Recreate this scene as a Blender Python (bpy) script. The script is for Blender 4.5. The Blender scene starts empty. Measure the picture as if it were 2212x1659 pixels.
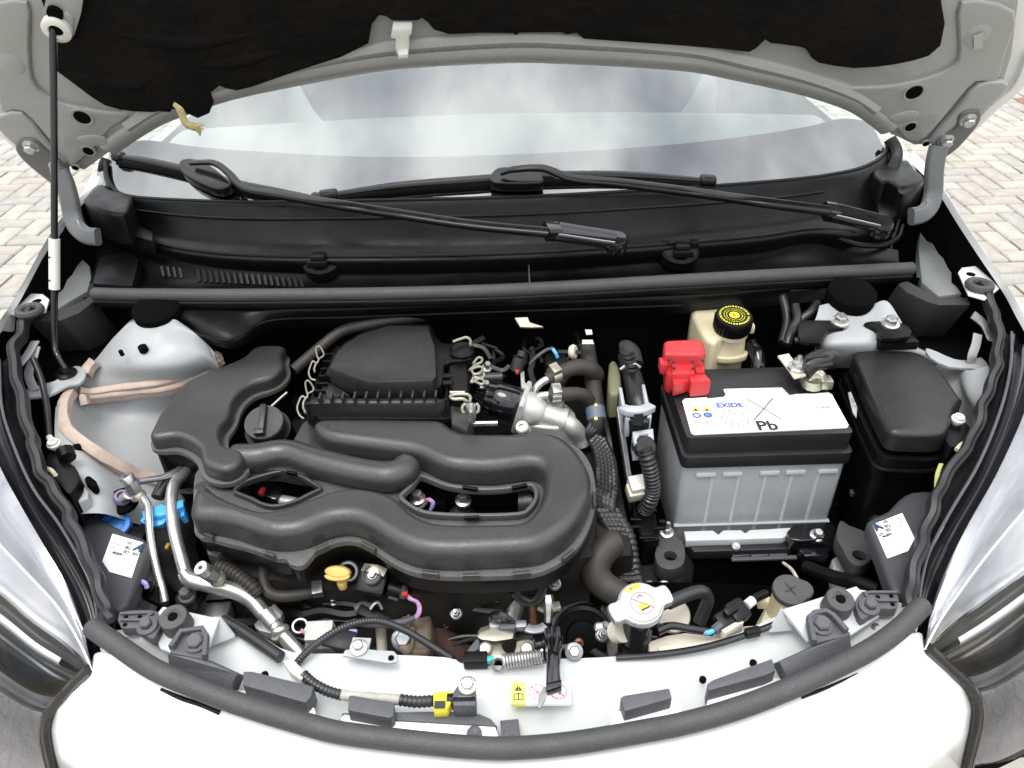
import bpy, bmesh, math, random
from mathutils import Vector, Matrix, noise
from mathutils.geometry import tessellate_polygon
random.seed(7)
V = Vector
SC = bpy.context.scene
COL = SC.collection

# ------------------------------------------------------------------ camera
FPX = 1671.0                    # focal length in pixels of a 2212 px wide picture
PITCH = math.radians(35.0)
ROLL = math.radians(1.35)
CAM = V((0.012, 0.0, 1.465))
FWD = V((0, math.cos(PITCH), -math.sin(PITCH)))
UP0 = V((0, math.sin(PITCH), math.cos(PITCH)))
RGT = V((1, 0, 0)) * math.cos(ROLL) - UP0 * math.sin(ROLL)
UPV = V((1, 0, 0)) * math.sin(ROLL) + UP0 * math.cos(ROLL)
cd = bpy.data.cameras.new('camera')
cam = bpy.data.objects.new('camera', cd)
COL.objects.link(cam)
m = Matrix.Identity(4)
for i in range(3):
    m[i][0], m[i][1], m[i][2], m[i][3] = RGT[i], UPV[i], -FWD[i], CAM[i]
cam.matrix_world = m
cd.sensor_width = 36.0
cd.lens = 36.0 * FPX / 2212.0
cd.clip_start = 0.02
cd.clip_end = 2000.0
SC.camera = cam
cd.dof.use_dof = True
cd.dof.focus_distance = 0.98
cd.dof.aperture_fstop = 13.0

# ------------------------------------------------------------------ sky and sun
SUN_EL, SUN_AZ = math.radians(74), math.radians(215)      # azimuth clockwise from +Y
world = bpy.data.worlds.new('World')
SC.world = world
world.use_nodes = True
wn, wl = world.node_tree.nodes, world.node_tree.links
wn.clear()
wo = wn.new('ShaderNodeOutputWorld')
bg = wn.new('ShaderNodeBackground')
sky = wn.new('ShaderNodeTexSky')
sky.sky_type = 'NISHITA'
sky.sun_disc = False
sky.sun_elevation = SUN_EL
sky.sun_rotation = SUN_AZ
tc = wn.new('ShaderNodeTexCoord')
mp = wn.new('ShaderNodeMapping')
mp.inputs['Scale'].default_value = (1.3, 1.5, 1.0)
cn = wn.new('ShaderNodeTexNoise')
cn.inputs['Scale'].default_value = 3.4
cn.inputs['Detail'].default_value = 7.0
cn.inputs['Roughness'].default_value = 0.55
cr_ = wn.new('ShaderNodeValToRGB')
cr_.color_ramp.elements[0].position = 0.36
cr_.color_ramp.elements[0].color = (0.55, 0.55, 0.55, 1)
cr_.color_ramp.elements[1].position = 0.60
cr_.color_ramp.elements[1].color = (1, 1, 1, 1)
cloudmix = wn.new('ShaderNodeMix')
cloudmix.data_type = 'RGBA'
cn2 = wn.new('ShaderNodeTexNoise')
cn2.inputs['Scale'].default_value = 4.2
cn2.inputs['Detail'].default_value = 5.0
cr2 = wn.new('ShaderNodeValToRGB')
cr2.color_ramp.elements[0].position = 0.36
cr2.color_ramp.elements[0].color = (10.6, 10.8, 11.3, 1)
cr2.color_ramp.elements[1].position = 0.62
cr2.color_ramp.elements[1].color = (19.5, 19.6, 19.4, 1)
wl.new(tc.outputs['Generated'], mp.inputs['Vector'])
wl.new(mp.outputs['Vector'], cn.inputs['Vector'])
wl.new(mp.outputs['Vector'], cn2.inputs['Vector'])
wl.new(cn.outputs['Fac'], cr_.inputs['Fac'])
wl.new(cn2.outputs['Fac'], cr2.inputs['Fac'])
wl.new(cr_.outputs['Color'], cloudmix.inputs['Factor'])
wl.new(sky.outputs['Color'], cloudmix.inputs['A'])
wl.new(cr2.outputs['Color'], cloudmix.inputs['B'])
# overcast luminance law: the zenith three times as bright as the horizon
sx = wn.new('ShaderNodeSeparateXYZ')
mr = wn.new('ShaderNodeMapRange')
mr.inputs['From Min'].default_value = 0.0; mr.inputs['From Max'].default_value = 1.0
mr.inputs['To Min'].default_value = 0.30; mr.inputs['To Max'].default_value = 1.0
wl.new(tc.outputs['Generated'], sx.inputs['Vector'])
wl.new(sx.outputs['Z'], mr.inputs['Value'])
lum = wn.new('ShaderNodeMix'); lum.data_type = 'RGBA'; lum.blend_type = 'MULTIPLY'
lum.inputs['Factor'].default_value = 1.0
wl.new(cloudmix.outputs['Result'], lum.inputs['A'])
wl.new(mr.outputs['Result'], lum.inputs['B'])
wl.new(lum.outputs['Result'], bg.inputs['Color'])
bg.inputs['Strength'].default_value = 0.14
wl.new(bg.outputs['Background'], wo.inputs['Surface'])
sd = bpy.data.lights.new('sun', 'SUN')
sd.energy = 1.2
sd.angle = math.radians(24)
sd.color = (1.0, 0.97, 0.92)
sun = bpy.data.objects.new('sun', sd)
COL.objects.link(sun)
sdir = V((math.sin(SUN_AZ) * math.cos(SUN_EL), math.cos(SUN_AZ) * math.cos(SUN_EL), math.sin(SUN_EL)))
sun.rotation_euler = (-sdir).to_track_quat('-Z', 'Y').to_euler()
sun.location = sdir * 20

vs = SC.view_settings
vs.view_transform = 'Standard'
vs.look = 'None'
vs.gamma = 1.0
vs.use_curve_mapping = False
vs.exposure = 0.64
SC.cycles.max_bounces = 7
SC.cycles.diffuse_bounces = 3
SC.cycles.glossy_bounces = 3
SC.cycles.transparent_max_bounces = 6

# ------------------------------------------------------------------ picture <-> place
def ray(px, py):
    return FWD + RGT * ((px - 1106.0) / FPX) + UPV * ((829.5 - py) / FPX)
def U(px, py, z):
    d = ray(px, py); return CAM + d * ((z - CAM.z) / d.z)
def UY(px, py, y):
    d = ray(px, py); return CAM + d * ((y - CAM.y) / d.y)
def UPL(px, py, p0, n):
    d = ray(px, py); return CAM + d * ((p0 - CAM).dot(n) / d.dot(n))
def UF(px, py, f, off=0.0, t0=0.5, t1=2.6):
    d = ray(px, py)
    def g(t):
        p = CAM + d * t; return p.z - f(p.x, p.y) - off
    a, b = t0, t1
    for _ in range(50):
        c = (a + b) / 2
        if g(c) > 0: a = c
        else: b = c
    return CAM + d * a
def UL(lst, z=None):
    out = []
    for p in lst:
        out.append(U(p[0], p[1], p[2] if len(p) > 2 else z))
    return out

# ------------------------------------------------------------------ materials
MATS = {}
def mat(name, color, rough=0.5, metal=0.0, spec=0.5, bump=0.0, bscale=200.0, var=0.0, vscale=12.0,
        var2=None, coat=0.0, trans=0.0, ior=None, rvar=0.0, scuff=None, sss=0.0, alpha=1.0, bdist=0.001, speck=0.0):
    m = bpy.data.materials.new(name)
    m.use_nodes = True
    n, l = m.node_tree.nodes, m.node_tree.links
    b = n['Principled BSDF']
    c = tuple(color) + (1,)
    b.inputs['Base Color'].default_value = c
    b.inputs['Roughness'].default_value = rough
    b.inputs['Metallic'].default_value = metal
    b.inputs['Specular IOR Level'].default_value = spec
    b.inputs['Coat Weight'].default_value = coat
    b.inputs['Coat Roughness'].default_value = 0.04
    b.inputs['Transmission Weight'].default_value = trans
    b.inputs['Alpha'].default_value = alpha
    if ior: b.inputs['IOR'].default_value = ior
    if sss:
        b.inputs['Subsurface Weight'].default_value = sss
        b.inputs['Subsurface Radius'].default_value = (0.01, 0.009, 0.007)
        b.inputs['Subsurface Scale'].default_value = 0.5
    t = n.new('ShaderNodeTexCoord')
    src = None
    if var > 0:
        nz = n.new('ShaderNodeTexNoise'); nz.inputs['Scale'].default_value = vscale
        nz.inputs['Detail'].default_value = 6; nz.inputs['Roughness'].default_value = 0.62
        l.new(t.outputs['Object'], nz.inputs['Vector'])
        mx = n.new('ShaderNodeMix'); mx.data_type = 'RGBA'
        rp = n.new('ShaderNodeMapRange')
        rp.inputs['From Min'].default_value = 0.35; rp.inputs['From Max'].default_value = 0.72
        l.new(nz.outputs['Fac'], rp.inputs['Value'])
        c2 = var2 if var2 else tuple(x * (1 - var) for x in color)
        mx.inputs['A'].default_value = c
        mx.inputs['B'].default_value = tuple(c2) + (1,)
        l.new(rp.outputs['Result'], mx.inputs['Factor'])
        src = mx.outputs['Result']
    if scuff:
        # thin pale scratches and dust specks
        wv = n.new('ShaderNodeTexNoise'); wv.inputs['Scale'].default_value = 26
        wv.inputs['Detail'].default_value = 9; wv.inputs['Roughness'].default_value = 0.85
        wv.inputs['Distortion'].default_value = 1.6
        l.new(t.outputs['Object'], wv.inputs['Vector'])
        r2 = n.new('ShaderNodeMapRange')
        r2.inputs['From Min'].default_value = 0.62; r2.inputs['From Max'].default_value = 0.78
        r2.inputs['To Max'].default_value = scuff[1]
        l.new(wv.outputs['Fac'], r2.inputs['Value'])
        m2 = n.new('ShaderNodeMix'); m2.data_type = 'RGBA'
        if src: l.new(src, m2.inputs['A'])
        else: m2.inputs['A'].default_value = c
        m2.inputs['B'].default_value = tuple(scuff[0]) + (1,)
        l.new(r2.outputs['Result'], m2.inputs['Factor'])
        src = m2.outputs['Result']
    if speck:
        # fine moulded grain: tiny light and dark specks
        sp = n.new('ShaderNodeTexNoise'); sp.inputs['Scale'].default_value = 650
        sp.inputs['Detail'].default_value = 2
        l.new(t.outputs['Object'], sp.inputs['Vector'])
        r3 = n.new('ShaderNodeMapRange')
        r3.inputs['From Min'].default_value = 0.3; r3.inputs['From Max'].default_value = 0.7
        r3.inputs['To Min'].default_value = 1 - speck; r3.inputs['To Max'].default_value = 1 + speck
        l.new(sp.outputs['Fac'], r3.inputs['Value'])
        m3 = n.new('ShaderNodeMix'); m3.data_type = 'RGBA'; m3.blend_type = 'MULTIPLY'; m3.inputs['Factor'].default_value = 1
        if src: l.new(src, m3.inputs['A'])
        else: m3.inputs['A'].default_value = c
        l.new(r3.outputs['Result'], m3.inputs['B'])
        src = m3.outputs['Result']
    if src: l.new(src, b.inputs['Base Color'])
    if rvar > 0:
        nr = n.new('ShaderNodeTexNoise'); nr.inputs['Scale'].default_value = vscale * 2.3
        nr.inputs['Detail'].default_value = 5
        l.new(t.outputs['Object'], nr.inputs['Vector'])
        rr = n.new('ShaderNodeMapRange')
        rr.inputs['From Min'].default_value = 0.3; rr.inputs['From Max'].default_value = 0.7
        rr.inputs['To Min'].default_value = max(0.02, rough - rvar); rr.inputs['To Max'].default_value = min(1, rough + rvar)
        l.new(nr.outputs['Fac'], rr.inputs['Value'])
        l.new(rr.outputs['Result'], b.inputs['Roughness'])
    if bump > 0:
        nb = n.new('ShaderNodeTexNoise'); nb.inputs['Scale'].default_value = bscale
        nb.inputs['Detail'].default_value = 4
        l.new(t.outputs['Object'], nb.inputs['Vector'])
        bp = n.new('ShaderNodeBump'); bp.inputs['Strength'].default_value = bump
        bp.inputs['Distance'].default_value = bdist
        l.new(nb.outputs['Fac'], bp.inputs['Height'])
        l.new(bp.outputs['Normal'], b.inputs['Normal'])
    MATS[name] = m
    return m

M_white = mat('white_car_paint', (0.80, 0.80, 0.79), 0.32, coat=0.5, var=0.04, vscale=5, rvar=0.05)
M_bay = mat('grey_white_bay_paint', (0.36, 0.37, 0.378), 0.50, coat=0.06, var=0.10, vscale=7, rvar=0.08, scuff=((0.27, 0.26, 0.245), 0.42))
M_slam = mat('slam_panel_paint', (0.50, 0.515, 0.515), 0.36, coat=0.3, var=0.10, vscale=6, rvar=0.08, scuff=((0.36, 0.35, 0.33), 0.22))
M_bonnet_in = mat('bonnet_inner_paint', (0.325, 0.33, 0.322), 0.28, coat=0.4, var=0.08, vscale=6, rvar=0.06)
M_plast = mat('charcoal_plastic', (0.034, 0.033, 0.0325), 0.38, spec=0.65, bump=0.3, bscale=260, var=0.25, vscale=9, rvar=0.10, scuff=((0.20, 0.19, 0.175), 0.45), speck=0.35)
M_plast2 = mat('shaded_box_plastic', (0.017, 0.0165, 0.016), 0.38, spec=0.45, bump=0.3, bscale=260, var=0.3, vscale=10, rvar=0.10, scuff=((0.13, 0.125, 0.115), 0.45), speck=0.35)  # charcoal plastic darkened to put in the shade under the cowl
M_flange = mat('lit_flange_plastic', (0.082, 0.080, 0.078), 0.45, spec=0.6, bump=0.2, bscale=260, var=0.2, vscale=12, speck=0.3)  # lighter charcoal plastic, paints in the light on upward-facing flanges
M_black = mat('black_plastic', (0.0030, 0.0030, 0.0034), 0.40, spec=0.22, bump=0.08, bscale=350, var=0.3, vscale=15, rvar=0.08)
M_cowl = mat('cowl_plastic', (0.0036, 0.0038, 0.0046), 0.38, spec=0.22, speck=0.3, bump=0.12, bscale=420, var=0.35, vscale=14, rvar=0.10, scuff=((0.09, 0.088, 0.085), 0.25))
M_gloss = mat('gloss_black', (0.006, 0.006, 0.008), 0.10, spec=0.6, rvar=0.04, vscale=20)
M_wiper = mat('satin_black_arm', (0.006, 0.006, 0.0065), 0.22, spec=0.35, rvar=0.06, vscale=30)
M_rubber = mat('seal_rubber', (0.050, 0.050, 0.052), 0.58, speck=0.25, bump=0.15, bscale=300, var=0.2, vscale=20, rvar=0.08)
M_trimgrey = mat('grey_trim_plastic', (0.072, 0.073, 0.083), 0.55, speck=0.2, bump=0.1, bscale=400, var=0.12, vscale=14, rvar=0.06)
M_dark = mat('dark_engine_metal', (0.006, 0.0055, 0.005), 0.6, spec=0.3, bump=0.5, bscale=60, var=0.6, vscale=18, var2=(0.018, 0.014, 0.011), bdist=0.004)
M_wseal = mat('wing_seal_rubber', (0.020, 0.020, 0.023), 0.5, bump=0.15, bscale=200, var=0.3, vscale=25, rvar=0.08)
M_void = mat('shade_black', (0.003, 0.003, 0.003), 0.9, spec=0.05)  # near-black colour standing in for shade in holes, gaps and the deep bay
M_insul = mat('insulation_felt', (0.006, 0.0052, 0.0048), 0.95, spec=0.1, bump=0.9, bscale=55, var=0.7, vscale=8, var2=(0.012, 0.0095, 0.008), bdist=0.006)
M_alu = mat('cast_aluminium', (0.56, 0.555, 0.53), 0.50, metal=0.6, bump=0.35, bscale=180, var=0.30, vscale=25, rvar=0.12)
M_alup = mat('aluminium_pipe', (0.70, 0.70, 0.68), 0.30, metal=0.85, var=0.22, vscale=22, rvar=0.12, bump=0.08, bscale=120)
M_zinc = mat('zinc_bolt', (0.60, 0.60, 0.58), 0.32, metal=0.9, var=0.35, vscale=80, rvar=0.12)
M_steel = mat('grey_steel', (0.30, 0.31, 0.32), 0.34, metal=0.75, var=0.3, vscale=25, rvar=0.12)
M_hinge = mat('painted_hinge', (0.115, 0.12, 0.125), 0.34, coat=0.2, var=0.12, vscale=18, rvar=0.08)
M_rust = mat('rusty_iron', (0.075, 0.036, 0.026), 0.8, metal=0.3, bump=0.6, bscale=110, var=0.7, vscale=25, var2=(0.030, 0.018, 0.015), bdist=0.003)
M_heat = mat('heat_shield', (0.28, 0.23, 0.17), 0.55, metal=0.5, bump=0.35, bscale=70, var=0.6, vscale=16, var2=(0.14, 0.11, 0.08), bdist=0.003)
M_copper = mat('copper_brown', (0.28, 0.14, 0.08), 0.42, metal=0.7, var=0.5, vscale=30)
M_yzinc = mat('yellow_zinc', (0.52, 0.50, 0.40), 0.36, metal=0.75, var=0.35, vscale=40, rvar=0.1)
M_hose = mat('brown_black_hose', (0.034, 0.029, 0.025), 0.58, bump=0.15, bscale=250, var=0.3, vscale=20, rvar=0.08)
M_conduit = mat('conduit_black', (0.020, 0.020, 0.022), 0.34, rvar=0.08, vscale=30)
M_tape = mat('cloth_tape', (0.022, 0.022, 0.023), 0.7, bump=0.6, bscale=220, bdist=0.002, var=0.4, vscale=40)
M_red = mat('red_plastic', (0.52, 0.030, 0.035), 0.40, var=0.18, vscale=20, rvar=0.06, bump=0.05, bscale=300)
M_cream = mat('cream_plastic', (0.66, 0.60, 0.43), 0.42, var=0.18, vscale=22, var2=(0.55, 0.46, 0.27), rvar=0.06)
M_creamw = mat('pale_fan_plastic', (0.66, 0.61, 0.52), 0.5, var=0.2, vscale=18, var2=(0.50, 0.44, 0.34), rvar=0.06)
M_wplast = mat('white_plastic', (0.72, 0.71, 0.66), 0.45, var=0.12, vscale=40)
M_batt = mat('battery_grey_case', (0.40, 0.42, 0.435), 0.30, var=0.12, vscale=9, rvar=0.06)
M_battlid = mat('battery_black_lid', (0.016, 0.016, 0.018), 0.40, bump=0.1, bscale=300, var=0.25, vscale=16, scuff=((0.07, 0.07, 0.07), 0.3))
M_paper = mat('white_label', (0.86, 0.86, 0.85), 0.32, var=0.03, vscale=30)
M_ink = mat('black_ink', (0.02, 0.02, 0.022), 0.4)
M_inkgrey = mat('grey_ink', (0.13, 0.135, 0.14), 0.4)
M_inkpale = mat('pale_grey_ink', (0.45, 0.45, 0.45), 0.4)
M_inkblue = mat('blue_ink', (0.06, 0.10, 0.42), 0.4)
M_inknavy = mat('navy_ink', (0.012, 0.035, 0.075), 0.4)
M_inkred = mat('red_ink', (0.70, 0.12, 0.14), 0.4)
M_inkyel = mat('yellow_ink', (0.80, 0.62, 0.06), 0.4)
M_inkorange = mat('orange_ink', (0.80, 0.36, 0.04), 0.4)
M_capyel = mat('yellow_cap_print', (0.62, 0.60, 0.03), 0.5)
M_signyel = mat('yellow_sticker', (0.82, 0.74, 0.14), 0.35)
M_dip = mat('yellow_dipstick_plastic', (0.74, 0.50, 0.14), 0.42, var=0.2, vscale=40)
M_blue = mat('sky_blue_plastic', (0.06, 0.34, 0.74), 0.38, var=0.15, vscale=50)
M_bluecap = mat('washer_cap_blue', (0.045, 0.20, 0.56), 0.30, var=0.2, vscale=40)
M_yconn = mat('yellow_connector', (0.75, 0.66, 0.03), 0.4, var=0.12, vscale=60)
M_sealant = mat('beige_sealant', (0.47, 0.375, 0.32), 0.62, bump=0.5, bscale=120, var=0.25, vscale=45, var2=(0.38, 0.29, 0.24), bdist=0.002)
M_foam = mat('torn_yellow_foam', (0.62, 0.54, 0.26), 0.9, bump=0.8, bscale=140, var=0.35, vscale=60, bdist=0.003)
M_purple = mat('purple_seal', (0.20, 0.14, 0.26), 0.4)
M_teal = mat('teal_plastic', (0.02, 0.38, 0.36), 0.4)
M_wlilac = mat('lilac_wire', (0.30, 0.28, 0.62), 0.45)
M_wpink = mat('pink_wire', (0.62, 0.26, 0.42), 0.45)
M_wred = mat('red_wire', (0.55, 0.04, 0.03), 0.45)
M_wblue = mat('blue_wire', (0.10, 0.40, 0.72), 0.45)
M_wyg = mat('yellow_green_wire', (0.48, 0.50, 0.16), 0.5)

# ------------------------------------------------------------------ geometry kit
class G:
    def __init__(s): s.v, s.f = [], []
    def add(s, o):
        k = len(s.v)
        s.v += [V(p) for p in o.v]
        s.f += [tuple(i + k for i in f) for f in o.f]
        return s
def gsum(*gs):
    r = G()
    for g in gs: r.add(g)
    return r

def cr(pts, n=6, closed=False):
    """Catmull-Rom resample of a point list."""
    pts = [V(p) for p in pts]
    N = len(pts)
    if N < 3 and not closed:
        return [pts[0].lerp(pts[1], i / n) for i in range(n + 1)]
    out = []
    segs = N if closed else N - 1
    for i in range(segs):
        if closed:
            p0, p1, p2, p3 = pts[i - 1], pts[i], pts[(i + 1) % N], pts[(i + 2) % N]
        else:
            p1, p2 = pts[i], pts[i + 1]
            p0 = pts[i - 1] if i > 0 else p1 * 2 - p2
            p3 = pts[i + 2] if i + 2 < N else p2 * 2 - p1
        for k in range(n):
            t = k / n
            out.append(0.5 * ((2 * p1) + (p2 - p0) * t + (2 * p0 - 5 * p1 + 4 * p2 - p3) * t * t + (3 * p1 - p0 - 3 * p2 + p3) * t ** 3))
    if not closed: out.append(pts[-1])
    return out

def frames(path, up=None, closed=False):
    n = len(path)
    T = []
    for i in range(n):
        if closed: t = path[(i + 1) % n] - path[i - 1]
        else: t = path[min(i + 1, n - 1)] - path[max(i - 1, 0)]
        if t.length < 1e-9: t = V((0, 0, 1))
        T.append(t.normalized())
    fr = []
    if up is not None:
        for t in T:
            s = t.cross(up)
            if s.length < 1e-6: s = t.orthogonal()
            s.normalize()
            fr.append((s, s.cross(t).normalized()))
    else:
        s = T[0].cross(V((0, 0, 1)))
        if s.length < 1e-3: s = T[0].cross(V((0, 1, 0)))
        s.normalize()
        for i, t in enumerate(T):
            s = (s - t * s.dot(t))
            s.normalize()
            fr.append((s.copy(), s.cross(t).normalized()))
    return fr

def sweep(path, prof, up=None, closed=False, caps=True, scale=None):
    """prof: closed list of (a,b): a along side, b along up."""
    path = [V(p) for p in path]
    fr = frames(path, up, closed)
    g = G(); m = len(prof); n = len(path)
    for i, p in enumerate(path):
        s, u = fr[i]
        k = scale[i] if scale else 1.0
        for a, b in prof: g.v.append(p + s * (a * k) + u * (b * k))
    for i in range(n if closed else n - 1):
        j = (i + 1) % n
        for q in range(m):
            r = (q + 1) % m
            g.f.append((i * m + q, i * m + r, j * m + r, j * m + q))
    if caps and not closed:
        g.f.append(tuple(reversed(range(m))))
        g.f.append(tuple((n - 1) * m + q for q in range(m)))
    return g

def circ(r, n=12, ry=None):
    ry = r if ry is None else ry
    return [(r * math.cos(2 * math.pi * i / n), ry * math.sin(2 * math.pi * i / n)) for i in range(n)]
def rrect(w, h, r, n=3):
    out = []
    for cx, cy, a0 in ((w / 2 - r, h / 2 - r, 0), (-w / 2 + r, h / 2 - r, 90), (-w / 2 + r, -h / 2 + r, 180), (w / 2 - r, -h / 2 + r, 270)):
        for k in range(n + 1):
            a = math.radians(a0 + 90 * k / n)
            out.append((cx + r * math.cos(a), cy + r * math.sin(a)))
    return out

def tube(pts, r, n=6, seg=12, closed=False, flat=None, up=None, round_end=False):
    path = cr(pts, n, closed) if n > 1 else [V(p) for p in pts]
    sc = None
    if isinstance(r, (list, tuple)):
        L = len(path); K = len(r)
        sc = []
        for i in range(L):
            t = i / max(1, L - 1) * (K - 1); a = min(int(t), K - 2)
            sc.append(r[a] + (r[a + 1] - r[a]) * (t - a))
        r = 1.0
    else:
        sc = [1.0] * len(path)
    if round_end and not closed:
        d0 = (path[0] - path[1]).normalized(); d1 = (path[-1] - path[-2]).normalized()
        rr0, rr1 = sc[0] * r, sc[-1] * r
        pre = [path[0] + d0 * rr0 * 0.55 * k for k in (1.0, 0.8, 0.45)]
        post = [path[-1] + d1 * rr1 * 0.55 * k for k in (0.45, 0.8, 1.0)]
        path = pre + path + post
        sc = [sc[0] * k for k in (0.35, 0.7, 0.92)] + sc + [sc[-1] * k for k in (0.92, 0.7, 0.35)]
    prof = circ(r, seg, r * flat if flat else None)
    return sweep(path, prof, up, closed, True, sc)

def corr(pts, r, pitch=0.006, depth=0.14, seg=12):
    """corrugated conduit: ribs along the path"""
    dense = cr(pts, 40)
    L = [0]
    for a, b in zip(dense, dense[1:]): L.append(L[-1] + (b - a).length)
    tot = L[-1]; n = max(4, int(tot / pitch)) * 4
    path, sc = [], []
    j = 0
    for i in range(n + 1):
        s = tot * i / n
        while j < len(L) - 2 and L[j + 1] < s: j += 1
        t = (s - L[j]) / max(1e-9, L[j + 1] - L[j])
        path.append(dense[j].lerp(dense[j + 1], t))
        sc.append((1.0, 1.0, 1 - depth, 1 - depth)[i % 4])
    return sweep(path, circ(r, seg), None, False, True, sc)

def coil(a, b, r, wire, turns, seg=6):
    a, b = V(a), V(b); d = (b - a); ax = d.normalized()
    s = ax.orthogonal().normalized(); u = ax.cross(s)
    pts = []
    N = turns * 12
    for i in range(N + 1):
        t = i / N; an = 2 * math.pi * turns * t
        pts.append(a + d * t + (s * math.cos(an) + u * math.sin(an)) * r)
    return tube(pts, wire, 1, seg)

def basis(axis, xdir=None):
    z = V(axis).normalized()
    x = V(xdir) if xdir is not None else V((1, 0, 0))
    x = x - z * x.dot(z)
    if x.length < 1e-4:
        x = V((0, 1, 0)); x = x - z * x.dot(z)
    x.normalize()
    return x, z.cross(x), z

def lathe(prof, o, axis=(0, 0, 1), seg=24, xdir=None):
    x, y, z = basis(axis, xdir); o = V(o); g = G(); m = len(prof)
    for i in range(seg):
        a = 2 * math.pi * i / seg
        d = x * math.cos(a) + y * math.sin(a)
        for r, h in prof: g.v.append(o + d * r + z * h)
    for i in range(seg):
        j = (i + 1) % seg
        for k in range(m - 1):
            g.f.append((i * m + k, j * m + k, j * m + k + 1, i * m + k + 1))
    if prof[0][0] > 1e-6: g.f.append(tuple(reversed([i * m for i in range(seg)])))
    if prof[-1][0] > 1e-6: g.f.append(tuple(i * m + m - 1 for i in range(seg)))
    return g

def box(c, size, ax=None):
    """ax: (x,y,z) unit axes"""
    c = V(c)
    x, y, z = ax if ax else (V((1, 0, 0)), V((0, 1, 0)), V((0, 0, 1)))
    g = G(); a, b, d = size[0] / 2, size[1] / 2, size[2] / 2
    for k in (-1, 1):
        for i, j in ((-1, -1), (1, -1), (1, 1), (-1, 1)):
            g.v.append(c + x * (a * i) + y * (b * j) + z * (d * k))
    g.f = [(3, 2, 1, 0), (4, 5, 6, 7), (0, 1, 5, 4), (1, 2, 6, 5), (2, 3, 7, 6), (3, 0, 4, 7)]
    return g

def nrm(poly):
    n = V((0, 0, 0))
    for a, b in zip(poly, poly[1:] + poly[:1]):
        n += V(((a.y - b.y) * (a.z + b.z), (a.z - b.z) * (a.x + b.x), (a.x - b.x) * (a.y + b.y)))
    return n.normalized()

def prism(top, vec, holes=()):
    """top outline(s) extruded by vec (pointing away from the visible side)"""
    vec = V(vec) if not isinstance(vec, (int, float)) else V((0, 0, -vec))
    loops = [[V(p) for p in top]] + [[V(p) for p in h] for h in holes]
    g = G()
    flat = [p for l in loops for p in l]
    N = len(flat)
    g.v = flat + [p + vec for p in flat]
    flip = nrm(loops[0]).dot(vec) > 0
    if len(loops) == 1 and False:
        pass
    tris = tessellate_polygon(loops)
    for t in tris:
        a, b, c = t
        n = (flat[b] - flat[a]).cross(flat[c] - flat[a])
        if n.dot(vec) > 0: a, b, c = c, b, a
        g.f.append((a, b, c)); g.f.append((c + N, b + N, a + N))
    k = 0
    for li, l in enumerate(loops):
        m = len(l)
        rev = (nrm(l).dot(vec) > 0)
        if li > 0: rev = not rev
        for i in range(m):
            j = (i + 1) % m
            q = (k + i, k + i + N, k + j + N, k + j)
            g.f.append(tuple(reversed(q)) if rev else q)
        k += m
    return g

def offset2(poly, d, up=V((0, 0, 1))):
    """offset a closed loop sideways by d (inward positive for a counter-clockwise loop seen along -up)"""
    n = len(poly); out = []
    for i in range(n):
        a, b, c = poly[i - 1], poly[i], poly[(i + 1) % n]
        e1 = (b - a); e2 = (c - b)
        e1 = e1 - up * e1.dot(up); e2 = e2 - up * e2.dot(up)
        if e1.length < 1e-9: e1 = e2
        if e2.length < 1e-9: e2 = e1
        n1 = up.cross(e1).normalized(); n2 = up.cross(e2).normalized()
        s = n1 + n2
        if s.length < 0.2: s = n1
        s.normalize()
        k = 1.0 / max(0.6, s.dot(n1))
        out.append(b + s * (d * k))
    return out
def ccw(poly, up=V((0, 0, 1))):
    return poly if nrm(poly).dot(up) > 0 else list(reversed(poly))

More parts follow.
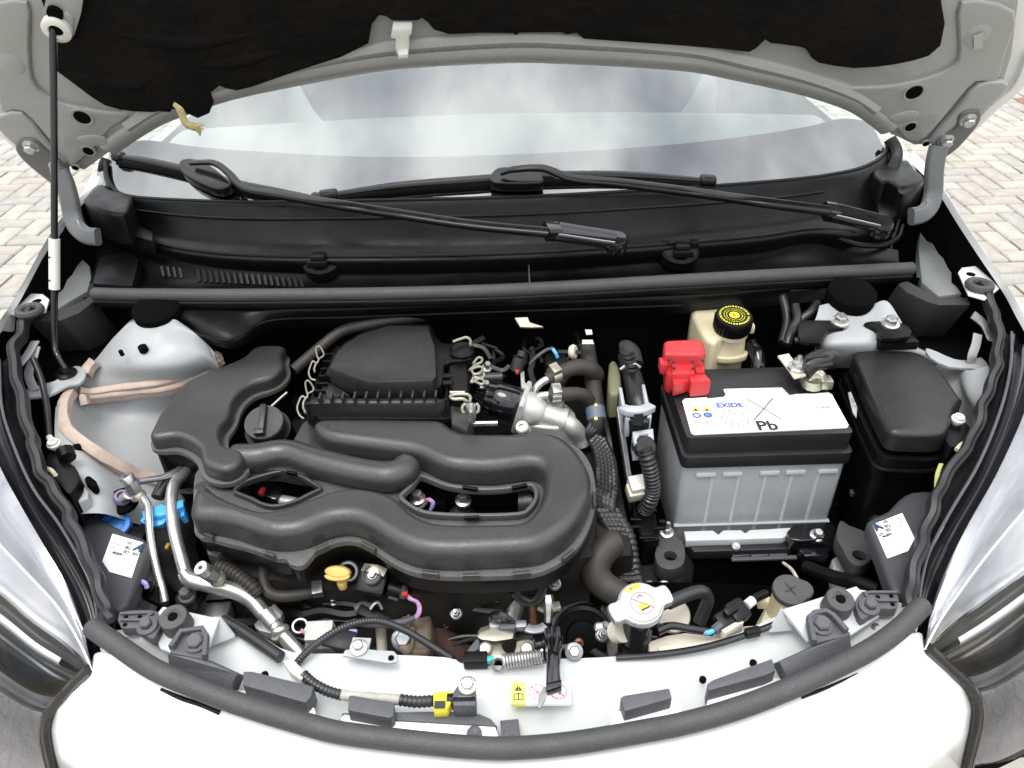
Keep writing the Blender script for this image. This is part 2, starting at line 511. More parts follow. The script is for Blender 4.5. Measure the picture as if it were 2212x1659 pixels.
def poly_area(l, up):
    o = l[0]; s = 0.0
    for p, q in zip(l[1:], l[2:]): s += (p - o).cross(q - o).dot(up)
    return s / 2
def unkink(ring, up):
    """pull the points of an inset ring apart where it folds back on itself"""
    n = len(ring)
    for _ in range(40):
        bad = []
        for i in range(n):
            a, b, c = ring[i - 1], ring[i], ring[(i + 1) % n]
            if (b - a).dot(c - b) < -0.1 * (b - a).length * (c - b).length: bad.append(i)
        if not bad: break
        for i in bad:
            for k in (-1, 0, 1):
                j = (i + k) % n
                ring[j] = (ring[j - 1] + ring[j] + ring[(j + 1) % n]) / 3
    return ring
def pillow(outline, h, r, up=(0, 0, 1), holes=(), steps=5, top_extra=0.0):
    """rounded-shoulder solid: outline = where the shoulder starts at the TOP level minus r; h = total height below."""
    up = V(up).normalized()
    loops = [ccw([V(p) for p in outline], up)] + [list(reversed(ccw([V(p) for p in q], up))) for q in holes]
    g = G(); idx = []
    for l in loops:
        rings = []
        base = [p - up * (h - r) for p in l]
        rings.append(base)
        cur, done = l, 0.0
        for s in range(steps + 1):
            a = math.pi / 2 * s / steps
            want = r * (1 - math.cos(a))
            if want > done:
                cur = unkink(offset2(cur, want - done, up), up); done = want
            rings.append([p + up * (r * math.sin(a)) for p in cur])
        ids = []
        for rg in rings:
            ids.append(list(range(len(g.v), len(g.v) + len(rg)))); g.v += rg
        for A, B in zip(ids, ids[1:]):
            m = len(A)
            for i in range(m):
                j = (i + 1) % m
                g.f.append((A[i], A[j], B[j], B[i]))
        idx.append(ids)
    for lev, rev in ((-1, False), (0, True)):
        flat = [i for ids in idx for i in ids[lev]]
        tr = tessellate_polygon([[g.v[i] for i in ids[lev]] for ids in idx])
        tot = 0.0
        for t in tr:
            a, b, c = (flat[q] for q in t)
            n = (g.v[b] - g.v[a]).cross(g.v[c] - g.v[a])
            tot += n.length / 2
            want = -up if rev else up
            if n.dot(want) < 0: a, b, c = c, b, a
            g.f.append((a, b, c))
        if DEBUG:
            ar = sum(poly_area([g.v[i] for i in ids[lev]], up) for ids in idx)
            if abs(tot - ar) > 0.02 * abs(ar): print('PILLOW BAD', lev, len(flat), 'tris', tot, 'area', ar, g.v[flat[0]])
    return g
DEBUG = False

def grid(rows, n=5, m=5, thick=0.0, tdir=None):
    """smooth surface through rows of points"""
    rows = [cr(r, n) for r in rows]
    cols = len(rows[0])
    full = [cr([r[c] for r in rows], m) for c in range(cols)]
    R = len(full[0])
    g = G()
    for i in range(R):
        for c in range(cols): g.v.append(full[c][i])
    for i in range(R - 1):
        for c in range(cols - 1):
            g.f.append((i * cols + c, i * cols + c + 1, (i + 1) * cols + c + 1, (i + 1) * cols + c))
    if thick:
        N = len(g.v); d = V(tdir) * thick
        g.v += [p + d for p in g.v]
        g.f += [tuple(reversed([i + N for i in f])) for f in g.f]
        edge = [i for i in range(cols)] + [i * cols + cols - 1 for i in range(1, R)] + [(R - 1) * cols + c for c in range(cols - 2, -1, -1)] + [i * cols for i in range(R - 2, 0, -1)]
        for a, b in zip(edge, edge[1:] + edge[:1]): g.f.append((a, a + N, b + N, b))
    return g

LOC = {}
def mk(name, g, material, parent=None, label=None, bevel=0.0, bseg=2, sharp=40, cat=None, group=None, kind=None):
    bm = bmesh.new()
    vs_ = [bm.verts.new(p) for p in g.v]
    for f in g.f:
        try: bm.faces.new([vs_[i] for i in f])
        except Exception: pass
    bm.normal_update()
    if bevel > 0:
        bmesh.ops.remove_doubles(bm, verts=bm.verts, dist=1e-6)
        bmesh.ops.recalc_face_normals(bm, faces=bm.faces)
        es = [e for e in bm.edges if len(e.link_faces) == 2 and e.calc_face_angle(0) > math.radians(28)]
        bmesh.ops.bevel(bm, geom=es, offset=bevel, segments=bseg, profile=0.6, affect='EDGES', clamp_overlap=True)
    else:
        bmesh.ops.recalc_face_normals(bm, faces=bm.faces)
    xs = [v.co for v in bm.verts]
    lo = V((min(p.x for p in xs), min(p.y for p in xs), min(p.z for p in xs)))
    hi = V((max(p.x for p in xs), max(p.y for p in xs), max(p.z for p in xs)))
    o3 = V(((lo.x + hi.x) / 2, (lo.y + hi.y) / 2, lo.z))
    bmesh.ops.translate(bm, verts=bm.verts, vec=-o3)
    me = bpy.data.meshes.new(name)
    bm.to_mesh(me); bm.free()
    me.polygons.foreach_set('use_smooth', [True] * len(me.polygons))
    me.set_sharp_from_angle(angle=math.radians(sharp))
    me.materials.append(material)
    o = bpy.data.objects.new(name, me)
    COL.objects.link(o)
    LOC[o.name] = o3
    o.parent = parent
    o.location = o3 - (LOC[parent.name] if parent else V((0, 0, 0)))
    if label: o['label'] = label
    if cat: o['category'] = cat
    if group: o['group'] = group
    if kind: o['kind'] = kind
    return o

def thing(name, label, cat, loc, group=None):
    o = bpy.data.objects.new(name, None)
    o.empty_display_size = 0.05
    COL.objects.link(o)
    o.location = V(loc); LOC[o.name] = V(loc)
    o['label'] = label; o['category'] = cat
    if group: o['group'] = group
    return o

def bolt_geo(p, axis=(0, 0, 1), r=0.008, h=0.006, flange=1.5, stud=0.0):
    pr = [(r * flange, -0.003), (r * flange, 0.0012), (r * flange * 0.8, 0.0022)]
    g = lathe(pr, p, axis, 20)
    x, y, z = basis(axis)
    o = V(p) + z * 0.001
    g.add(lathe([(r, 0), (r, h * 0.8), (r * 0.82, h)], o, axis, 6))
    if stud: g.add(lathe([(r * 0.5, h * 0.5), (r * 0.5, h + stud), (r * 0.36, h + stud + 0.002)], o, axis, 12))
    return g
def bolt(p, parent, axis=(0, 0, 1), r=0.008, h=0.006, material=None, name='bolt', flange=1.5, stud=0.0):
    return mk(name, bolt_geo(p, axis, r, h, flange, stud), material or M_zinc, parent, sharp=30)

def text_geo(s, size, o, xd, yd, bold=0.0, up=None):
    cu = bpy.data.curves.new('txt', 'FONT')
    cu.body = s; cu.size = size; cu.resolution_u = 3; cu.offset = bold
    ob = bpy.data.objects.new('txt', cu)
    me = bpy.data.meshes.new_from_object(ob)
    g = G(); o, xd, yd = V(o), V(xd).normalized(), V(yd).normalized()
    for v in me.vertices: g.v.append(o + xd * v.co.x + yd * v.co.y)
    for p in me.polygons: g.f.append(tuple(p.vertices))
    bpy.data.objects.remove(ob); bpy.data.curves.remove(cu); bpy.data.meshes.remove(me)
    return g
def ring_geo(o, xd, yd, r0, r1, a0=0, a1=360, n=36):
    g = G(); o, xd, yd = V(o), V(xd), V(yd)
    for i in range(n + 1):
        a = math.radians(a0 + (a1 - a0) * i / n)
        d = xd * math.cos(a) + yd * math.sin(a)
        g.v += [o + d * r0, o + d * r1]
    for i in range(n): g.f.append((2 * i, 2 * i + 1, 2 * i + 3, 2 * i + 2))
    return g
def flat_poly(pts):
    g = G(); g.v = [V(p) for p in pts]
    g.f = [tuple(t) for t in tessellate_polygon([g.v])]
    return g
def line_geo(a, b, w, nrm_):
    a, b = V(a), V(b); s = (b - a).cross(V(nrm_)).normalized() * (w / 2)
    g = G(); g.v = [a - s, b - s, b + s, a + s]; g.f = [(0, 1, 2, 3)]
    return g
# ================================================================== ground: pale clay pavers in herringbone
ground = mk('paving', gsum(box((0, 3.0, -0.045), (30, 30, 0.05))), mat('joint_sand', (0.27, 0.24, 0.19), 0.95, bump=0.6, bscale=80, var=0.5, vscale=9, var2=(0.24, 0.25, 0.13)), kind='structure')
M_bricks = [mat('paver_%s' % n, c, 0.85, bump=0.7, bscale=55, var=0.45, vscale=14, var2=c2, bdist=0.006) for n, c, c2 in (
    ('sand', (0.36, 0.335, 0.295), (0.27, 0.245, 0.21)), ('pale', (0.40, 0.375, 0.335), (0.30, 0.28, 0.245)),
    ('grey', (0.34, 0.325, 0.30), (0.25, 0.235, 0.215)), ('red', (0.26, 0.12, 0.09), (0.18, 0.09, 0.07)))]
BL, BW, BG = 0.200, 0.100, 0.007
def brick_mesh(name, material):
    g = box((0, 0, -0.02), (BL - BG, BW - BG, 0.04))
    bm = bmesh.new()
    vv = [bm.verts.new(p) for p in g.v]
    for f in g.f: bm.faces.new([vv[i] for i in f])
    bmesh.ops.recalc_face_normals(bm, faces=bm.faces)
    es = [e for e in bm.edges if max(v.co.z for v in e.verts) > -0.001]
    bmesh.ops.bevel(bm, geom=es, offset=0.006, segments=1, affect='EDGES')
    me = bpy.data.meshes.new(name); bm.to_mesh(me); bm.free()
    me.materials.append(material)
    return me
BM = [brick_mesh('brick', m_) for m_ in M_bricks]
def project(p):
    d = V(p) - CAM; k = d.dot(FWD)
    if k < 0.1: return None
    return 1106 + FPX * d.dot(RGT) / k, 829.5 - FPX * d.dot(UPV) / k
seen, rest = [], []
for i in range(-60, 61):
    for j in range(-12, 71):
        k = (i - j) % 4
        if k == 0: c, rz = V(((i + 1) * BW, (j + .5) * BW, 0)), 0
        elif k == 2: c, rz = V(((i + .5) * BW, j * BW, 0)), 1
        else: continue
        if not (-1.0 < c.y < 7.0 and abs(c.x) < 6.0): continue
        q = project(c)
        vis = False
        if q:
            x_, y_ = q
            if x_ < 1106: vis = -20 < x_ < 230 and 270 < y_ < 700 and y_ < 690 - x_ * 1.45 + 60
            else: vis = 1950 < x_ < 2232 and 150 < y_ < 680 and y_ < 640 - (2212 - x_) * 1.3 + 90
        (seen if vis else rest).append((c, rz))
seen.sort(key=lambda q: (q[0] - CAM).length)
keep, extra = seen[:300], seen[300:]
rest += extra
red_at = U(2205, 222, 0)
red_i = min(range(len(keep)), key=lambda k: (keep[k][0] - red_at).length)
for k, (c, rz) in enumerate(keep):
    o = bpy.data.objects.new('brick', BM[3] if k == red_i else BM[random.choice((0, 0, 1, 1, 2))])
    COL.objects.link(o)
    o.parent = ground
    o.location = c + V((0, 0, random.uniform(-0.003, 0.001))) - LOC['paving']
    o.rotation_euler = (random.uniform(-.01, .01), random.uniform(-.01, .01), math.pi / 2 * rz + random.uniform(-.012, .012))
    if k == red_i: o['label'] = 'single reddish brown paver among the pale ones'
gr = G()
for c, rz in rest:
    b = box(c + V((0, 0, -0.02 + random.uniform(-.003, .001))), (BL - BG, BW - BG, 0.04) if rz == 0 else (BW - BG, BL - BG, 0.04))
    gr.add(b)
mk('paver_field', gr, M_bricks[0], ground, kind='stuff')

# ================================================================== the car
car = thing('car', 'white car seen from the front with its bonnet propped open', 'car', (0, 1.0, 0))

# ---- front bumper skin
def seal_z(px): return 0.812 + 0.028 * ((px - 1098) / 900.0) ** 2
SEAL = [(200, 1356), (253, 1393), (333, 1446), (433, 1489), (533, 1526), (667, 1566), (737, 1583), (870, 1600), (1004, 1613), (1104, 1616),
        (1237, 1605), (1404, 1577), (1475, 1563), (1575, 1536), (1675, 1500), (1775, 1456), (1875, 1406), (1942, 1359), (1992, 1309)]
seal_pts = [U(x, y, seal_z(x)) for x, y in SEAL]
seal_s = cr(seal_pts, 4)
edgeL = [(201, 1420, .79), (196, 1455, .778), (150, 1498, .752), (118, 1532, .725), (106, 1575, .69), (112, 1620, .655), (132, 1690, .60)]
edgeR = [(1994, 1375, .79), (1998, 1408, .778), (2048, 1450, .752), (2088, 1482, .725), (2104, 1530, .69), (2098, 1580, .655), (2078, 1660, .60)]
EL = UL(edgeL); ER = UL(edgeR)
rows = []
M_ = len(seal_s)
for i in range(7):
    r = []
    k = i / 6
    for q in range(M_):
        s = seal_s[q]
        t = q / (M_ - 1)
        fwd = V((0, 0.004 - 0.086 * k ** 0.7, -0.0095 - 0.20 * k ** 1.6))
        mid = s + fwd
        w = abs(2 * t - 1) ** 5
        e = EL[i] if t < 0.5 else ER[i]
        # blend towards the headlight corner at both ends
        lin = EL[i].lerp(ER[i], t)
        p = V((s.x * (1 - w) + e.x * w, mid.y * (1 - w) + e.y * w, mid.z * (1 - w) + e.z * w))
        r.append(p)
    rows.append(r)
bump_g = G()
cols = M_
for r in rows: bump_g.v += r
for i in range(6):
    for c in range(cols - 1):
        bump_g.f.append((i * cols + c, (i + 1) * cols + c, (i + 1) * cols + c + 1, i * cols + c + 1))
bumper = mk('bumper', bump_g, M_white, car, label='white front bumper skin between the headlights')
so = bumper.modifiers.new('s', 'SOLIDIFY'); so.thickness = 0.003; so.offset = -1
# two black undertrim strips under the seal
for lst in (((352, 1490), (395, 1510), (440, 1525), (478, 1541)), ((1727, 1508), (1770, 1492), (1810, 1474), (1848, 1455))):
    p = [U(x, y, 0.806) for x, y in lst]
    mk('undertrim', sweep(cr(p, 4), rrect(0.006, 0.008, 0.002), V((0, 0, 1))), M_black, car)

# ---- front bulb seal
mk('front_seal', tube(seal_pts, 0.0098, 5, 16, round_end=True), M_rubber, car, label='thick dark grey rubber bulb seal curving along the front edge')

# ---- slam panel (front crossmember) : white sheet between seal and engine
def slam_front(t):   # just behind the seal
    s = seal_s[int(round(t * (M_ - 1)))]
    return s + V((0, 0.006, -0.016))
back = [(300, 1350, .826), (420, 1345, .808), (480, 1336, .802), (560, 1376, .798), (630, 1412, .794), (760, 1416, .794), (960, 1424, .794), (1010, 1440, .792), (1160, 1441, .792), (1200, 1428, .794),
        (1300, 1424, .794), (1420, 1412, .794), (1560, 1385, .796), (1690, 1330, .800), (1760, 1312, .806), (1850, 1275, .815), (1960, 1310, .83)]
bp = UL(back)
fr_i = [int(round(i)) for i in [1, 6, 10, 14, 18, 22, 28, 31, 36, 40, 44, 48, 54, 60, 63, 67, 71]]
fpts = [seal_s[min(i, M_ - 1)] + V((0, 0.008, -0.020)) for i in fr_i]
rows = []
for k in (0.0, 0.25, 0.5, 0.75, 1.0):
    r = []
    for a, b in zip(fpts, bp):
        p = a.lerp(b, k)
        # a shallow step: the front third sits lower
        p.z += -0.007 * math.sin(math.pi * k)
        r.append(p)
    rows.append(r)
drop = [p + V((0, 0.004, -0.03)) for p in bp]
rows.append([p + V((0, 0.002, -0.004)) for p in bp]); rows.append(drop)
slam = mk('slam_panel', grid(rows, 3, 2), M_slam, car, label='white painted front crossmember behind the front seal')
# recess strip in front of the slam panel (darker channel at the centre)
for hx, hy, rr in ((572, 1458, .0036), (1518, 1468, .0034), (1627, 1432, .0034)):
    mk('panel_hole', lathe([(rr, -.002), (rr, .0015), (rr * .8, .0016), (0.0001, .001)], U(hx, hy, 0.803), (0, 0, 1), 18), M_void, slam)

# ---- bonnet: underside plane
TH = math.radians(63)
BP0 = V((0, 1.176, 1.052)); BE = V((0, -math.cos(TH), math.sin(TH))); BN = V((0, -math.sin(TH), -math.cos(TH)))   # BN faces the viewer / the bay
def B(px, py, off=0.0): return UPL(px, py, BP0, BN) + BN * off
def BO(lst, off=0.0): return [B(x, y, off) for x, y in lst]
REAR = [(183, 367), (230, 333), (277, 300), (333, 267), (393, 243), (467, 217), (567, 193), (737, 161), (870, 143), (1070, 130), (1204, 130), (1475, 146),
        (1608, 170), (1742, 200), (1842, 233), (1892, 263), (1925, 290), (1942, 297), (1975, 313)]
skin = REAR + [(2008, 310), (2050, 305), (2110, 250), (2160, 197), (2185, 120), (2200, 0), (2215, -260), (-60, -260), (-40, 0), (-8, 150), (10, 270), (40, 310), (100, 352), (153, 360)]
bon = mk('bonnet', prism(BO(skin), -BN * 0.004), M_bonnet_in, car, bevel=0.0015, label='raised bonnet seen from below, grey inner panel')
outer = [(160, 372), (225, 328)] + [(x, y - 6) for x, y in REAR[2:-2]] + [(1960, 300), (2000, 318), (2088, 299), (2150, 245), (2206, 197), (2240, 120), (2262, 0), (2280, -270), (-130, -270), (-110, 0), (-70, 160), (-30, 262), (5, 300), (40, 330), (75, 353)]
mk('outer_skin', prism([p - BN * 0.018 for p in BO(outer)], -BN * 0.002), M_white, bon)
# hem of the outer skin on both sides
for hem in (((-70, 160), (-30, 262), (5, 300), (40, 330), (75, 353)), ((2010, 316), (2088, 299), (2150, 245), (2206, 197), (2240, 120))):
    mk('hem', sweep(cr(BO(hem, -0.012), 5), rrect(0.016, 0.006, 0.002), BN), M_white, bon)
# rolled rear flange : broad half round following the rear edge
def inset_rear(d):
    out = []
    for x, y in REAR: out.append((x + (1080 - x) * 0.00, y - d))
    return out
fl = [B(x, y - 14, 0.0) for x, y in REAR[1:-2]]
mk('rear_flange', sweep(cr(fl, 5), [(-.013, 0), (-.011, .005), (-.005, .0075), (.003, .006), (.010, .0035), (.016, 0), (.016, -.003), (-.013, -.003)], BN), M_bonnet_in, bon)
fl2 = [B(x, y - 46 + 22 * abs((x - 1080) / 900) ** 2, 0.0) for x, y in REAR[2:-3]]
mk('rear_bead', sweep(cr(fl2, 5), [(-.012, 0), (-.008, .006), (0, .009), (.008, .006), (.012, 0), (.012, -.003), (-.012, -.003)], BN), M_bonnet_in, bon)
# pressed side reinforcements
padL = [(-30, 20), (60, 0), (66, 90), (72, 165), (100, 200), (150, 222), (235, 236), (300, 238), (245, 270), (190, 330), (150, 352), (110, 300), (52, 236), (5, 232), (-8, 150)]
padR = [(2190, 20), (2075, 0), (2070, 100), (2060, 135), (2010, 160), (1930, 178), (1840, 182), (1760, 178), (1850, 205), (1925, 262), (1960, 300), (2000, 290), (2060, 220), (2105, 172), (2150, 172), (2170, 110)]
for pd in (padL, padR):
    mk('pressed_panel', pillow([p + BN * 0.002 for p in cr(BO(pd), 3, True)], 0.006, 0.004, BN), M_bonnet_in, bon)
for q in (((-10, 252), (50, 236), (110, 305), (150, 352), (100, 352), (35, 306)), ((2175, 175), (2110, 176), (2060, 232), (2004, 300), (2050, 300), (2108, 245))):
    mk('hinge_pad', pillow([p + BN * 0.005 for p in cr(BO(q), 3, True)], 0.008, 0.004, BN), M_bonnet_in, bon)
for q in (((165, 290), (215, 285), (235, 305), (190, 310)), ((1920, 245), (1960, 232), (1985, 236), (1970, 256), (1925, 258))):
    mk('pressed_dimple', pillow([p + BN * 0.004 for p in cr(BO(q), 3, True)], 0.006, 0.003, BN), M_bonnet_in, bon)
for hx, hy, rx in ((180, 246, .0105), (193, 319, .0070), (42, 252, .0048), (165, 355, .004), (1972, 192, .0105), (1964, 267, .0070), (2110, 192, .0048), (1998, 303, .004)):
    p = B(hx, hy, 0.0075)
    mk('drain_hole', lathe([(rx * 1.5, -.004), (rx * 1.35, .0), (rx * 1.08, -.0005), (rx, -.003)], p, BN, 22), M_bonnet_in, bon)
    mk('hole_void', lathe([(rx * 1.04, -.004), (rx * 1.04, .0004), (.0001, .0004)], p, BN, 18), M_void, bon)
for hx, hy in ((28, 132), (2108, 70)):
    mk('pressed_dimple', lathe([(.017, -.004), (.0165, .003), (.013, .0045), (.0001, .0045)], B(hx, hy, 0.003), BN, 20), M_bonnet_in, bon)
# felt insulation
INS = [(60, -260), (75, -60), (105, 20), (127, 63), (127, 143), (167, 173), (200, 198), (230, 217), (262, 226), (290, 230), (335, 232), (370, 233), (380, 215), (407, 233), (430, 245), (455, 234), (463, 213), (457, 190), (477, 175), (490, 180), (513, 185), (547, 177), (640, 144), (737, 113), (797, 83),
       (804, 43), (820, 22), (834, 24), (847, 33), (904, 33), (912, 28), (924, 37), (937, 53), (970, 63), (1040, 60), (1108, 61), (1114, 66), (1122, 60), (1214, 59), (1222, 64), (1244, 60), (1260, 73), (1475, 88),
       (1560, 95), (1615, 102), (1632, 93), (1650, 75), (1662, 83), (1725, 92), (1747, 82), (1752, 117), (1765, 125), (1800, 132), (1842, 137), (1890, 134), (1932, 128), (1970, 120), (2002, 110), (2028, 87), (2037, 40), (2030, 0), (2020, -100), (2005, -260)]
ins_pts = BO(INS, 0.0)
ins = pillow([p + BN * 0.008 for p in ins_pts], 0.014, 0.004, BN, steps=3)
mk('insulation_pad', ins, M_insul, bon, label='black felt heat insulation under the bonnet, torn along its edge')
# folds of the felt
for q, rr in ((((150, 150), (210, 160), (290, 170), (340, 150)), .012), (((420, 130), (520, 120), (620, 95)), .010), (((250, 60), (400, 80), (560, 60)), .012)):
    mk('felt_fold', tube([B(x, y, 0.010) for x, y in q], [rr * .3, rr, rr * .9, rr * .25], 6, 10, flat=.6, up=BN), M_insul, bon)
# torn yellow foam strip
fo = [B(x, y, o_) for x, y, o_ in ((379, 211, .012), (392, 218, .016), (400, 232, .018), (408, 246, .02), (424, 252, .02), (438, 266, .018))]
mk('torn_foam', tube(fo, [.004, .006, .0055, .006, .008, .002], 5, 8, flat=.5, up=BN), M_foam, bon, label='torn strip of yellow foam hanging from the insulation')
for q in (((424, 252), (436, 256), (446, 257)), ((428, 250), (440, 247), (448, 249)), ((430, 256), (436, 264), (437, 272))):
    mk('foam_shred', tube([B(x, y, .02) for x, y in q], [.004, .0025, .0006], 4, 6), M_foam, bon)
# white clip on the rear flange
cl = [(850, 36), (892, 36), (890, 50), (884, 56), (886, 76), (882, 92), (858, 94), (855, 76), (858, 60), (846, 58)]
mk('bonnet_clip', prism(BO(cl, 0.022), -BN * 0.016), M_wplast, bon, bevel=.002, label='white plastic clip on the bonnet rear edge')
mk('clip_nib', prism(BO([(862, 84), (884, 82), (884, 92), (862, 94)], 0.030), -BN * 0.01), M_wplast, bon, bevel=.0015)
# rod bracket with grommet
br = [(93, 42), (112, -40), (190, -40), (182, 10), (168, 55), (156, 66), (140, 60)]
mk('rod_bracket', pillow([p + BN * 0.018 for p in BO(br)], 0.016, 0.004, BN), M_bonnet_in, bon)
mk('rod_grommet', lathe([(.017, -.004), (.017, .004), (.014, .006), (.009, .006), (.008, .002), (.0001, .002)], B(134, 34, 0.024), BN, 24), M_wplast, bon, label='cream grommet holding the prop rod tip')
mk('hole_void', lathe([(.009, -.002), (.009, .0035), (.0001, .0035)], B(129, 3, 0.021), BN, 16), M_void, bon)
mk('hole_void', lathe([(.0075, -.002), (.0075, .0008), (.0001, .0008)], B(134, 34, 0.0258), BN, 16), M_void, bon)
# small sticker on the right side of the inner panel
mk('panel_sticker', prism(BO([(2098, 66), (2120, 58), (2118, 92), (2099, 96)], 0.0105), -BN * 0.001), mat('clear_sticker', (0.40, 0.40, 0.38), 0.3), bon)

# ---- bonnet hinges (each a bent arm bolted to the bonnet)
def hinge(top, bolts, arm, mat_, foot):
    h = mk('hinge_plate', pillow([p + BN * 0.010 for p in cr(BO(top), 3, True)], 0.007, 0.003, BN), mat_, bon, label='grey painted hinge plate bolted to the bonnet corner')
    for x, y in bolts: bolt(B(x, y, 0.012), h, BN, .0085, .010, M_zinc, flange=1.35)
    pts = [UY(x, y, yy) for x, y, yy in arm]
    a = mk('hinge_arm', sweep(cr(pts, 6), rrect(0.026, 0.015, .005), V((0, -1, .25))), mat_, bon, label='bent grey hinge arm reaching down beside the cowl')
    return h
hinge([(38, 305), (48, 290), (66, 287), (84, 292), (106, 312), (138, 338), (152, 352), (150, 372), (128, 392), (104, 376), (70, 348), (46, 324)], [(72, 302), (127, 347)],
      [(128, 368, 1.125), (141, 398, 1.12), (150, 430, 1.115), (156, 462, 1.11), (166, 490, 1.10), (186, 508, 1.09), (212, 512, 1.085)], M_hinge, None)
hinge([(2112, 228), (2114, 242), (2104, 262), (2076, 296), (2052, 318), (2026, 332), (2008, 322), (2010, 304), (2026, 288), (2060, 262), (2066, 240), (2082, 228), (2100, 226)], [(2085, 245), (2038, 290)],
      [(2028, 315, 1.125), (2021, 345, 1.12), (2017, 380, 1.115), (2016, 415, 1.11), (2008, 445, 1.10), (1992, 462, 1.09), (1968, 468, 1.085)], M_hinge, None)

# ---- windscreen
def gbase(x): return 1.20 - 0.08 * (1 - min(1.0, (x / 0.66) ** 2))
def gz(x, y):
    yb = gbase(x)
    zb = 0.987 + 0.032 * (1 - min(1.2, (x / 0.66) ** 2))
    return zb + (y - yb) * 0.56
XS = [-.69, -.66, -.55, -.4, -.2, 0, .2, .4, .55, .66, .69]
GB = [(228, 352), (232, 385), (248, 412), (285, 428), (400, 436), (560, 440), (800, 436), (1090, 430), (1300, 420), (1540, 405), (1700, 392), (1790, 381), (1862, 365), (1905, 340), (1922, 305)]
_gb = [UF(x, y, gz, 0.0) for x, y in GB]
def k0(x):
    q = sorted(_gb[2:-2], key=lambda p: abs(p.x - x))[:2]
    return sum(p.y - gbase(p.x) for p in q) / 2 - .006
rows = []
for k in (0, .12, .3, .55, .8):
    rows.append([V((x * (1 - .13 * max(0, k)), gbase(x) + (k if k else k0(x)), gz(x, gbase(x) + (k if k else k0(x))))) for x in XS])
M_glass = bpy.data.materials.new('windscreen_glass'); M_glass.use_nodes = True
n, l = M_glass.node_tree.nodes, M_glass.node_tree.links
n.clear()
out = n.new('ShaderNodeOutputMaterial'); tr = n.new('ShaderNodeBsdfTransparent'); gl = n.new('ShaderNodeBsdfGlossy'); mx = n.new('ShaderNodeMixShader')
tr.inputs['Color'].default_value = (0.76, 0.84, 0.81, 1); gl.inputs['Color'].default_value = (0.96, 0.98, 0.99, 1); gl.inputs['Roughness'].default_value = 0.035
fz = n.new('ShaderNodeFresnel'); fz.inputs['IOR'].default_value = 2.4
l.new(fz.outputs['Fac'], mx.inputs['Fac']); l.new(tr.outputs['BSDF'], mx.inputs[1]); l.new(gl.outputs['BSDF'], mx.inputs[2]); l.new(mx.outputs['Shader'], out.inputs['Surface'])
ws = mk('windscreen', grid(rows, 4, 5), M_glass, car, label='windscreen reflecting pale cloudy sky')
M_frit = mat('frit_black', (0.02, 0.02, 0.026), 0.25)
FT = [(236, 330), (268, 312), (320, 303), (433, 318), (567, 328), (737, 337), (900, 339), (1070, 335), (1280, 325), (1475, 310), (1642, 290), (1750, 272), (1818, 256), (1880, 262)]
FB = [(226, 372), (240, 404), (300, 430), (433, 437), (567, 440), (737, 438), (900, 434), (1070, 431), (1280, 421), (1475, 410), (1642, 397), (1750, 387), (1850, 368), (1912, 325)]
ft = [UF(x, y, gz, -.005) for x, y in FT]; fb2 = [UF(x, y, gz, -.005) for x, y in FB]
rows2 = [ft, [p.lerp(q, .5) for p, q in zip(ft, fb2)], fb2]
for r in rows2:
    for p in r: p.z = gz(p.x, p.y) - .005
mk('frit_band', grid(rows2, 4, 4), M_frit, ws, label='dark band printed along the base of the windscreen')
# cabin behind the glass: dash top, headliner, seats, rear window panel, visor
M_cab = mat('cabin_grey', (0.62, 0.66, 0.65), 0.8, var=0.2, vscale=3)
M_seat = mat('seat_cloth', (0.20, 0.21, 0.21), 0.9)
M_cabd = mat('dash_dark', (0.30, 0.32, 0.32), 0.7, var=0.2, vscale=6)
M_cabl = mat('headliner', (0.78, 0.80, 0.79), 0.9)
mk('dashboard', grid([[V((x, y, z + .02 * math.cos(x * 2.2))) for x in (-.66, -.3, 0, .3, .66)] for y, z in ((1.24, .93), (1.40, .97), (1.62, .985), (1.72, .93), (1.74, .75))], 5, 4), M_cabd, car)
mk('cabin_tub', grid([[V((s * w, y, z)) for s in (-1, -.6, 0, .6, 1)] for w, y, z in ((.70, 1.2, .70), (.70, 1.9, .45), (.70, 2.4, .5), (.70, 2.6, .9), (.66, 2.75, 1.2), (.6, 2.8, 1.46))], 3, 3), M_cab, car)
for s in (-1, 1): mk('cabin_side', grid([[V((s * .69, y, z)) for y in (1.25, 1.8, 2.8)] for z in (.5, .8, .98)], 3, 3), M_cab, car)
mk('headliner', grid([[V((x, y, z - .05 * (x / .55) ** 2)) for x in (-.62, -.3, 0, .3, .62)] for y, z in ((1.93, 1.405), (2.4, 1.45), (3.0, 1.40), (3.25, 1.15))], 4, 4), M_cabl, car)
for sx in (-.36, .36):
    st = mk('front_seat', pillow([V((sx + .24 * math.cos(a) * (1 + .1 * math.sin(a)), 2.35 + .09 * math.sin(a) * 0, 0.98 + .30 * math.sin(a))) for a in [2 * math.pi * i / 24 for i in range(24)]], .14, .05, (0, -1, .25)), M_seat, car)
    mk('headrest', pillow([V((sx + .14 * math.copysign(abs(math.cos(a)) ** .6, math.cos(a)), 2.36, 1.30 + .085 * math.copysign(abs(math.sin(a)) ** .6, math.sin(a)))) for a in [2 * math.pi * i / 24 for i in range(24)]], .10, .04, (0, -1, .1)), M_seat, st)
mk('rear_window_panel', pillow([V((-0.03 + .125 * math.copysign(abs(math.cos(a)) ** .5, math.cos(a)), 1.80, 1.285 + .034 * math.copysign(abs(math.sin(a)) ** .6, math.sin(a)))) for a in [2 * math.pi * i / 28 for i in range(28)]], .03, .01, (0, -1, -.15)), M_cabl, car, label='pale panel standing in for the rear window seen through the windscreen')  # pale panel added for the rear window showing through the glass
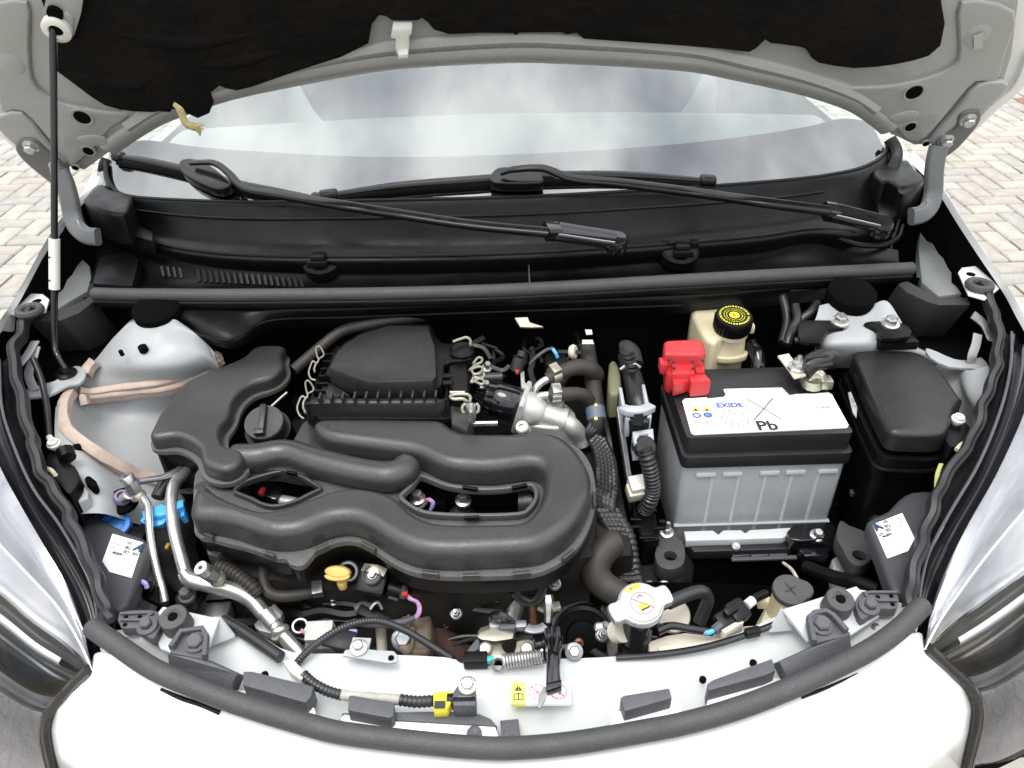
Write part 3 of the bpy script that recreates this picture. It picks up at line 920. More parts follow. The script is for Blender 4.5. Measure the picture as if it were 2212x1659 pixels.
mk('sun_visor', pillow([V((.33 + .19 * math.copysign(abs(math.cos(a)) ** .4, math.cos(a)), 1.86 - .03 * math.sin(a), 1.345 + .075 * math.copysign(abs(math.sin(a)) ** .5, math.sin(a)))) for a in [2 * math.pi * i / 28 for i in range(28)]], .02, .006, (0, -.8, -.5)), M_cabl, car, label='folded down sun visor behind the glass')
# glass marking, lower right corner
def GL(px, py, off=0.001): return UF(px, py, gz, off)
gm = G()
for k in range(4): gm.add(line_geo(GL(1788 + k, 228 + 5 * k), GL(1812 + 2 * k, 224 + 5 * k), .0012, (0, -.5, .86)))
mk('glass_marking', gm, M_inkpale, ws)

# ---- cowl
def edge_y(px): return gbase((px - 1090) / 1330.0)
GB = [(228, 352), (232, 385), (248, 412), (285, 428), (400, 436), (560, 440), (800, 436), (1090, 430), (1300, 420), (1540, 405), (1700, 392), (1790, 381), (1862, 365), (1905, 340), (1922, 305)]
CF = [(196, 440), (204, 462), (230, 488), (280, 510), (400, 538), (560, 552), (800, 554), (1090, 548), (1300, 537), (1475, 524), (1640, 510), (1752, 494), (1850, 500), (1930, 470), (1955, 420)]
gb = [UF(x, y, gz, 0.004) for x, y in GB]
cf = [U(x, y, 0.958 - .0 * i) for i, (x, y) in enumerate(CF)]
mid1 = [a.lerp(b, .10) + V((0, 0, .006)) for a, b in zip(gb, cf)]
mid2 = [a.lerp(b, .30) + V((0, 0, -.002)) for a, b in zip(gb, cf)]
mid3 = [a.lerp(b, .65) + V((0, 0, -.010)) for a, b in zip(gb, cf)]
cowl = mk('cowl_panel', grid([gb, mid1, mid2, mid3, cf, [p + V((0, -.006, -.010)) for p in cf], [p + V((0, .012, -.05)) for p in cf]], 5, 4), M_cowl, car, label='black plastic cowl tray below the windscreen')
mk('cowl_lip', tube(cf[1:-2], .0028, 5, 8), M_cowl, cowl)
mk('cowl_lip', tube([p + V((0, -.002, .003)) for p in mid2[3:-3]], .0018, 5, 8), M_cowl, cowl)
mk('glass_edge_seal', tube([p + V((0, 0, .002)) for p in gb], .0035, 5, 8), M_black, cowl)
# S-shaped lower tray edge on the right
mk('tray_edge', tube([U(x, y, z) for x, y, z in ((1640, 512, .956), (1700, 503, .955), (1752, 497, .953), (1800, 510, .948), (1850, 528, .944), (1905, 530, .942), (1938, 515, .945), (1948, 488, .95))], .0045, 6, 8), M_cowl, cowl)
# front wall of the cowl with vent slots
wt = [U(x, y, .935) for x, y in ((205, 500), (330, 555), (560, 575), (820, 572), (1090, 567), (1475, 545), (1760, 520), (1940, 540))]
wb = [U(x, y, .925) for x, y in ((190, 610), (330, 640), (560, 640), (820, 640), (1090, 630), (1475, 606), (1760, 592), (1965, 580))]
mk('cowl_front_wall', grid([wt, [a.lerp(b, .5) + V((0, .006, -.012)) for a, b in zip(wt, wb)], wb], 4, 4), M_black, cowl)
for k in range(24):
    x = 352 + k * 13
    if 395 < x < 420: continue
    y0 = 576 + 0.085 * (x - 352); h_ = 22 if x < 400 else (26 - max(0, (k - 8)) * .5)
    p0, p1 = U(x, y0, .937), U(x + 5, y0 + h_, .926)
    mk('vent_slat', sweep([p0 + V((0, -.004, .002)), p1 + V((0, -.004, .002))], rrect(.0052, .004, .001), V((0, -.7, .7))), M_cowl, cowl)
# cowl side fins
for fin in (((200, 612), (215, 555), (275, 545), (300, 560), (285, 618)), ):
    mk('air_guide', prism([U(x, y, .945) for x, y in fin], .03), M_cowl, cowl, bevel=.001)
mk('seam', tube([U(1142, 566, .94), U(1143, 590, .935), U(1144, 612, .931)], .0012, 4, 6), M_trimgrey, cowl)
# corner end pieces
endR = [(1880, 372), (1925, 352), (1958, 350), (1975, 372), (1996, 392), (1950, 420), (1938, 408), (1918, 398), (1902, 398)]
endL = [(285, 428), (240, 415), (222, 390), (182, 436), (220, 462), (268, 470), (282, 450)]
for q, z0 in ((endR, 1.012), (endL, 1.012)):
    e = mk('cowl_end_cap', pillow([p for p in cr(UL(q, z0), 2, True)], .05, .006), M_cowl, cowl)
mk('pillar_trim', tube([U(1905, 396, 1.0), U(1932, 352, 1.02), U(1935, 325, 1.035), U(1922, 300, 1.05)], .010, 6, 8, flat=.6), M_black, cowl)
mk('pillar_trim', tube([U(252, 420, 1.0), U(226, 390, 1.012), U(226, 362, 1.03), U(232, 345, 1.04)], .010, 6, 8, flat=.6), M_black, cowl)
mk('cowl_corner_block', prism(UL([(1890, 420), (1945, 415), (1950, 440), (1930, 470), (1900, 466)], .985), .05), M_cowl, cowl, bevel=.004)
mk('cowl_corner_block', prism(UL([(205, 470), (215, 455), (280, 475), (330, 500), (330, 520), (270, 505)], .975), .03), M_cowl, cowl, bevel=.003)
# two clips
for cx, cy in ((692, 560), (1470, 538)):
    p = U(cx, cy, .952)
    c = mk('cowl_clip', lathe([(.030, -.02), (.030, -.004), (.026, .0), (.0001, .001)], p + V((0, .004, 0)), (0, -.35, 1), 22), M_cowl, cowl)
    mk('clip_tab', box(p + V((0, -.008, .006)), (.022, .020, .014)), M_cowl, c, bevel=.003)
    mk('clip_slot', box(p + V((0, -.022, .002)), (.030, .006, .010)), M_black, c, bevel=.001)
    for s in (-1, 1): mk('clip_wing', box(p + V((s * .022, .010, .004)), (.014, .012, .010)), M_cowl, c, bevel=.002)
# bulb seal on the cowl front
CS = [(206, 635), (300, 637), (500, 638), (737, 636), (900, 633), (1070, 628), (1270, 618), (1475, 606), (1708, 593), (1850, 586), (1968, 580)]
csz = [U(x, y, .935) for x, y in CS]
mk('cowl_seal', tube(csz, .0098, 5, 14, round_end=True), M_rubber, car, label='straight dark grey rubber seal along the cowl front')
mk('seal_carrier', sweep(cr([p + V((0, -.004, -.012)) for p in csz], 4), rrect(.012, .012, .003), V((0, 0, 1))), M_black, car)
# shroud lip under the seal
lipU = [U(x, y, .918) for x, y in ((215, 655), (380, 655), (450, 656), (530, 656), (620, 655), (760, 653), (1070, 645), (1475, 622), (1700, 610), (1960, 598))]
lipD = [U(x, y, .895) for x, y in ((300, 668), (375, 672), (430, 720), (500, 735), (560, 702), (617, 690), (760, 686), (1070, 674), (1475, 660), (1700, 640), (1940, 620))][1:]
mk('cowl_shroud', grid([lipU, [a.lerp(b, .5) + V((0, -.006, .004)) for a, b in zip(lipU, lipD)], lipD, [p + V((0, .01, -.02)) for p in lipD]], 5, 4), M_black, car, label='black plastic shroud lip below the cowl seal')
mk('shroud_edge', tube([p + V((0, -.001, .001)) for p in [U(x, y, .895) for x, y in ((373, 670), (400, 703), (443, 726), (493, 735), (530, 718), (567, 698), (617, 689), (737, 686), (900, 680), (1070, 674), (1475, 660))]], .0022, 5, 8), M_cowl, car)
for q in (((1385, 632), (1450, 628), (1448, 640), (1388, 641)), ((1702, 620), (1768, 612), (1766, 624), (1706, 628))):
    mk('shroud_hook', sweep(cr(UL(q, .908), 2), circ(.0018, 6)), M_cowl, car)

# ---- firewall and bay floor (dark)
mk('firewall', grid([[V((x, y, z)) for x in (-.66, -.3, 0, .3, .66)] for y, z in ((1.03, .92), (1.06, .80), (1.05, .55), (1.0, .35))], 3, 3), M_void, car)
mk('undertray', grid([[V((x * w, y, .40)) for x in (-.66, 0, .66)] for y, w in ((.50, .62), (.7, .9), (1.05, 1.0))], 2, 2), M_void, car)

# ---- wipers
def wiper(blade, arm, joint, pivot, lab):
    bl = [UF(x, y, gz, .012) for x, y in blade]
    w = mk('wiper', tube(bl, [.005, .0075, .0082, .0082, .0075, .005], 5, 10, flat=.75), M_wiper, car, label=lab)
    mk('rubber_lip', sweep(cr([p + V((0, -.004, -.008)) for p in bl], 4), rrect(.004, .012, .001), V((0, 0, 1))), M_black, w)
    for a, b in ((bl[0], bl[0].lerp(bl[1], .18)), (bl[-1], bl[-1].lerp(bl[-2], .12))):
        mk('blade_end', tube([a, b], .0095, 3, 10, round_end=True), M_wiper, w)
    ap = [CAM + ray(x, y) * t for x, y, t in arm]
    mk('arm', sweep(cr(ap, 6), rrect(.015, .010, .0035), V((0, -.5, .86)), scale=[.55 + .45 * min(1, i / (len(cr(ap, 6)) * .6)) for i in range(len(cr(ap, 6)))]), M_wiper, w)
    mk('blade_joint', pillow([p for p in cr([UF(x, y, gz, .022) for x, y in joint], 3, True)], .018, .003, (0, -.5, .86)), M_wiper, w)
    return w
def tg(x, y, off): 
    p = UF(x, y, gz, off); return (p - CAM).dot(FWD)
def tz(x, y, z):
    p = U(x, y, z); return (p - CAM).dot(FWD)
w1 = wiper([(250, 337), (320, 348), (400, 366), (500, 394), (600, 414), (690, 430)],
           [(412, 352, tg(412, 352, .035)), (462, 352, tg(462, 352, .045)), (495, 375, tg(495, 375, .045)), (530, 408, tg(530, 408, .045)), (620, 424, tg(620, 424, .05)), (740, 444, tz(740, 444, 1.045)), (870, 464, tz(870, 464, 1.030)), (1020, 486, tz(1020, 486, 1.018)), (1185, 502, tz(1185, 502, 1.010))],
           [(388, 352), (405, 344), (440, 350), (480, 378), (500, 400), (470, 412), (420, 392), (392, 372)], None,
           'windscreen wiper nearest the prop rod, its blade pointing up left')
def wbase(a, b, c, z, w):
    pa, pb, pc = U(a[0], a[1], z), U(b[0], b[1], z - .004), U(c[0], c[1], z - .008)
    mk('arm_hinge', sweep(cr([pa, pb], 3), rrect(.026, .020, .004), V((0, -.3, .95))), M_gloss, w)
    mk('arm_head', sweep(cr([pb, pb.lerp(pc, .6), pc], 4), rrect(.032, .016, .005), V((0, -.3, .95)), scale=[1, .98, .96, .95, .95, .95, .95, .93, .9]), M_gloss, w)
    mk('pivot_cap', lathe([(.016, -.014), (.016, .002), (.013, .006), (.0001, .007)], pc, (0, -.35, .93), 22), M_gloss, w)
wbase((1178, 500), (1206, 500), (1332, 519), 1.008, w1)
w2 = wiper([(696, 424), (850, 402), (1000, 390), (1150, 380), (1350, 378), (1540, 391)],
           [(1082, 374, tg(1082, 374, .035)), (1110, 366, tg(1110, 366, .045)), (1175, 364, tg(1175, 364, .05)), (1235, 386, tg(1235, 386, .05)), (1340, 396, tg(1340, 396, .05)), (1500, 416, tg(1500, 416, .045)), (1640, 436, tz(1640, 436, 1.04)), (1790, 456, tz(1790, 456, 1.03))],
           [(1060, 382), (1072, 366), (1100, 362), (1160, 366), (1172, 386), (1165, 398), (1070, 398)], None,
           'windscreen wiper lying flat across the middle of the windscreen base')
wbase((1782, 456), (1805, 460), (1905, 484), 1.026, w2)

# ---- fenders
def fender(sign, crest, inner, lab):
    cp, ip = UL(crest), UL(inner)
    rows = [ip, [a.lerp(b, .5) + V((0, 0, .004)) for a, b in zip(ip, cp)], cp, [p + V((sign * .006, .0, -.016)) for p in cp], [p + V((sign * .014, 0, -.09)) for p in cp], [p + V((sign * .02, 0, -.40)) for p in cp]]
    f = mk('fender', grid(rows, 4, 4), M_white, car, label=lab)
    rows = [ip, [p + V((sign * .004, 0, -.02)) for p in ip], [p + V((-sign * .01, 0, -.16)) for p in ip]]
    mk('fender_gap_shade', grid(rows, 4, 3), M_void, f)  # black sheet puts in the darkness of the gap beside the fender
    return f
fL = fender(-1, [(212, 380, 1.02), (168, 430, 1.008), (130, 476, .996), (100, 521, .985), (62, 590, .968), (28, 651, .952), (-4, 700, .938), (-60, 800, .92)],
            [(226, 398, 1.01), (180, 440, .998), (137, 484, .986), (108, 528, .975), (72, 596, .958), (40, 656, .942), (14, 694, .93), (-36, 796, .91)], 'white fender beside the prop rod')
fR = fender(1, [(1972, 326, 1.02), (2010, 366, 1.008), (2038, 404, .998), (2075, 467, .985), (2122, 539, .966), (2181, 626, .946), (2215, 680, .935), (2275, 780, .92)],
            [(1966, 350, 1.01), (2000, 384, .998), (2030, 422, .988), (2066, 480, .975), (2112, 551, .956), (2168, 634, .936), (2198, 690, .925), (2255, 790, .91)], 'white fender beside the fuse box')
for q, hole, ring, z0, f in (([(65, 634), (92, 635), (106, 646), (98, 672), (40, 680), (16, 676), (56, 612)], (80, 651), (64, 671), .937, fL),
                    ([(2119, 553), (2160, 622), (2128, 646), (2092, 636), (2070, 588), (2078, 578), (2110, 574)], (2097, 593), (2116, 616), .937, fR)):
    t_ = mk('fender_tab', prism(UL(q, z0), .003), M_white, f, bevel=.0008, label='white metal tab with a hole at the fender edge')
    mk('tab_hole', lathe([(.0062, -.001), (.0062, .0008), (.0001, .0008)], U(hole[0], hole[1], z0), (0, 0, 1), 16), M_void, t_)
    mk('seal_eyelet', tube([U(ring[0], ring[1], z0 + .006) + V((.014 * math.cos(a), .014 * math.sin(a), 0)) for a in [2 * math.pi * i / 12 for i in range(12)]], .0055, 2, 8, closed=True), M_rubber, f)

# ---- inner wings (painted bay sides), strut towers
def wing_patch(name, rows, lab=None, n=5, m_=5, mt=None): return mk(name, grid([UL(r) for r in rows], n, m_), mt or M_bay, car, label=lab)
# left tower and apron
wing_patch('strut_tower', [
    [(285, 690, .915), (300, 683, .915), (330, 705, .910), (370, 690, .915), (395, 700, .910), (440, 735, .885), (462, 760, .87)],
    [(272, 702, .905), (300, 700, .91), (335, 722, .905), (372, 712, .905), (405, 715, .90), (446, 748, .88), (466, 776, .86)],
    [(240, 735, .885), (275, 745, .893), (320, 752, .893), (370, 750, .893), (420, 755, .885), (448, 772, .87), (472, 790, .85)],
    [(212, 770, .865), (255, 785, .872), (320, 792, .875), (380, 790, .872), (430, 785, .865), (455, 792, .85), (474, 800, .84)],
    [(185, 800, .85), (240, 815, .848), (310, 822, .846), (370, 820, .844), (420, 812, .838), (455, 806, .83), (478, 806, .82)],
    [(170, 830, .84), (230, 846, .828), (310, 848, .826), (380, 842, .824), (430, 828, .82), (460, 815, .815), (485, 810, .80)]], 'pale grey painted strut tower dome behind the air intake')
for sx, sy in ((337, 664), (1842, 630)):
    mk('cowl_opening_shade', lathe([(.034, -.03), (.034, .0), (.028, .005), (.0001, .007)], U(sx, sy, .925), (0, -.2, 1), 28), M_void, car, label='black disc standing in for the dark opening under the cowl edge')  # black disc puts in the dark of the opening below the cowl
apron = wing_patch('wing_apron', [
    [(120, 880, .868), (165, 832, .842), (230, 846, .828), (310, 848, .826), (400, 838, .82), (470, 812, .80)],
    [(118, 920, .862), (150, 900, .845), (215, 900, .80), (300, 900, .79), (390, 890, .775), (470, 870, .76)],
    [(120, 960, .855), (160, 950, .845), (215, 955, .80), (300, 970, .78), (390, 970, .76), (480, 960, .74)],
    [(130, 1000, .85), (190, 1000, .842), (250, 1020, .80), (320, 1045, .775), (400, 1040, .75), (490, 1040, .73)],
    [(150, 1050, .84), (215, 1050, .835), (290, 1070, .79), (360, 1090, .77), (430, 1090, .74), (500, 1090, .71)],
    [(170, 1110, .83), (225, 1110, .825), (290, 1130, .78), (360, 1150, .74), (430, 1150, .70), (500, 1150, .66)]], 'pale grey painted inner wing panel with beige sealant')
for hx, hy, r_, e in ((307, 749, .0062, 1.0), (260, 758, .0030, 1.0)):
    mk('panel_hole', lathe([(r_, -.008), (r_, .0), (.0001, .0)], U(hx, hy, .8985), (0, -.22, 1), 18), M_void, apron)
mk('panel_hole', lathe([(.0055, -.004), (.0055, .003), (.0001, .003)], U(166, 968, .846), (0, -.1, 1), 16), M_void, apron)
sl = []
for i in range(24):
    an = 2 * math.pi * i / 24
    q_ = (12 if math.cos(an) > 0 else -12, 0)
    lx, ly = 8 * math.cos(an) + q_[0] * .5, 8 * math.sin(an)
    sl.append(U(196 + lx * .80 - ly * .6, 1040 + lx * .6 + ly * .8, .848))
mk('panel_slot', prism(sl, .012), M_void, apron)
# sealant beads
def bead(lst, w, h=.004):
    pts = [U(x, y, z + .004) for x, y, z in lst]
    path = cr(pts, 8)
    sc = [1 + .12 * noise.noise(p * 60) for p in path]
    return mk('sealant_bead', sweep(path, [(-w, -.010), (-w * .9, h * .4), (-w * .4, h), (w * .4, h), (w * .9, h * .4), (w, -.010)], V((0, -.35, .93)), scale=sc), M_sealant, apron)
bead([(172, 843, .846), (200, 845, .838), (250, 838, .836), (300, 832, .838), (350, 825, .838), (400, 810, .836), (440, 790, .842), (470, 764, .858)], .0060, .004)
bead([(178, 858, .842), (192, 858, .832), (250, 852, .828), (300, 846, .828), (350, 842, .828), (400, 828, .828), (440, 806, .832), (474, 776, .85)], .0045, .004)
bead([(150, 842, .852), (136, 870, .856), (136, 905, .855), (152, 935, .850), (200, 970, .838), (250, 1000, .815), (300, 1022, .79), (345, 1036, .775), (420, 1060, .75)], .0078, .0025)
bead([(200, 778, .868), (188, 792, .862), (180, 806, .858)], .008, .002)
# right tower
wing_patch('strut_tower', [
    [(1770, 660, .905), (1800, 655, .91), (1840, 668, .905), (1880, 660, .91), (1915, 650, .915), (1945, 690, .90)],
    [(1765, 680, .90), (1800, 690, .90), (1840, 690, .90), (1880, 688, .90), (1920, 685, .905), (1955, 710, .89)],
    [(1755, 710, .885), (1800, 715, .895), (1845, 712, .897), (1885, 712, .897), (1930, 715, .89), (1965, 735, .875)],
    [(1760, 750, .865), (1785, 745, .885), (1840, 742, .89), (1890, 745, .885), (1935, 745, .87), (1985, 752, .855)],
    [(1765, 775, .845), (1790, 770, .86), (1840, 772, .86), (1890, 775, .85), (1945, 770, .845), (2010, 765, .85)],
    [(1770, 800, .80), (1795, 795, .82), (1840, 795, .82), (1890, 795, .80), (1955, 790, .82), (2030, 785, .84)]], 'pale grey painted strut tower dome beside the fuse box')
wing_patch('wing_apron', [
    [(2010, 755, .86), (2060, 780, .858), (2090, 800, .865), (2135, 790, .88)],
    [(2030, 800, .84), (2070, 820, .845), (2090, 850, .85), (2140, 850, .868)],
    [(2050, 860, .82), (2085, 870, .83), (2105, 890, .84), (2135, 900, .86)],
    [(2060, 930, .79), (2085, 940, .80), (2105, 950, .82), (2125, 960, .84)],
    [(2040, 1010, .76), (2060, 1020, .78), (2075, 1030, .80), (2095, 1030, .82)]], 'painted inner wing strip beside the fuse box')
# prop rod shelf and far shelf (white pressed brackets)
shelfL = [(50, 858, .868), (60, 838, .868), (120, 822, .868), (140, 800, .866), (165, 790, .866), (183, 797, .866), (184, 812, .866), (172, 828, .866), (150, 832, .866), (132, 840, .866), (105, 854, .866), (72, 858, .866)]
mk('rod_shelf', prism(cr(UL(shelfL), 2, True), .004), M_bay, car, bevel=.001, label='white bracket shelf carrying the prop rod grommet')
shelfR = [(2000, 752, .87), (2025, 760, .87), (2060, 775, .868), (2090, 778, .868), (2120, 772, .868), (2138, 795, .868), (2136, 803, .868), (2100, 795, .868), (2050, 792, .866), (2010, 772, .868)]
mk('wing_shelf', prism(cr(UL(shelfR), 2, True), .004), M_bay, car, bevel=.001)
for pts in ([(78, 750, .90), (70, 780, .89), (62, 810, .88), (75, 845, .868)], [(2112, 722, .90), (2108, 745, .89), (2100, 768, .88), (2098, 785, .868)], [(40, 790, .90), (58, 768, .90), (76, 738, .905)], [(2143, 736, .90), (2125, 700, .90), (2102, 680, .91)]):
    mk('wing_bracket', sweep(cr(UL(pts), 4), rrect(.012, .003, .001), V((0, -.7, .7))), M_bay, car)
M_rail = mat('rail_paint', (0.15, 0.16, 0.155), 0.4, var=.25, vscale=16)
# upper wing rail (grey-green flange)
mk('wing_rail', prism(UL([(178, 560), (165, 575), (155, 593), (144, 604), (136, 624), (126, 632), (122, 648), (122, 668), (155, 648), (189, 629), (197, 600), (194, 575)], .925), .02), M_rail, car, bevel=.002)
mk('wing_rail', prism(UL([(1988, 500), (2002, 520), (2016, 526), (2028, 548), (2038, 557), (2048, 578), (2056, 589), (2056, 610), (2068, 620), (2078, 634), (2028, 640), (1991, 610), (1984, 540)], .925), .02), M_rail, car, bevel=.002)
# black foam blocks between tower and fender
M_block = mat('foam_block', (0.030, 0.029, 0.029), 0.75, bump=0.3, bscale=150, var=.3, vscale=20)
mk('foam_block', prism(UL([(66, 672), (120, 670), (165, 655), (196, 638), (204, 650), (170, 676), (130, 692), (62, 694)], .922), V((0, .035, -.075))), M_block, car, bevel=.003)
mk('foam_block', prism(UL([(1940, 612), (1960, 606), (1995, 625), (2030, 641), (2092, 642), (2098, 658), (2030, 659), (2005, 652), (1960, 632)], .922), V((0, .035, -.075))), M_block, car, bevel=.003)
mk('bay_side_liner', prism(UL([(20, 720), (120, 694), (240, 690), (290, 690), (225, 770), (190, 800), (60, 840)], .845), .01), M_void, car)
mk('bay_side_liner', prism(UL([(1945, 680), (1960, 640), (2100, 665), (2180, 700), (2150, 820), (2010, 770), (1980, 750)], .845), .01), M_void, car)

# ---- headlights
def lens_mat(name, ior):
    mm = bpy.data.materials.new(name); mm.use_nodes = True
    n, l = mm.node_tree.nodes, mm.node_tree.links
    n.clear()
    out = n.new('ShaderNodeOutputMaterial'); tr = n.new('ShaderNodeBsdfTransparent'); gl = n.new('ShaderNodeBsdfGlossy'); mx = n.new('ShaderNodeMixShader')
    tr.inputs['Color'].default_value = (0.93, 0.94, 0.94, 1); gl.inputs['Roughness'].default_value = 0.02; gl.inputs['Color'].default_value = (0.97, 0.97, 1, 1)
    fz = n.new('ShaderNodeFresnel'); fz.inputs['IOR'].default_value = ior
    l.new(fz.outputs['Fac'], mx.inputs['Fac']); l.new(tr.outputs['BSDF'], mx.inputs[1]); l.new(gl.outputs['BSDF'], mx.inputs[2]); l.new(mx.outputs['Shader'], out.inputs['Surface'])
    return mm
M_lens = lens_mat('headlight_lens', 1.9)
M_lens2 = lens_mat('headlight_front_lens', 1.4)
M_house = mat('lamp_housing', (0.10, 0.09, 0.075), 0.25, metal=0.5, var=0.3, vscale=10)
M_sheen = mat('lamp_sheen_silver', (0.62, 0.62, 0.66), 0.22, metal=0.5, var=0.15, vscale=6)  # silver tone under the upper lens, paints in its sky reflection
M_lowref = mat('lamp_grey_reflector', (0.17, 0.165, 0.19), 0.34, metal=0.3, bump=0.5, bscale=170, var=0.4, vscale=8, var2=(0.44, 0.42, 0.46), bdist=0.003)
M_sheen2 = mat('lamp_sheen_white', (0.78, 0.78, 0.80), 0.18, metal=0.3, var=0.08, vscale=6)  # white tone painting in bright reflections on lens facet and chrome strip
M_chrome = mat('lamp_chrome', (0.86, 0.86, 0.86), 0.06, metal=1.0)
M_chdark = mat('lamp_bronze_reflector', (0.21, 0.175, 0.125), 0.14, metal=0.9, var=0.6, vscale=12, var2=(0.12, 0.15, 0.18))
RI = {}
def headlight(sign, rim_in, rim_out, ridge, mid, low, low2, low3, lab):
    ro, rg, md, lw, l2, l3 = (UL(q) for q in (rim_out, ridge, mid, low, low2, low3))
    ri = UL(rim_in)
    h = mk('headlight', grid([md, lw, l2, l3], 5, 5), M_lens2, car, label=lab)
    up1 = [a.lerp(b, .5) + V((0, 0, .004)) for a, b in zip(ro, rg)]
    mk('upper_lens', grid([ro, up1, rg], 5, 5), M_lens, h)
    mk('middle_lens', grid([rg, md], 5, 4), M_lens, h)
    dn = V((0, .012, -.022))
    mk('upper_sheen', grid([[p + dn * .35 for p in ro], [p + dn * .4 for p in up1], [p + dn * .35 for p in rg]], 4, 4), M_sheen, h)  # sheet under the lens carrying the painted sky reflection
    mk('middle_sheen', grid([[p + dn * .35 for p in rg], [p + dn * .35 for p in md]], 4, 4), M_sheen2, h)  # white sheet carrying the painted reflection of the second facet
    # stepped reflector: dark upper shelf, chrome strip, bronze bowl, silver lower reflector
    q1 = [a.lerp(b, .16) + dn * .9 for a, b in zip(md, lw)]
    q2 = [a.lerp(b, .30) + dn * .7 for a, b in zip(md, lw)]
    q3 = [a.lerp(b, .46) + dn * .9 for a, b in zip(md, lw)]
    q4 = [a.lerp(b, .72) + dn * 2.4 for a, b in zip(md, lw)]
    q5 = [p + dn * 1.0 for p in lw]
    mk('dark_shelf', grid([[p + dn * .36 for p in md], q1, q2], 4, 4), M_house, h)
    mk('chrome_bar', grid([q2[2:], [a.lerp(b, .5) + V((0, -.003, .003)) for a, b in zip(q2, q3)][2:], q3[2:]], 4, 4), M_sheen2, h, label='headlight chrome strip with its bright reflection coloured in white')  # satin white instead of chrome, the bright reflection is in the colour
    mk('reflector_bowl', grid([q3, q4, q5], 4, 6), M_chdark, h)
    q6 = [a.lerp(b, .5) + dn * 1.5 for a, b in zip(lw, l2)]
    mk('lower_reflector', grid([[p + V((0, -.002, -.004)) for p in q5], q6, [p + dn * 1.0 for p in l2], [p + dn * 1.0 for p in l3]], 4, 4), M_lowref, h)
    mk('divider', tube([a.lerp(b, .62) + dn * .9 for a, b in zip(lw, l2)], .0025, 5, 6), M_house, h)
    mk('bezel_edge', tube([p + dn * .36 for p in md[1:]], .0022, 4, 6), M_chrome, h)
    mk('divider', tube([p + V((0, -.002, .001)) for p in q5], .0032, 5, 6), M_black, h)
    mk('divider', tube([p + V((0, -.001, .001)) for p in q3[1:]], .0022, 5, 6), M_house, h)
    ridge_line = [p + V((0, 0, .0006)) for p in rg]
    mk('lens_ridge', tube(ridge_line, .0012, 5, 6), M_sheen2, h)
    # glossy black rim towards the engine bay
    inner = [V((p.x, p.y, p.z)) for p in ri]
    RI[sign] = inner
    mk('lamp_rim', grid([[p + V((0, 0, .002)) for p in ro], [a.lerp(b, .5) + V((0, 0, -.014)) for a, b in zip(ro, inner)], inner, [p + V((-sign * .006, 0, -.05)) for p in inner]], 5, 5), M_gloss, h, label='glossy black gutter strip along the headlight')
    mk('rim_line', tube([p + V((0, 0, .002)) for p in inner], .0016, 5, 6), M_trimgrey, h)
    # dark border of the lens towards the bumper
    side = [ro[0], lw[0], l2[0], l3[0]]
    mk('lens_border', tube([p + V((sign * .003, 0, .002)) for p in side], .0062, 6, 8), M_gloss, h)
    mk('lens_inner_border', tube([p + V((sign * .012, .004, -.006)) for p in side], .007, 6, 8, flat=.5), M_house, h)
    mk('housing_back', grid([[p + V((sign * .02, .03, -.08)) for p in r] for r in (ro, md, lw, l3)], 3, 3), M_void, h)
    return h
hL = headlight(-1,
    [(205, 1372, .80), (211, 1330, .815), (192, 1247, .835), (134, 1142, .862), (72, 1056, .882), (29, 960, .902), (5, 878, .915), (0, 780, .925)],
    [(201, 1449, .785), (175, 1340, .808), (144, 1262, .828), (96, 1180, .852), (43, 1089, .872), (0, 1008, .893), (-40, 910, .905), (-60, 800, .915)],
    [(201, 1449, .784), (165, 1375, .802), (120, 1306, .818), (62, 1243, .833), (0, 1178, .848), (-60, 1110, .86), (-130, 1030, .875), (-190, 950, .885)],
    [(200, 1450, .783), (172, 1425, .785), (125, 1385, .793), (62, 1340, .803), (0, 1286, .815), (-70, 1230, .828), (-150, 1160, .84), (-230, 1080, .85)],
    [(165, 1484, .758), (120, 1490, .752), (85, 1492, .75), (45, 1480, .75), (0, 1452, .755), (-70, 1400, .76), (-160, 1330, .77), (-250, 1250, .78)],
    [(108, 1562, .70), (80, 1560, .702), (55, 1555, .703), (30, 1545, .705), (0, 1530, .705), (-80, 1480, .71), (-170, 1410, .715), (-260, 1330, .72)],
    [(130, 1690, .60), (100, 1690, .60), (70, 1690, .60), (35, 1685, .60), (0, 1675, .60), (-80, 1640, .605), (-180, 1580, .61), (-280, 1500, .615)],
    'swept back headlight with clear lens beside the prop rod fender')
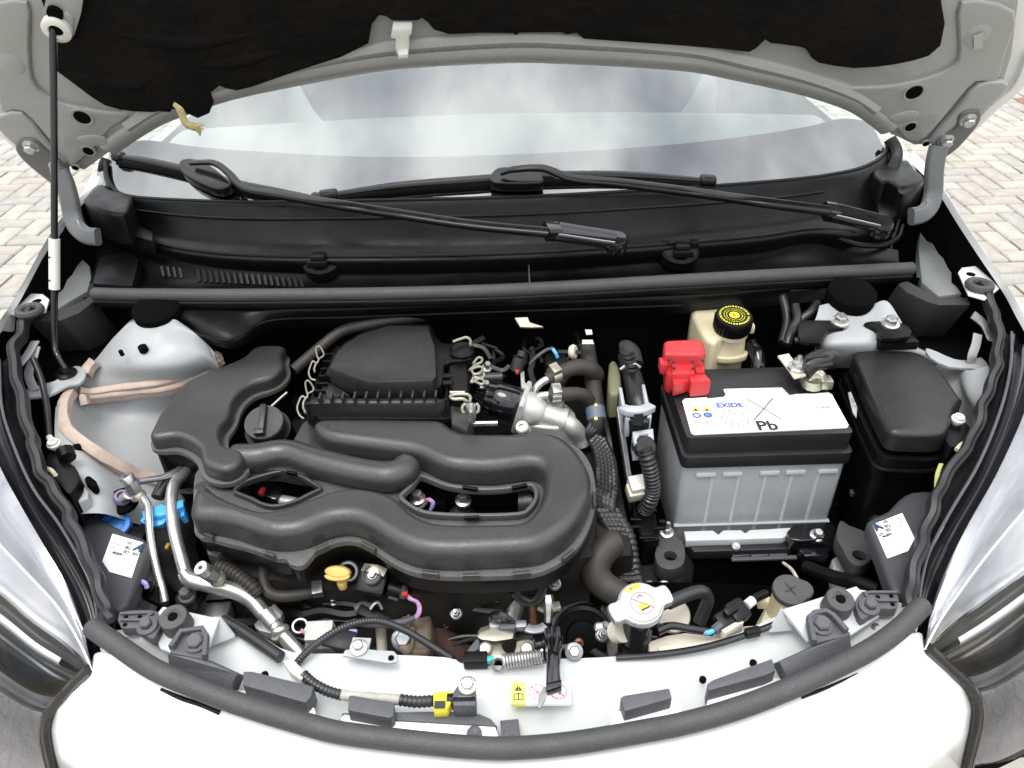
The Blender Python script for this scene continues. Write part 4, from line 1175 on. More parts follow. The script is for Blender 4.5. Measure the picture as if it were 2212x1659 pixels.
hR = headlight(1,
    [(1990, 1328, .80), (1986, 1286, .815), (2005, 1199, .835), (2049, 1113, .860), (2116, 998, .886), (2163, 878, .908), (2182, 790, .92), (2184, 720, .928)],
    [(1996, 1403, .785), (2015, 1305, .808), (2044, 1228, .828), (2092, 1132, .852), (2154, 1022, .876), (2212, 893, .90), (2240, 800, .912), (2250, 730, .92)],
    [(1997, 1404, .784), (2028, 1345, .80), (2063, 1293, .815), (2125, 1209, .833), (2212, 1104, .853), (2270, 1040, .865), (2330, 960, .878), (2390, 880, .888)],
    [(1998, 1405, .783), (2030, 1382, .785), (2076, 1340, .793), (2138, 1296, .803), (2212, 1240, .816), (2280, 1185, .828), (2360, 1110, .84), (2440, 1030, .85)],
    [(2035, 1440, .758), (2080, 1446, .752), (2115, 1448, .75), (2155, 1436, .75), (2212, 1404, .755), (2280, 1352, .76), (2370, 1280, .77), (2460, 1200, .78)],
    [(2103, 1520, .70), (2130, 1516, .702), (2155, 1510, .703), (2182, 1500, .705), (2212, 1485, .705), (2290, 1432, .71), (2380, 1360, .715), (2470, 1280, .72)],
    [(2078, 1660, .60), (2108, 1655, .60), (2140, 1650, .60), (2175, 1645, .60), (2212, 1630, .60), (2290, 1590, .605), (2390, 1530, .61), (2490, 1450, .615)],
    'swept back headlight with clear lens beside the fuse box fender')
# lip strip with wavy folds between headlight and bay
def wavy(lst, z0, z1):
    N = len(lst)
    pts = [U(x, y, z0 + (z1 - z0) * i / (N - 1)) for i, (x, y) in enumerate(lst)]
    path = cr(pts, 8)
    path = [p + V((0.0016 * math.sin(i * .62) + .0012 * math.sin(i * .23), .0, .003 * math.sin(i * .41))) for i, p in enumerate(path)]
    return path
WL = wavy([(62, 668), (48, 700), (34, 740), (30, 790), (42, 850), (58, 920), (76, 965), (82, 1010), (108, 1052), (140, 1092), (160, 1140), (185, 1200), (212, 1262), (228, 1310), (236, 1345)], .94, .83)
mk('wing_seal', sweep(WL, [(-.0065, 0), (-.005, .005), (.0, .0065), (.0025, .003), (.005, .0045), (.007, 0), (.005, -.010), (-.005, -.010)], V((0, -.3, .95))), M_wseal, hL, label='wavy dark rubber flap between inner wing and headlight')
WR = wavy([(2118, 612), (2138, 650), (2152, 690), (2160, 735), (2152, 790), (2142, 830), (2124, 880), (2108, 930), (2075, 985), (2040, 1040), (2020, 1090), (2000, 1140), (1984, 1200), (1972, 1260), (1962, 1312)], .94, .83)
mk('wing_seal', sweep(WR, [(-.007, 0), (-.005, .0045), (-.0025, .003), (.0, .0065), (.005, .005), (.0065, 0), (.005, -.010), (-.005, -.010)], V((0, -.3, .95))), M_wseal, hR, label='wavy dark rubber flap between fuse box side and headlight')
M_felt = mat('black_foam_felt', (0.010, 0.010, 0.011), 0.95, spec=.15, bump=.9, bscale=90, bdist=.004)
def resample(pts, n):
    d = cr(pts, 8); L = [0]
    for p, q in zip(d, d[1:]): L.append(L[-1] + (q - p).length)
    out, j = [], 0
    for i in range(n):
        t = L[-1] * i / (n - 1)
        while j < len(L) - 2 and L[j + 1] < t: j += 1
        out.append(d[j].lerp(d[j + 1], min(1, (t - L[j]) / max(1e-9, L[j + 1] - L[j]))))
    return out
for a, s, h in ((WL, -1, hL), (WR, 1, hR)):
    w0 = resample(a[::4], 12); w1 = resample(list(reversed(RI[s])), 12)
    mk('foam_strip', grid([[p + V((s * .004, 0, -.007)) for p in w0], [p.lerp(q, .5) + V((0, 0, -.016)) for p, q in zip(w0, w1)], [p + V((0, 0, -.004)) for p in w1]], 3, 4), M_felt, h)
# ================================================================== engine bay contents
def c3(lst, z, n=3): return cr(UL(lst, z), n, True)
UPZ = V((0, 0, 1))
def c3s(lst, zb, zt, n=2, zo=None):
    """outline of an upright body: its front edges were read at the foot, its rear edges at the top"""
    N = len(lst); area = sum(lst[i - 1][0] * lst[i][1] - lst[i][0] * lst[i - 1][1] for i in range(N))
    sg = 1 if area > 0 else -1
    out = []
    for i, (x, y) in enumerate(lst):
        a, b = lst[i - 1], lst[(i + 1) % N]
        tx_, ty_ = b[0] - a[0], b[1] - a[1]
        L = math.hypot(tx_, ty_) or 1
        ny = -tx_ / L * sg
        k = min(1, max(0, (ny + .45) / .9))
        p = U(x, y, zt + (zb - zt) * k)
        out.append(V((p.x, p.y, zo if zo is not None else zb)))
    if n == 1: return out
    d = cr(out, 6, True); d.append(d[0])
    L = [0]
    for p, q in zip(d, d[1:]): L.append(L[-1] + (q - p).length)
    m = max(12, int(L[-1] / .0045)); res, j = [], 0
    for i in range(m):
        t = L[-1] * i / m
        while j < len(L) - 2 and L[j + 1] < t: j += 1
        res.append(d[j].lerp(d[j + 1], (t - L[j]) / max(1e-9, L[j + 1] - L[j])))
    for _ in range(3): res = [(res[i - 1] + res[i] * 2 + res[(i + 1) % m]) / 4 for i in range(m)]
    return res

# ---- bay sides and dark mass under everything
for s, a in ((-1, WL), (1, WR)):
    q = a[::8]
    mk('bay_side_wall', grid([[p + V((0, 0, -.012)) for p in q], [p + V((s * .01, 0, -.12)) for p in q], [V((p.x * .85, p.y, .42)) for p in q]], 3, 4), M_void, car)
eng = thing('engine', 'dark engine block with rusty manifold deep in the bay under the air intake', 'engine', (0, .75, .42))
mk('block', box((-.10, .83, .60), (.52, .36, .30)), M_dark, eng, bevel=.02)
mk('cylinder_head', prism(UL([(420, 1100), (620, 900), (1000, 900), (1290, 960), (1290, 1200), (900, 1290), (480, 1240)], .775), .16), M_dark, eng, bevel=.01)
mk('gearbox_housing', pillow(c3([(1230, 1160), (1420, 1150), (1500, 1230), (1440, 1330), (1290, 1330), (1220, 1260)], .66), .18, .03), M_dark, eng)
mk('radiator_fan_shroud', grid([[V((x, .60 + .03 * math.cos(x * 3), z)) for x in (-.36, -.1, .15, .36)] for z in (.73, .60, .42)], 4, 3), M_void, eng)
# exhaust manifold and heat shield
mk('exhaust_manifold', tube([U(x, y, z) for x, y, z in ((905, 1300, .72), (930, 1330, .71), (945, 1380, .69), (990, 1415, .68), (1040, 1430, .67))], [.016, .019, .021, .019, .016], 6, 14), M_rust, eng, label='rusty brown exhaust manifold')
mk('heat_shield', pillow(c3([(866, 1340), (880, 1316), (915, 1312), (930, 1330), (932, 1385), (925, 1412), (895, 1420), (862, 1405), (856, 1370)], .735), .05, .006, (0, -.55, .83)), M_heat, eng, label='stained beige metal heat shield')
mk('shield_rib', tube([U(x, y, .745) for x, y in ((882, 1330), (892, 1360), (890, 1395), (882, 1412))], .0022, 5, 6), M_heat, eng)
bolt(U(872, 1380, .74), eng, (0, -.55, .83), .009, .007, M_steel)
mk('lifting_column', tube([U(x, y, z) for x, y, z in ((818, 1310, .74), (822, 1350, .72), (826, 1412, .70))], .0062, 4, 12), M_creamw, eng)
mk('grey_pipe', tube([U(x, y, z) for x, y, z in ((1120, 1280, .73), (1112, 1310, .715), (1098, 1345, .70), (1092, 1375, .69))], .0115, 5, 14), M_alup, eng, label='grey metal pipe rising behind the latch')
mk('copper_pipe', tube([U(x, y, z) for x, y, z in ((1150, 1305, .73), (1152, 1330, .72), (1152, 1365, .70))], .0048, 4, 12), M_copper, eng, label='copper brown tube behind the latch')
mk('bracket_plate', prism(UL([(1165, 1302), (1208, 1298), (1212, 1312), (1180, 1320), (1160, 1312)], .745), .006), M_yzinc, eng, bevel=.001)
mk('spark_sensor', tube([U(1183, 1285, .755), U(1184, 1300, .75), U(1184, 1330, .74), U(1183, 1345, .735)], [.006, .007, .0045, .004], 4, 6), M_zinc, eng)
mk('sensor_boot', tube([U(1183, 1335, .735), U(1182, 1362, .725)], .005, 3, 10), M_black, eng)
for x, y, z, r in ((962, 1290, .74, .0045), (985, 1325, .735, .005), (1198, 1262, .76, .005), (910, 1295, .745, .0065), (1300, 1372, .74, .005)):
    bolt(U(x, y, z), eng, (0, -.5, .85), r, .010, M_steel, stud=.006)
mk('pulley', lathe([(.036, -.02), (.036, .0), (.032, .003), (.030, -.003), (.02, -.003), (.018, .003), (.005, .004), (.0001, .004)], U(1258, 1375, .70), (0, -.8, .6), 32), M_black, eng)
mk('pulley_bolt', lathe([(.0055, 0), (.0055, .003), (.0025, .004), (.0025, .0), (.0001, .0)], U(1250, 1388, .715), (0, -.8, .6), 14), M_copper, eng)
mk('belt_cover', grid([[U(x, y, z) for x, y, z in r] for r in (((1190, 1340, .72), (1220, 1310, .725), (1270, 1300, .72), (1310, 1330, .70)), ((1200, 1370, .70), (1230, 1335, .71), (1275, 1320, .70), (1300, 1350, .68)))], 5, 3), M_steel, eng)
for q in (((1000, 1290, .74), (1015, 1278, .745), (1022, 1262, .75)), ((1005, 1300, .735), (1030, 1302, .735), (1075, 1296, .735)), ((1000, 1310, .73), (1040, 1318, .73), (1088, 1322, .725))):
    mk('bracket_rod', tube(UL(q), .003, 4, 6), M_steel, eng)
mk('vacuum_hose', tube([U(x, y, z) for x, y, z in ((1110, 1275, .77), (1125, 1292, .76), (1145, 1298, .755), (1162, 1290, .76), (1175, 1262, .775))], .0065, 6, 10), M_conduit, eng)
mk('support_post', tube([U(1425, 1230, .67), U(1438, 1280, .64), U(1445, 1310, .62)], [.009, .0105, .0105], 4, 10), M_creamw, eng)

# ================================================================== air intake
intake = thing('air_intake', 'large charcoal plastic air intake manifold looping over the engine', 'air intake', U(900, 1100, .78))
ZT = .868
lobe = [(613, 749), (555, 750), (528, 773), (469, 798), (405, 825), (380, 856), (350, 892), (334, 929), (330, 950), (340, 960), (371, 954), (396, 956), (421, 968), (440, 985), (447, 1014), (470, 1024), (491, 1030), (510, 1022), (520, 1006), (518, 974),
        (496, 970), (478, 964), (471, 950), (476, 933), (496, 910), (500, 887), (517, 860), (548, 839), (590, 828), (613, 806), (611, 790), (605, 770)]
mk('resonator', pillow(offset2(ccw(c3s(lobe, ZT - .014, ZT - .002, 2, ZT - .008)), -.003), .020, .008), M_plast, intake, label='broad resonator lobe at the end of the intake')
LB0 = c3s(lobe, ZT - .014, ZT - .002, 2, ZT - .021)
lobef = offset2(ccw(LB0), -.009)
for _ in range(6): lobef = [(lobef[i - 1] + lobef[i] * 2 + lobef[(i + 1) % len(lobef)]) / 4 for i in range(len(lobef))]
mk('resonator_flange', prism(lobef, .006), M_flange, intake, bevel=.001)
lobeg = offset2(ccw([p - V((0, 0, .010)) for p in LB0]), -.002)
mk('resonator_base', prism(lobeg, .06), M_black, intake, bevel=.004)
runner = [(420, 1140), (430, 1040), (468, 1063), (497, 1077), (549, 1096), (580, 1100), (622, 1092), (664, 1076), (716, 1057), (757, 1050), (799, 1053), (841, 1064), (866, 1080), (895, 1107), (937, 1124), (1010, 1128), (1120, 1125), (1141, 1115), (1160, 1092), (1171, 1070),
          (1175, 1052), (1170, 1042), (1156, 1035), (1138, 1034), (1093, 1041), (1052, 1044), (990, 1041), (958, 1034), (936, 1024), (915, 1013), (888, 1005), (850, 1000), (800, 993), (740, 985), (706, 977), (688, 964), (678, 944), (676, 920), (692, 903), (760, 902), (860, 903), (950, 905), (966, 914), (985, 926), (1010, 933), (1072, 934), (1135, 933), (1187, 931), (1218, 943), (1242, 963),
          (1264, 997), (1275, 1036), (1275, 1088), (1261, 1130), (1239, 1167), (1197, 1200), (1156, 1218), (1052, 1225), (968, 1228), (906, 1222), (864, 1207), (835, 1190), (799, 1166), (768, 1154), (736, 1154), (705, 1162), (674, 1177), (632, 1186), (595, 1186), (559, 1178), (516, 1163), (470, 1152)]
mk('runner', pillow(c3s(runner, ZT - .029, ZT - .003, 2, ZT - .014), .031, .014, steps=7), M_plast, intake, label='wide looping runner of the intake')
flange = [(419, 1045), (420, 1148), (455, 1162), (486, 1172), (520, 1180), (560, 1192), (597, 1206), (617, 1207), (627, 1218), (645, 1223), (662, 1216), (680, 1194), (715, 1176), (745, 1169), (770, 1171), (800, 1184), (845, 1214), (880, 1232), (930, 1243), (1000, 1246), (1080, 1244), (1150, 1240), (1200, 1222), (1240, 1192), (1268, 1152), (1284, 1102), (1287, 1060), (1281, 1020), (1268, 990), (1240, 962),
          (1180, 945), (1000, 945), (960, 925), (700, 915), (668, 935), (640, 968), (600, 985), (545, 985), (500, 1000), (450, 1000), (428, 1015)]
hole1 = [(507, 1062), (520, 1048), (545, 1036), (590, 1023), (620, 1021), (650, 1030), (680, 1047), (693, 1057), (672, 1068), (640, 1084), (600, 1095), (570, 1092), (545, 1080), (520, 1070)]
hole2 = [(908, 1031), (933, 1039), (968, 1052), (1031, 1060), (1093, 1058), (1141, 1050), (1156, 1058), (1158, 1080), (1143, 1103), (1120, 1114), (1031, 1117), (933, 1113), (895, 1101), (869, 1082), (868, 1072), (885, 1056), (897, 1043)]
ZF = ZT - .034
fl_o = c3(flange, ZF, 2)
mk('manifold_flange', prism(fl_o, .007, [c3(hole1, ZF, 2), c3(hole2, ZF, 2)]), M_flange, intake, bevel=.0012, label='pale edged lower flange plate of the intake')
low = offset2(ccw(c3(flange, ZF - .0085, 2)), .003)
mk('manifold_lower_half', prism(low, .030, [offset2(ccw(c3(hole1, ZF - .0085, 2)), -.003), offset2(ccw(c3(hole2, ZF - .0085, 2)), -.003)]), M_black, intake, bevel=.002)
rim2 = c3(hole2, ZF + .004, 3)
mk('opening_rim', sweep(rim2, rrect(.005, .009, .0015), UPZ, closed=True), M_flange, intake)
rim1 = c3(hole1, ZF + .003, 3)
mk('opening_rim', sweep(rim1, rrect(.0045, .007, .0015), UPZ, closed=True), M_plast, intake)
# little clip tongues along the flange edge
for x0, y0, x1, y1 in ((684, 1193, 712, 1180), (782, 1176, 812, 1192), (912, 1240, 948, 1244), (1000, 1247, 1036, 1246), (1108, 1244, 1146, 1240), (1215, 1212, 1240, 1192), (1283, 1068, 1284, 1098), (575, 1198, 595, 1205), (444, 1156, 462, 1164)):
    mk('flange_tongue', sweep([U(x0, y0, ZF + .001), U(x1, y1, ZF + .001)], rrect(.004, .009, .001), UPZ), M_plast, intake)
for x0, y0, x1, y1 in ((1000, 1053, 1032, 1058), (1106, 1055, 1138, 1048), (620, 1020, 640, 1024), (1003, 1119, 1035, 1118)):
    mk('opening_tongue', sweep([U(x0, y0, ZF + .008), U(x1, y1, ZF + .008)], rrect(.004, .005, .001), UPZ), M_black, intake)
# middle duct with rounded end
mk('middle_duct', tube([U(x, y, ZT - .019) for x, y in ((512, 990), (560, 988), (600, 980), (635, 982), (680, 998), (740, 1014), (800, 1026), (840, 1030), (868, 1022), (880, 1008))], [.018, .018, .0175, .0175, .018, .018, .018, .019, .0185, .0175], 6, 18, round_end=True), M_plast, intake, label='rounded inner duct with a bent end')
mk('web', prism(c3([(520, 974), (548, 968), (575, 974), (602, 972), (626, 960), (642, 936), (654, 914), (672, 908), (690, 950), (760, 990), (840, 1005), (840, 1035), (700, 1030), (600, 1015), (520, 1010)], ZT - .026, 2), .02), M_plast, intake, bevel=.002)
# tab under the runner
mk('mount_tab', prism(UL([(620, 1226), (660, 1226), (672, 1232), (670, 1240), (622, 1240)], .775), .02), M_black, intake, bevel=.002)
mk('end_gusset', prism(UL([(440, 1165), (500, 1178), (470, 1200), (448, 1196)], .80), .04), M_plast, intake, bevel=.002)
# sensor, bolts and wiring visible through the openings
mk('coil_connector', box(U(583, 1068, .795), (.034, .022, .022), basis((0, -.2, 1), (1, -.35, 0))), M_gloss, intake, bevel=.003)
mk('coil_plug', tube([U(533, 1055, .795), U(556, 1062, .795)], .008, 3, 10), M_conduit, intake)
mk('coil_plug_tail', tube([U(608, 1082, .79), U(640, 1088, .79)], .008, 3, 10), M_alu, intake)
mk('red_lock', box(U(566, 1062, .806), (.005, .010, .006), basis((0, -.2, 1), (1, -.35, 0))), M_wred, intake)
for x, y in ((902, 1077), (1001, 1081)):
    bolt(U(x, y, .812), intake, (0, -.15, 1), .0072, .010, M_zinc, flange=1.4)
mk('coil_housing', box(U(940, 1090, .785), (.03, .03, .03)), M_black, intake, bevel=.003)
mk('wire', tube([U(901, 1102, .81), U(915, 1092, .812), U(922, 1082, .812)], .002, 5, 6), M_trimgrey, intake)
mk('wire', tube([U(922, 1080, .81), U(932, 1082, .812), U(934, 1096, .80)], .0024, 5, 6), M_wpink, intake)
mk('wire', tube([U(926, 1078, .81), U(936, 1086, .81), U(930, 1102, .80)], .0024, 5, 6), M_wlilac, intake)
mk('throttle_nut', bolt_geo(U(998, 1112, .79), (0, -.3, 1), .012, .008, 1.3), M_dark, intake)
mk('inner_duct', tube([U(1120, 1085, .80), U(1150, 1085, .80)], .02, 3, 14), M_plast, intake)

# ---- oil filler cap
cap = thing('oil_filler_cap', 'round black oil filler cap with a raised grip bar beside the intake lobe', 'filler cap', U(571, 915, .82))
pc = U(571, 914, .852)
CAX = (0, -.40, .92)
mk('cap_disc', lathe([(.024, -.02), (.0255, -.004), (.0255, .0), (.024, .0015), (.0001, .0015)], pc, CAX, 36), M_plast2, cap)
mk('grip_bar', box(pc + V((-.001, .000, .006)), (.0085, .042, .011), basis(CAX, (1, .06, 0))), M_plast2, cap, bevel=.002)
mk('grip_block', box(pc + V((-.002, -.018, -.001)), (.013, .008, .011), basis(CAX, (1, .06, 0))), M_plast2, cap, bevel=.0015)
mk('filler_neck', lathe([(.030, -.06), (.030, -.016), (.0001, -.016)], pc, CAX, 28), M_black, cap)
mk('cap_rim', lathe([(.0225, .0014), (.0248, .0014), (.0248, .0032), (.0225, .0032)], pc, CAX, 36), M_plast2, cap)

# ================================================================== air filter box
abox = thing('air_filter_box', 'black air filter box with wire clips behind the intake runner', 'filter box', U(830, 800, .82))
mk('lower_tray', prism(UL([(659, 888), (672, 850), (690, 800), (725, 745), (960, 740), (1012, 752), (1020, 790), (1010, 900), (960, 905), (690, 905)], .862), .09), M_black, abox, bevel=.006)
mk('front_ledge', pillow(c3s([(658, 888), (662, 872), (671, 857), (700, 856), (800, 858), (900, 857), (960, 856), (968, 862), (968, 880), (958, 892), (942, 898), (800, 899), (670, 897)], .862, .884, 1, .880), .03, .004, steps=3), M_plast2, abox)
mk('lid_skirt', pillow(c3s([(702, 817), (745, 834), (792, 852), (870, 851), (940, 848), (956, 840), (960, 820), (960, 798), (972, 786), (1012, 782), (1020, 768), (1019, 750), (990, 742), (956, 742), (942, 725), (930, 700), (842, 698), (779, 718), (740, 742), (716, 768), (708, 795)], .880, .886, 1, .884), .03, .0035), M_black, abox)
mk('lid', pillow(c3s([(742, 744), (779, 721), (842, 702), (926, 703), (931, 723), (941, 752), (944, 800), (944, 826), (936, 841), (870, 843), (800, 843), (756, 829), (713, 813), (718, 785), (725, 762)], .889, .902, 1, .899), .03, .004, steps=2), M_plast2, abox, label='flat charcoal lid of the air filter box')
mk('side_wedge', prism(UL([(696, 826), (710, 826), (757, 853), (692, 862)], .878), .02), M_plast2, abox, bevel=.001)
for k in range(11):
    x = 692 + k * 25
    mk('ledge_rib', box(U(x, 861 - k * .5, .888), (.0025, .014, .010)), M_plast2, abox)
for k in range(6):
    p = U(716 - k * 5, 770 + k * 16, .878)
    mk('side_rib', box(p, (.016, .003, .010)), M_black, abox)
mk('lug_tower', lathe([(.017, -.03), (.017, .0), (.013, .004), (.0001, .004)], U(998, 756, .892), (0, -.1, 1), 20), M_black, abox)
mk('lug_plate', pillow(c3([(948, 745), (975, 752), (1000, 740), (1018, 752), (1018, 778), (975, 783), (955, 790)], .884, 2), .02, .003), M_black, abox)
mk('side_box', pillow(c3([(975, 792), (1010, 788), (1014, 850), (1008, 862), (972, 862), (968, 800)], .878, 2), .05, .004), M_black, abox)
for y in (812, 827): mk('side_window', box(U(967, y, .888), (.012, .010, .003)), M_cowl, abox, bevel=.001)
mk('side_foot', prism(UL([(972, 868), (1000, 866), (1022, 895), (1008, 930), (975, 915)], .868), .04), M_plast, abox, bevel=.003)
# spring wire clips
def clipwire(pts, z, r=.0012, mt=None):
    mk('wire_clip', tube([U(x, y, z + (q[0] if q else 0)) for x, y, *q in pts], r, 6, 8), mt or M_yzinc, abox)
zc = .895
clipwire([(688, 776), (684, 765), (683, 752), (690, 748), (698, 760), (699, 768), (690, 775), (684, 785), (676, 780), (670, 792), (667, 806), (672, 818), (682, 821)], zc)
clipwire([(684, 783), (679, 795), (680, 804)], zc, .0014)
clipwire([(664, 852), (661, 838), (660, 826), (666, 822), (676, 835), (676, 844), (666, 850), (662, 860), (652, 856), (644, 872), (642, 884), (648, 898), (656, 904)], zc - .01)
clipwire([(662, 858), (656, 868), (655, 880), (660, 892)], zc - .01, .0014)
clipwire([(978, 738), (995, 732), (1008, 729), (1016, 735), (1016, 746)], .905, .002)
clipwire([(1022, 786), (1032, 773), (1041, 774), (1040, 782), (1028, 788), (1014, 800), (1024, 795), (1036, 792), (1043, 797), (1036, 806), (1024, 808), (1020, 802)], .892, .0018)
clipwire([(1022, 812), (1034, 806), (1044, 804), (1044, 814), (1030, 820), (1018, 826), (1024, 816), (1038, 818), (1046, 824), (1040, 830), (1026, 824)], .890, .0018)
clipwire([(972, 848), (1004, 848)], .892, .0022)
clipwire([(1014, 870), (1016, 858), (1008, 852), (985, 852), (973, 856), (980, 862), (1000, 862), (1010, 868)], .893, .0021)
mk('strap_clamp', grid([[U(x, y, z) for x, y, z in r] for r in (((1006, 872, .893), (1017, 870, .897), (1028, 872, .893)), ((1006, 890, .888), (1017, 892, .894), (1028, 890, .888)), ((1008, 912, .868), (1017, 914, .872), (1027, 912, .868)))], 4, 4, .002, (0, .5, -.8)), M_zinc, abox, label='bright metal clamp band beside the filter box')
clipwire([(1004, 872), (999, 878), (999, 888), (1004, 892)], .893, .0018); clipwire([(1030, 872), (1034, 878), (1033, 888), (1029, 892)], .893, .0018)

# ---- dark breather pipe behind the filter box
o = mk('breather_pipe', tube([U(x, y, z) for x, y, z in ((634, 800, .84), (690, 752, .855), (738, 716, .87), (790, 702, .88), (862, 690, .885), (920, 682, .885))], .0085, 6, 12), M_hose, cat='pipe', label='dark breather pipe slanting up behind the filter box')
o = mk('dip_rod', tube([U(x, y, z) for x, y, z in ((585, 879, .86), (596, 869, .862), (608, 858, .864), (620, 848, .866))], .0016, 4, 8), M_yzinc, cat='rod', label='short thin metal rod behind the oil filler cap')

# ================================================================== throttle body
thr = thing('throttle_body', 'cast aluminium throttle body with black actuator behind the intake', 'throttle body', U(1150, 890, .78))
a0, a1 = U(1062, 868, .825), U(1118, 868, .835)
ax_ = (U(1244, 918, .815) - U(1120, 878, .835)).normalized()
pA = U(1118, 876, .845)
mk('actuator', lathe([(.012, -.046), (.020, -.044), (.0225, -.034), (.0245, -.031), (.0245, -.003), (.023, 0.0), (.0001, 0)], pA, ax_, 30), M_gloss, thr, label='glossy black throttle actuator barrel')
for k in range(7):
    a = math.radians(70 + k * 24)
    x_, y_, z_ = basis(ax_)
    d = x_ * math.cos(a) + y_ * math.sin(a)
    mk('actuator_rib', sweep([pA - ax_ * .058 + d * .010, pA - ax_ * .034 + d * .0235], rrect(.003, .003, .0008)), M_cowl, thr)
bx, by, bz = basis(ax_, (0, 0, 1))
mk('mount_flange', box(pA + ax_ * .006, (.050, .060, .008), (bx, by, bz)), M_alu, thr, bevel=.006)
mk('bore', lathe([(.024, .006), (.0235, .022), (.019, .034), (.0155, .038), (.0155, .060), (.017, .062), (.017, .067), (.0001, .067)], pA, ax_, 30), M_alu, thr)
mk('outlet_elbow', tube([pA + ax_ * .060, pA + ax_ * .074 + V((0, -.002, -.004)), U(1250, 940, .80), U(1256, 960, .785)], [.012, .013, .0125, .012], 5, 14), M_alu, thr)
mk('casting', pillow(c3([(1132, 842), (1165, 852), (1210, 868), (1242, 895), (1238, 918), (1200, 930), (1150, 924), (1108, 924), (1118, 885)], .826, 2), .045, .004), M_alu, thr, label='rough cast aluminium housing')
mk('bolt_boss', lathe([(.009, -.02), (.009, .0), (.007, .002), (.004, .002), (.0035, -.002), (.0001, -.002)], U(1127, 922, .845), (-.2, -.5, .8), 22), M_alu, thr)
mk('top_bracket', prism(UL([(1124, 806), (1132, 800), (1134, 826), (1150, 834), (1142, 842), (1126, 836)], .868), .008), M_alu, thr, bevel=.001)
mk('stay_plate', prism(UL([(1160, 862), (1220, 862), (1215, 885), (1180, 900), (1155, 890)], .842), .02), M_alu, thr, bevel=.003)
for pts in ([(1154, 852, .848), (1158, 838, .856), (1170, 826, .862), (1188, 816, .866)], [(1150, 876, .848), (1156, 862, .855), (1170, 855, .86), (1190, 853, .862)]):
    mk('coolant_stub', tube(UL(pts), .0052, 5, 12), M_alup, thr)
mk('sensor_plug', tube([U(1114, 800, .868), U(1124, 772, .885)], .0095, 3, 12), M_conduit, thr)
mk('sensor_lead', tube([U(1124, 772, .885), U(1128, 760, .89)], .006, 3, 8), M_tape, thr)
mk('plug_lock', box(U(1117, 803, .872), (.004, .006, .004)), M_wred, thr)
mk('wire', tube([U(x, y, z) for x, y, z in ((1144, 786, .87), (1160, 770, .88), (1180, 756, .885), (1194, 752, .885))], .0022, 6, 6), M_trimgrey, thr)
mk('wire', tube([U(x, y, z) for x, y, z in ((1194, 754, .885), (1200, 762, .882), (1204, 772, .875))], .0026, 6, 6), M_wblue, thr)
mk('connector', box(U(1200, 790, .862), (.03, .03, .025)), M_black, thr, bevel=.004)
for x, y in ((1048, 836), (1051, 795)): bolt(U(x, y, .865), thr, (.2, -.3, .9), .005, .010, M_zinc)
mk('stud', tube([U(1020, 916, .84), U(1075, 915, .84)], .004, 2, 8), M_zinc, thr)
mk('vacuum_stub', tube([U(1020, 818, .86), U(1085, 815, .86)], .008, 3, 10), M_conduit, thr)

def clamp(p, ax, r, mt, parent, name='hose_clamp'):
    c = mk(name, lathe([(r, -.006), (r * 1.12, -.006), (r * 1.12, .006), (r, .006)], p, ax, 22), mt, parent)
    x, y, z = basis(ax, (0, -.3, 1))
    mk('clamp_ear', box(V(p) + x * (r * 1.25), (.008, .016, .012), (x, y, z)), mt, c, bevel=.001)
    return c
def hose(label, pts, r, mt=M_hose, clamps=(), name='hose', n=6, seg=14, cat='hose'):
    t = thing(name, label, cat, min(UL(pts), key=lambda p: p.z))
    w = UL(pts)
    mk('hose_body', tube(w, r, n, seg), mt, t)
    rr = r if isinstance(r, (int, float)) else sum(r) / len(r)
    for i, mt2 in clamps:
        j = min(i, len(w) - 2)
        clamp(w[i], (w[j + 1] - w[j]), rr, mt2, t)
    return t
hose('upper brown black coolant hose with spring clamp from the throttle body', [(1184, 820, .862), (1198, 811, .866), (1225, 799, .868), (1250, 793, .868), (1274, 797, .862), (1288, 810, .848), (1280, 828, .83)], [.0098, .0098, .0105, .0118, .0122, .0115, .011], clamps=[(1, M_yzinc)])
hose('lower brown coolant hose with bright clamp from the throttle body', [(1188, 853, .860), (1200, 853, .861), (1225, 851, .86), (1250, 851, .855), (1268, 858, .845), (1278, 878, .825)], .0092, clamps=[(1, M_zinc)])
vh = hose('upright brown hose with a blue grey clip left of the wiring connector', [(1268, 745, .86), (1272, 780, .85), (1280, 820, .84), (1286, 870, .83), (1290, 905, .82), (1284, 935, .80), (1276, 955, .78)], [.0115, .012, .012, .0115, .011, .010, .010])
mk('clip_band', lathe([(.0115, -.010), (.0135, -.008), (.0135, .008), (.0115, .010)], U(1287, 893, .824), (.1, -.6, -.5), 22), mat('blue_grey_clip', (.10, .13, .17), .4), vh)
for y in (877, 906): mk('clip_dot', lathe([(.0022, 0), (.0022, .003), (.0001, .003)], U(1287, y, .838), (0, -.4, 1), 10), M_signyel, vh)
hs = thing('loom_bundle', 'black ribbed wiring bundle running down beside the intake loop', 'wiring', U(1320, 1100, .70))
for dx, dy in ((0, 0), (8, 3), (16, 6), (-8, -3), (24, 10)):
    mk('loom_strand', corr([U(x + dx, y + dy, z) for x, y, z in ((1280, 940, .80), (1298, 985, .79), (1302, 1040, .775), (1298, 1090, .76), (1312, 1120, .75))], .006, .006, .14, 8), M_conduit, hs)
for dx in (-14, -5, 4, 13, 22):
    mk('loom_sleeve', corr([U(x + dx, y, z) for x, y, z in ((1308, 1105, .755), (1322, 1130, .75), (1338, 1160, .74), (1345, 1200, .725), (1352, 1240, .71), (1366, 1275, .70))], .0085, .007, .16, 8), M_conduit, hs)
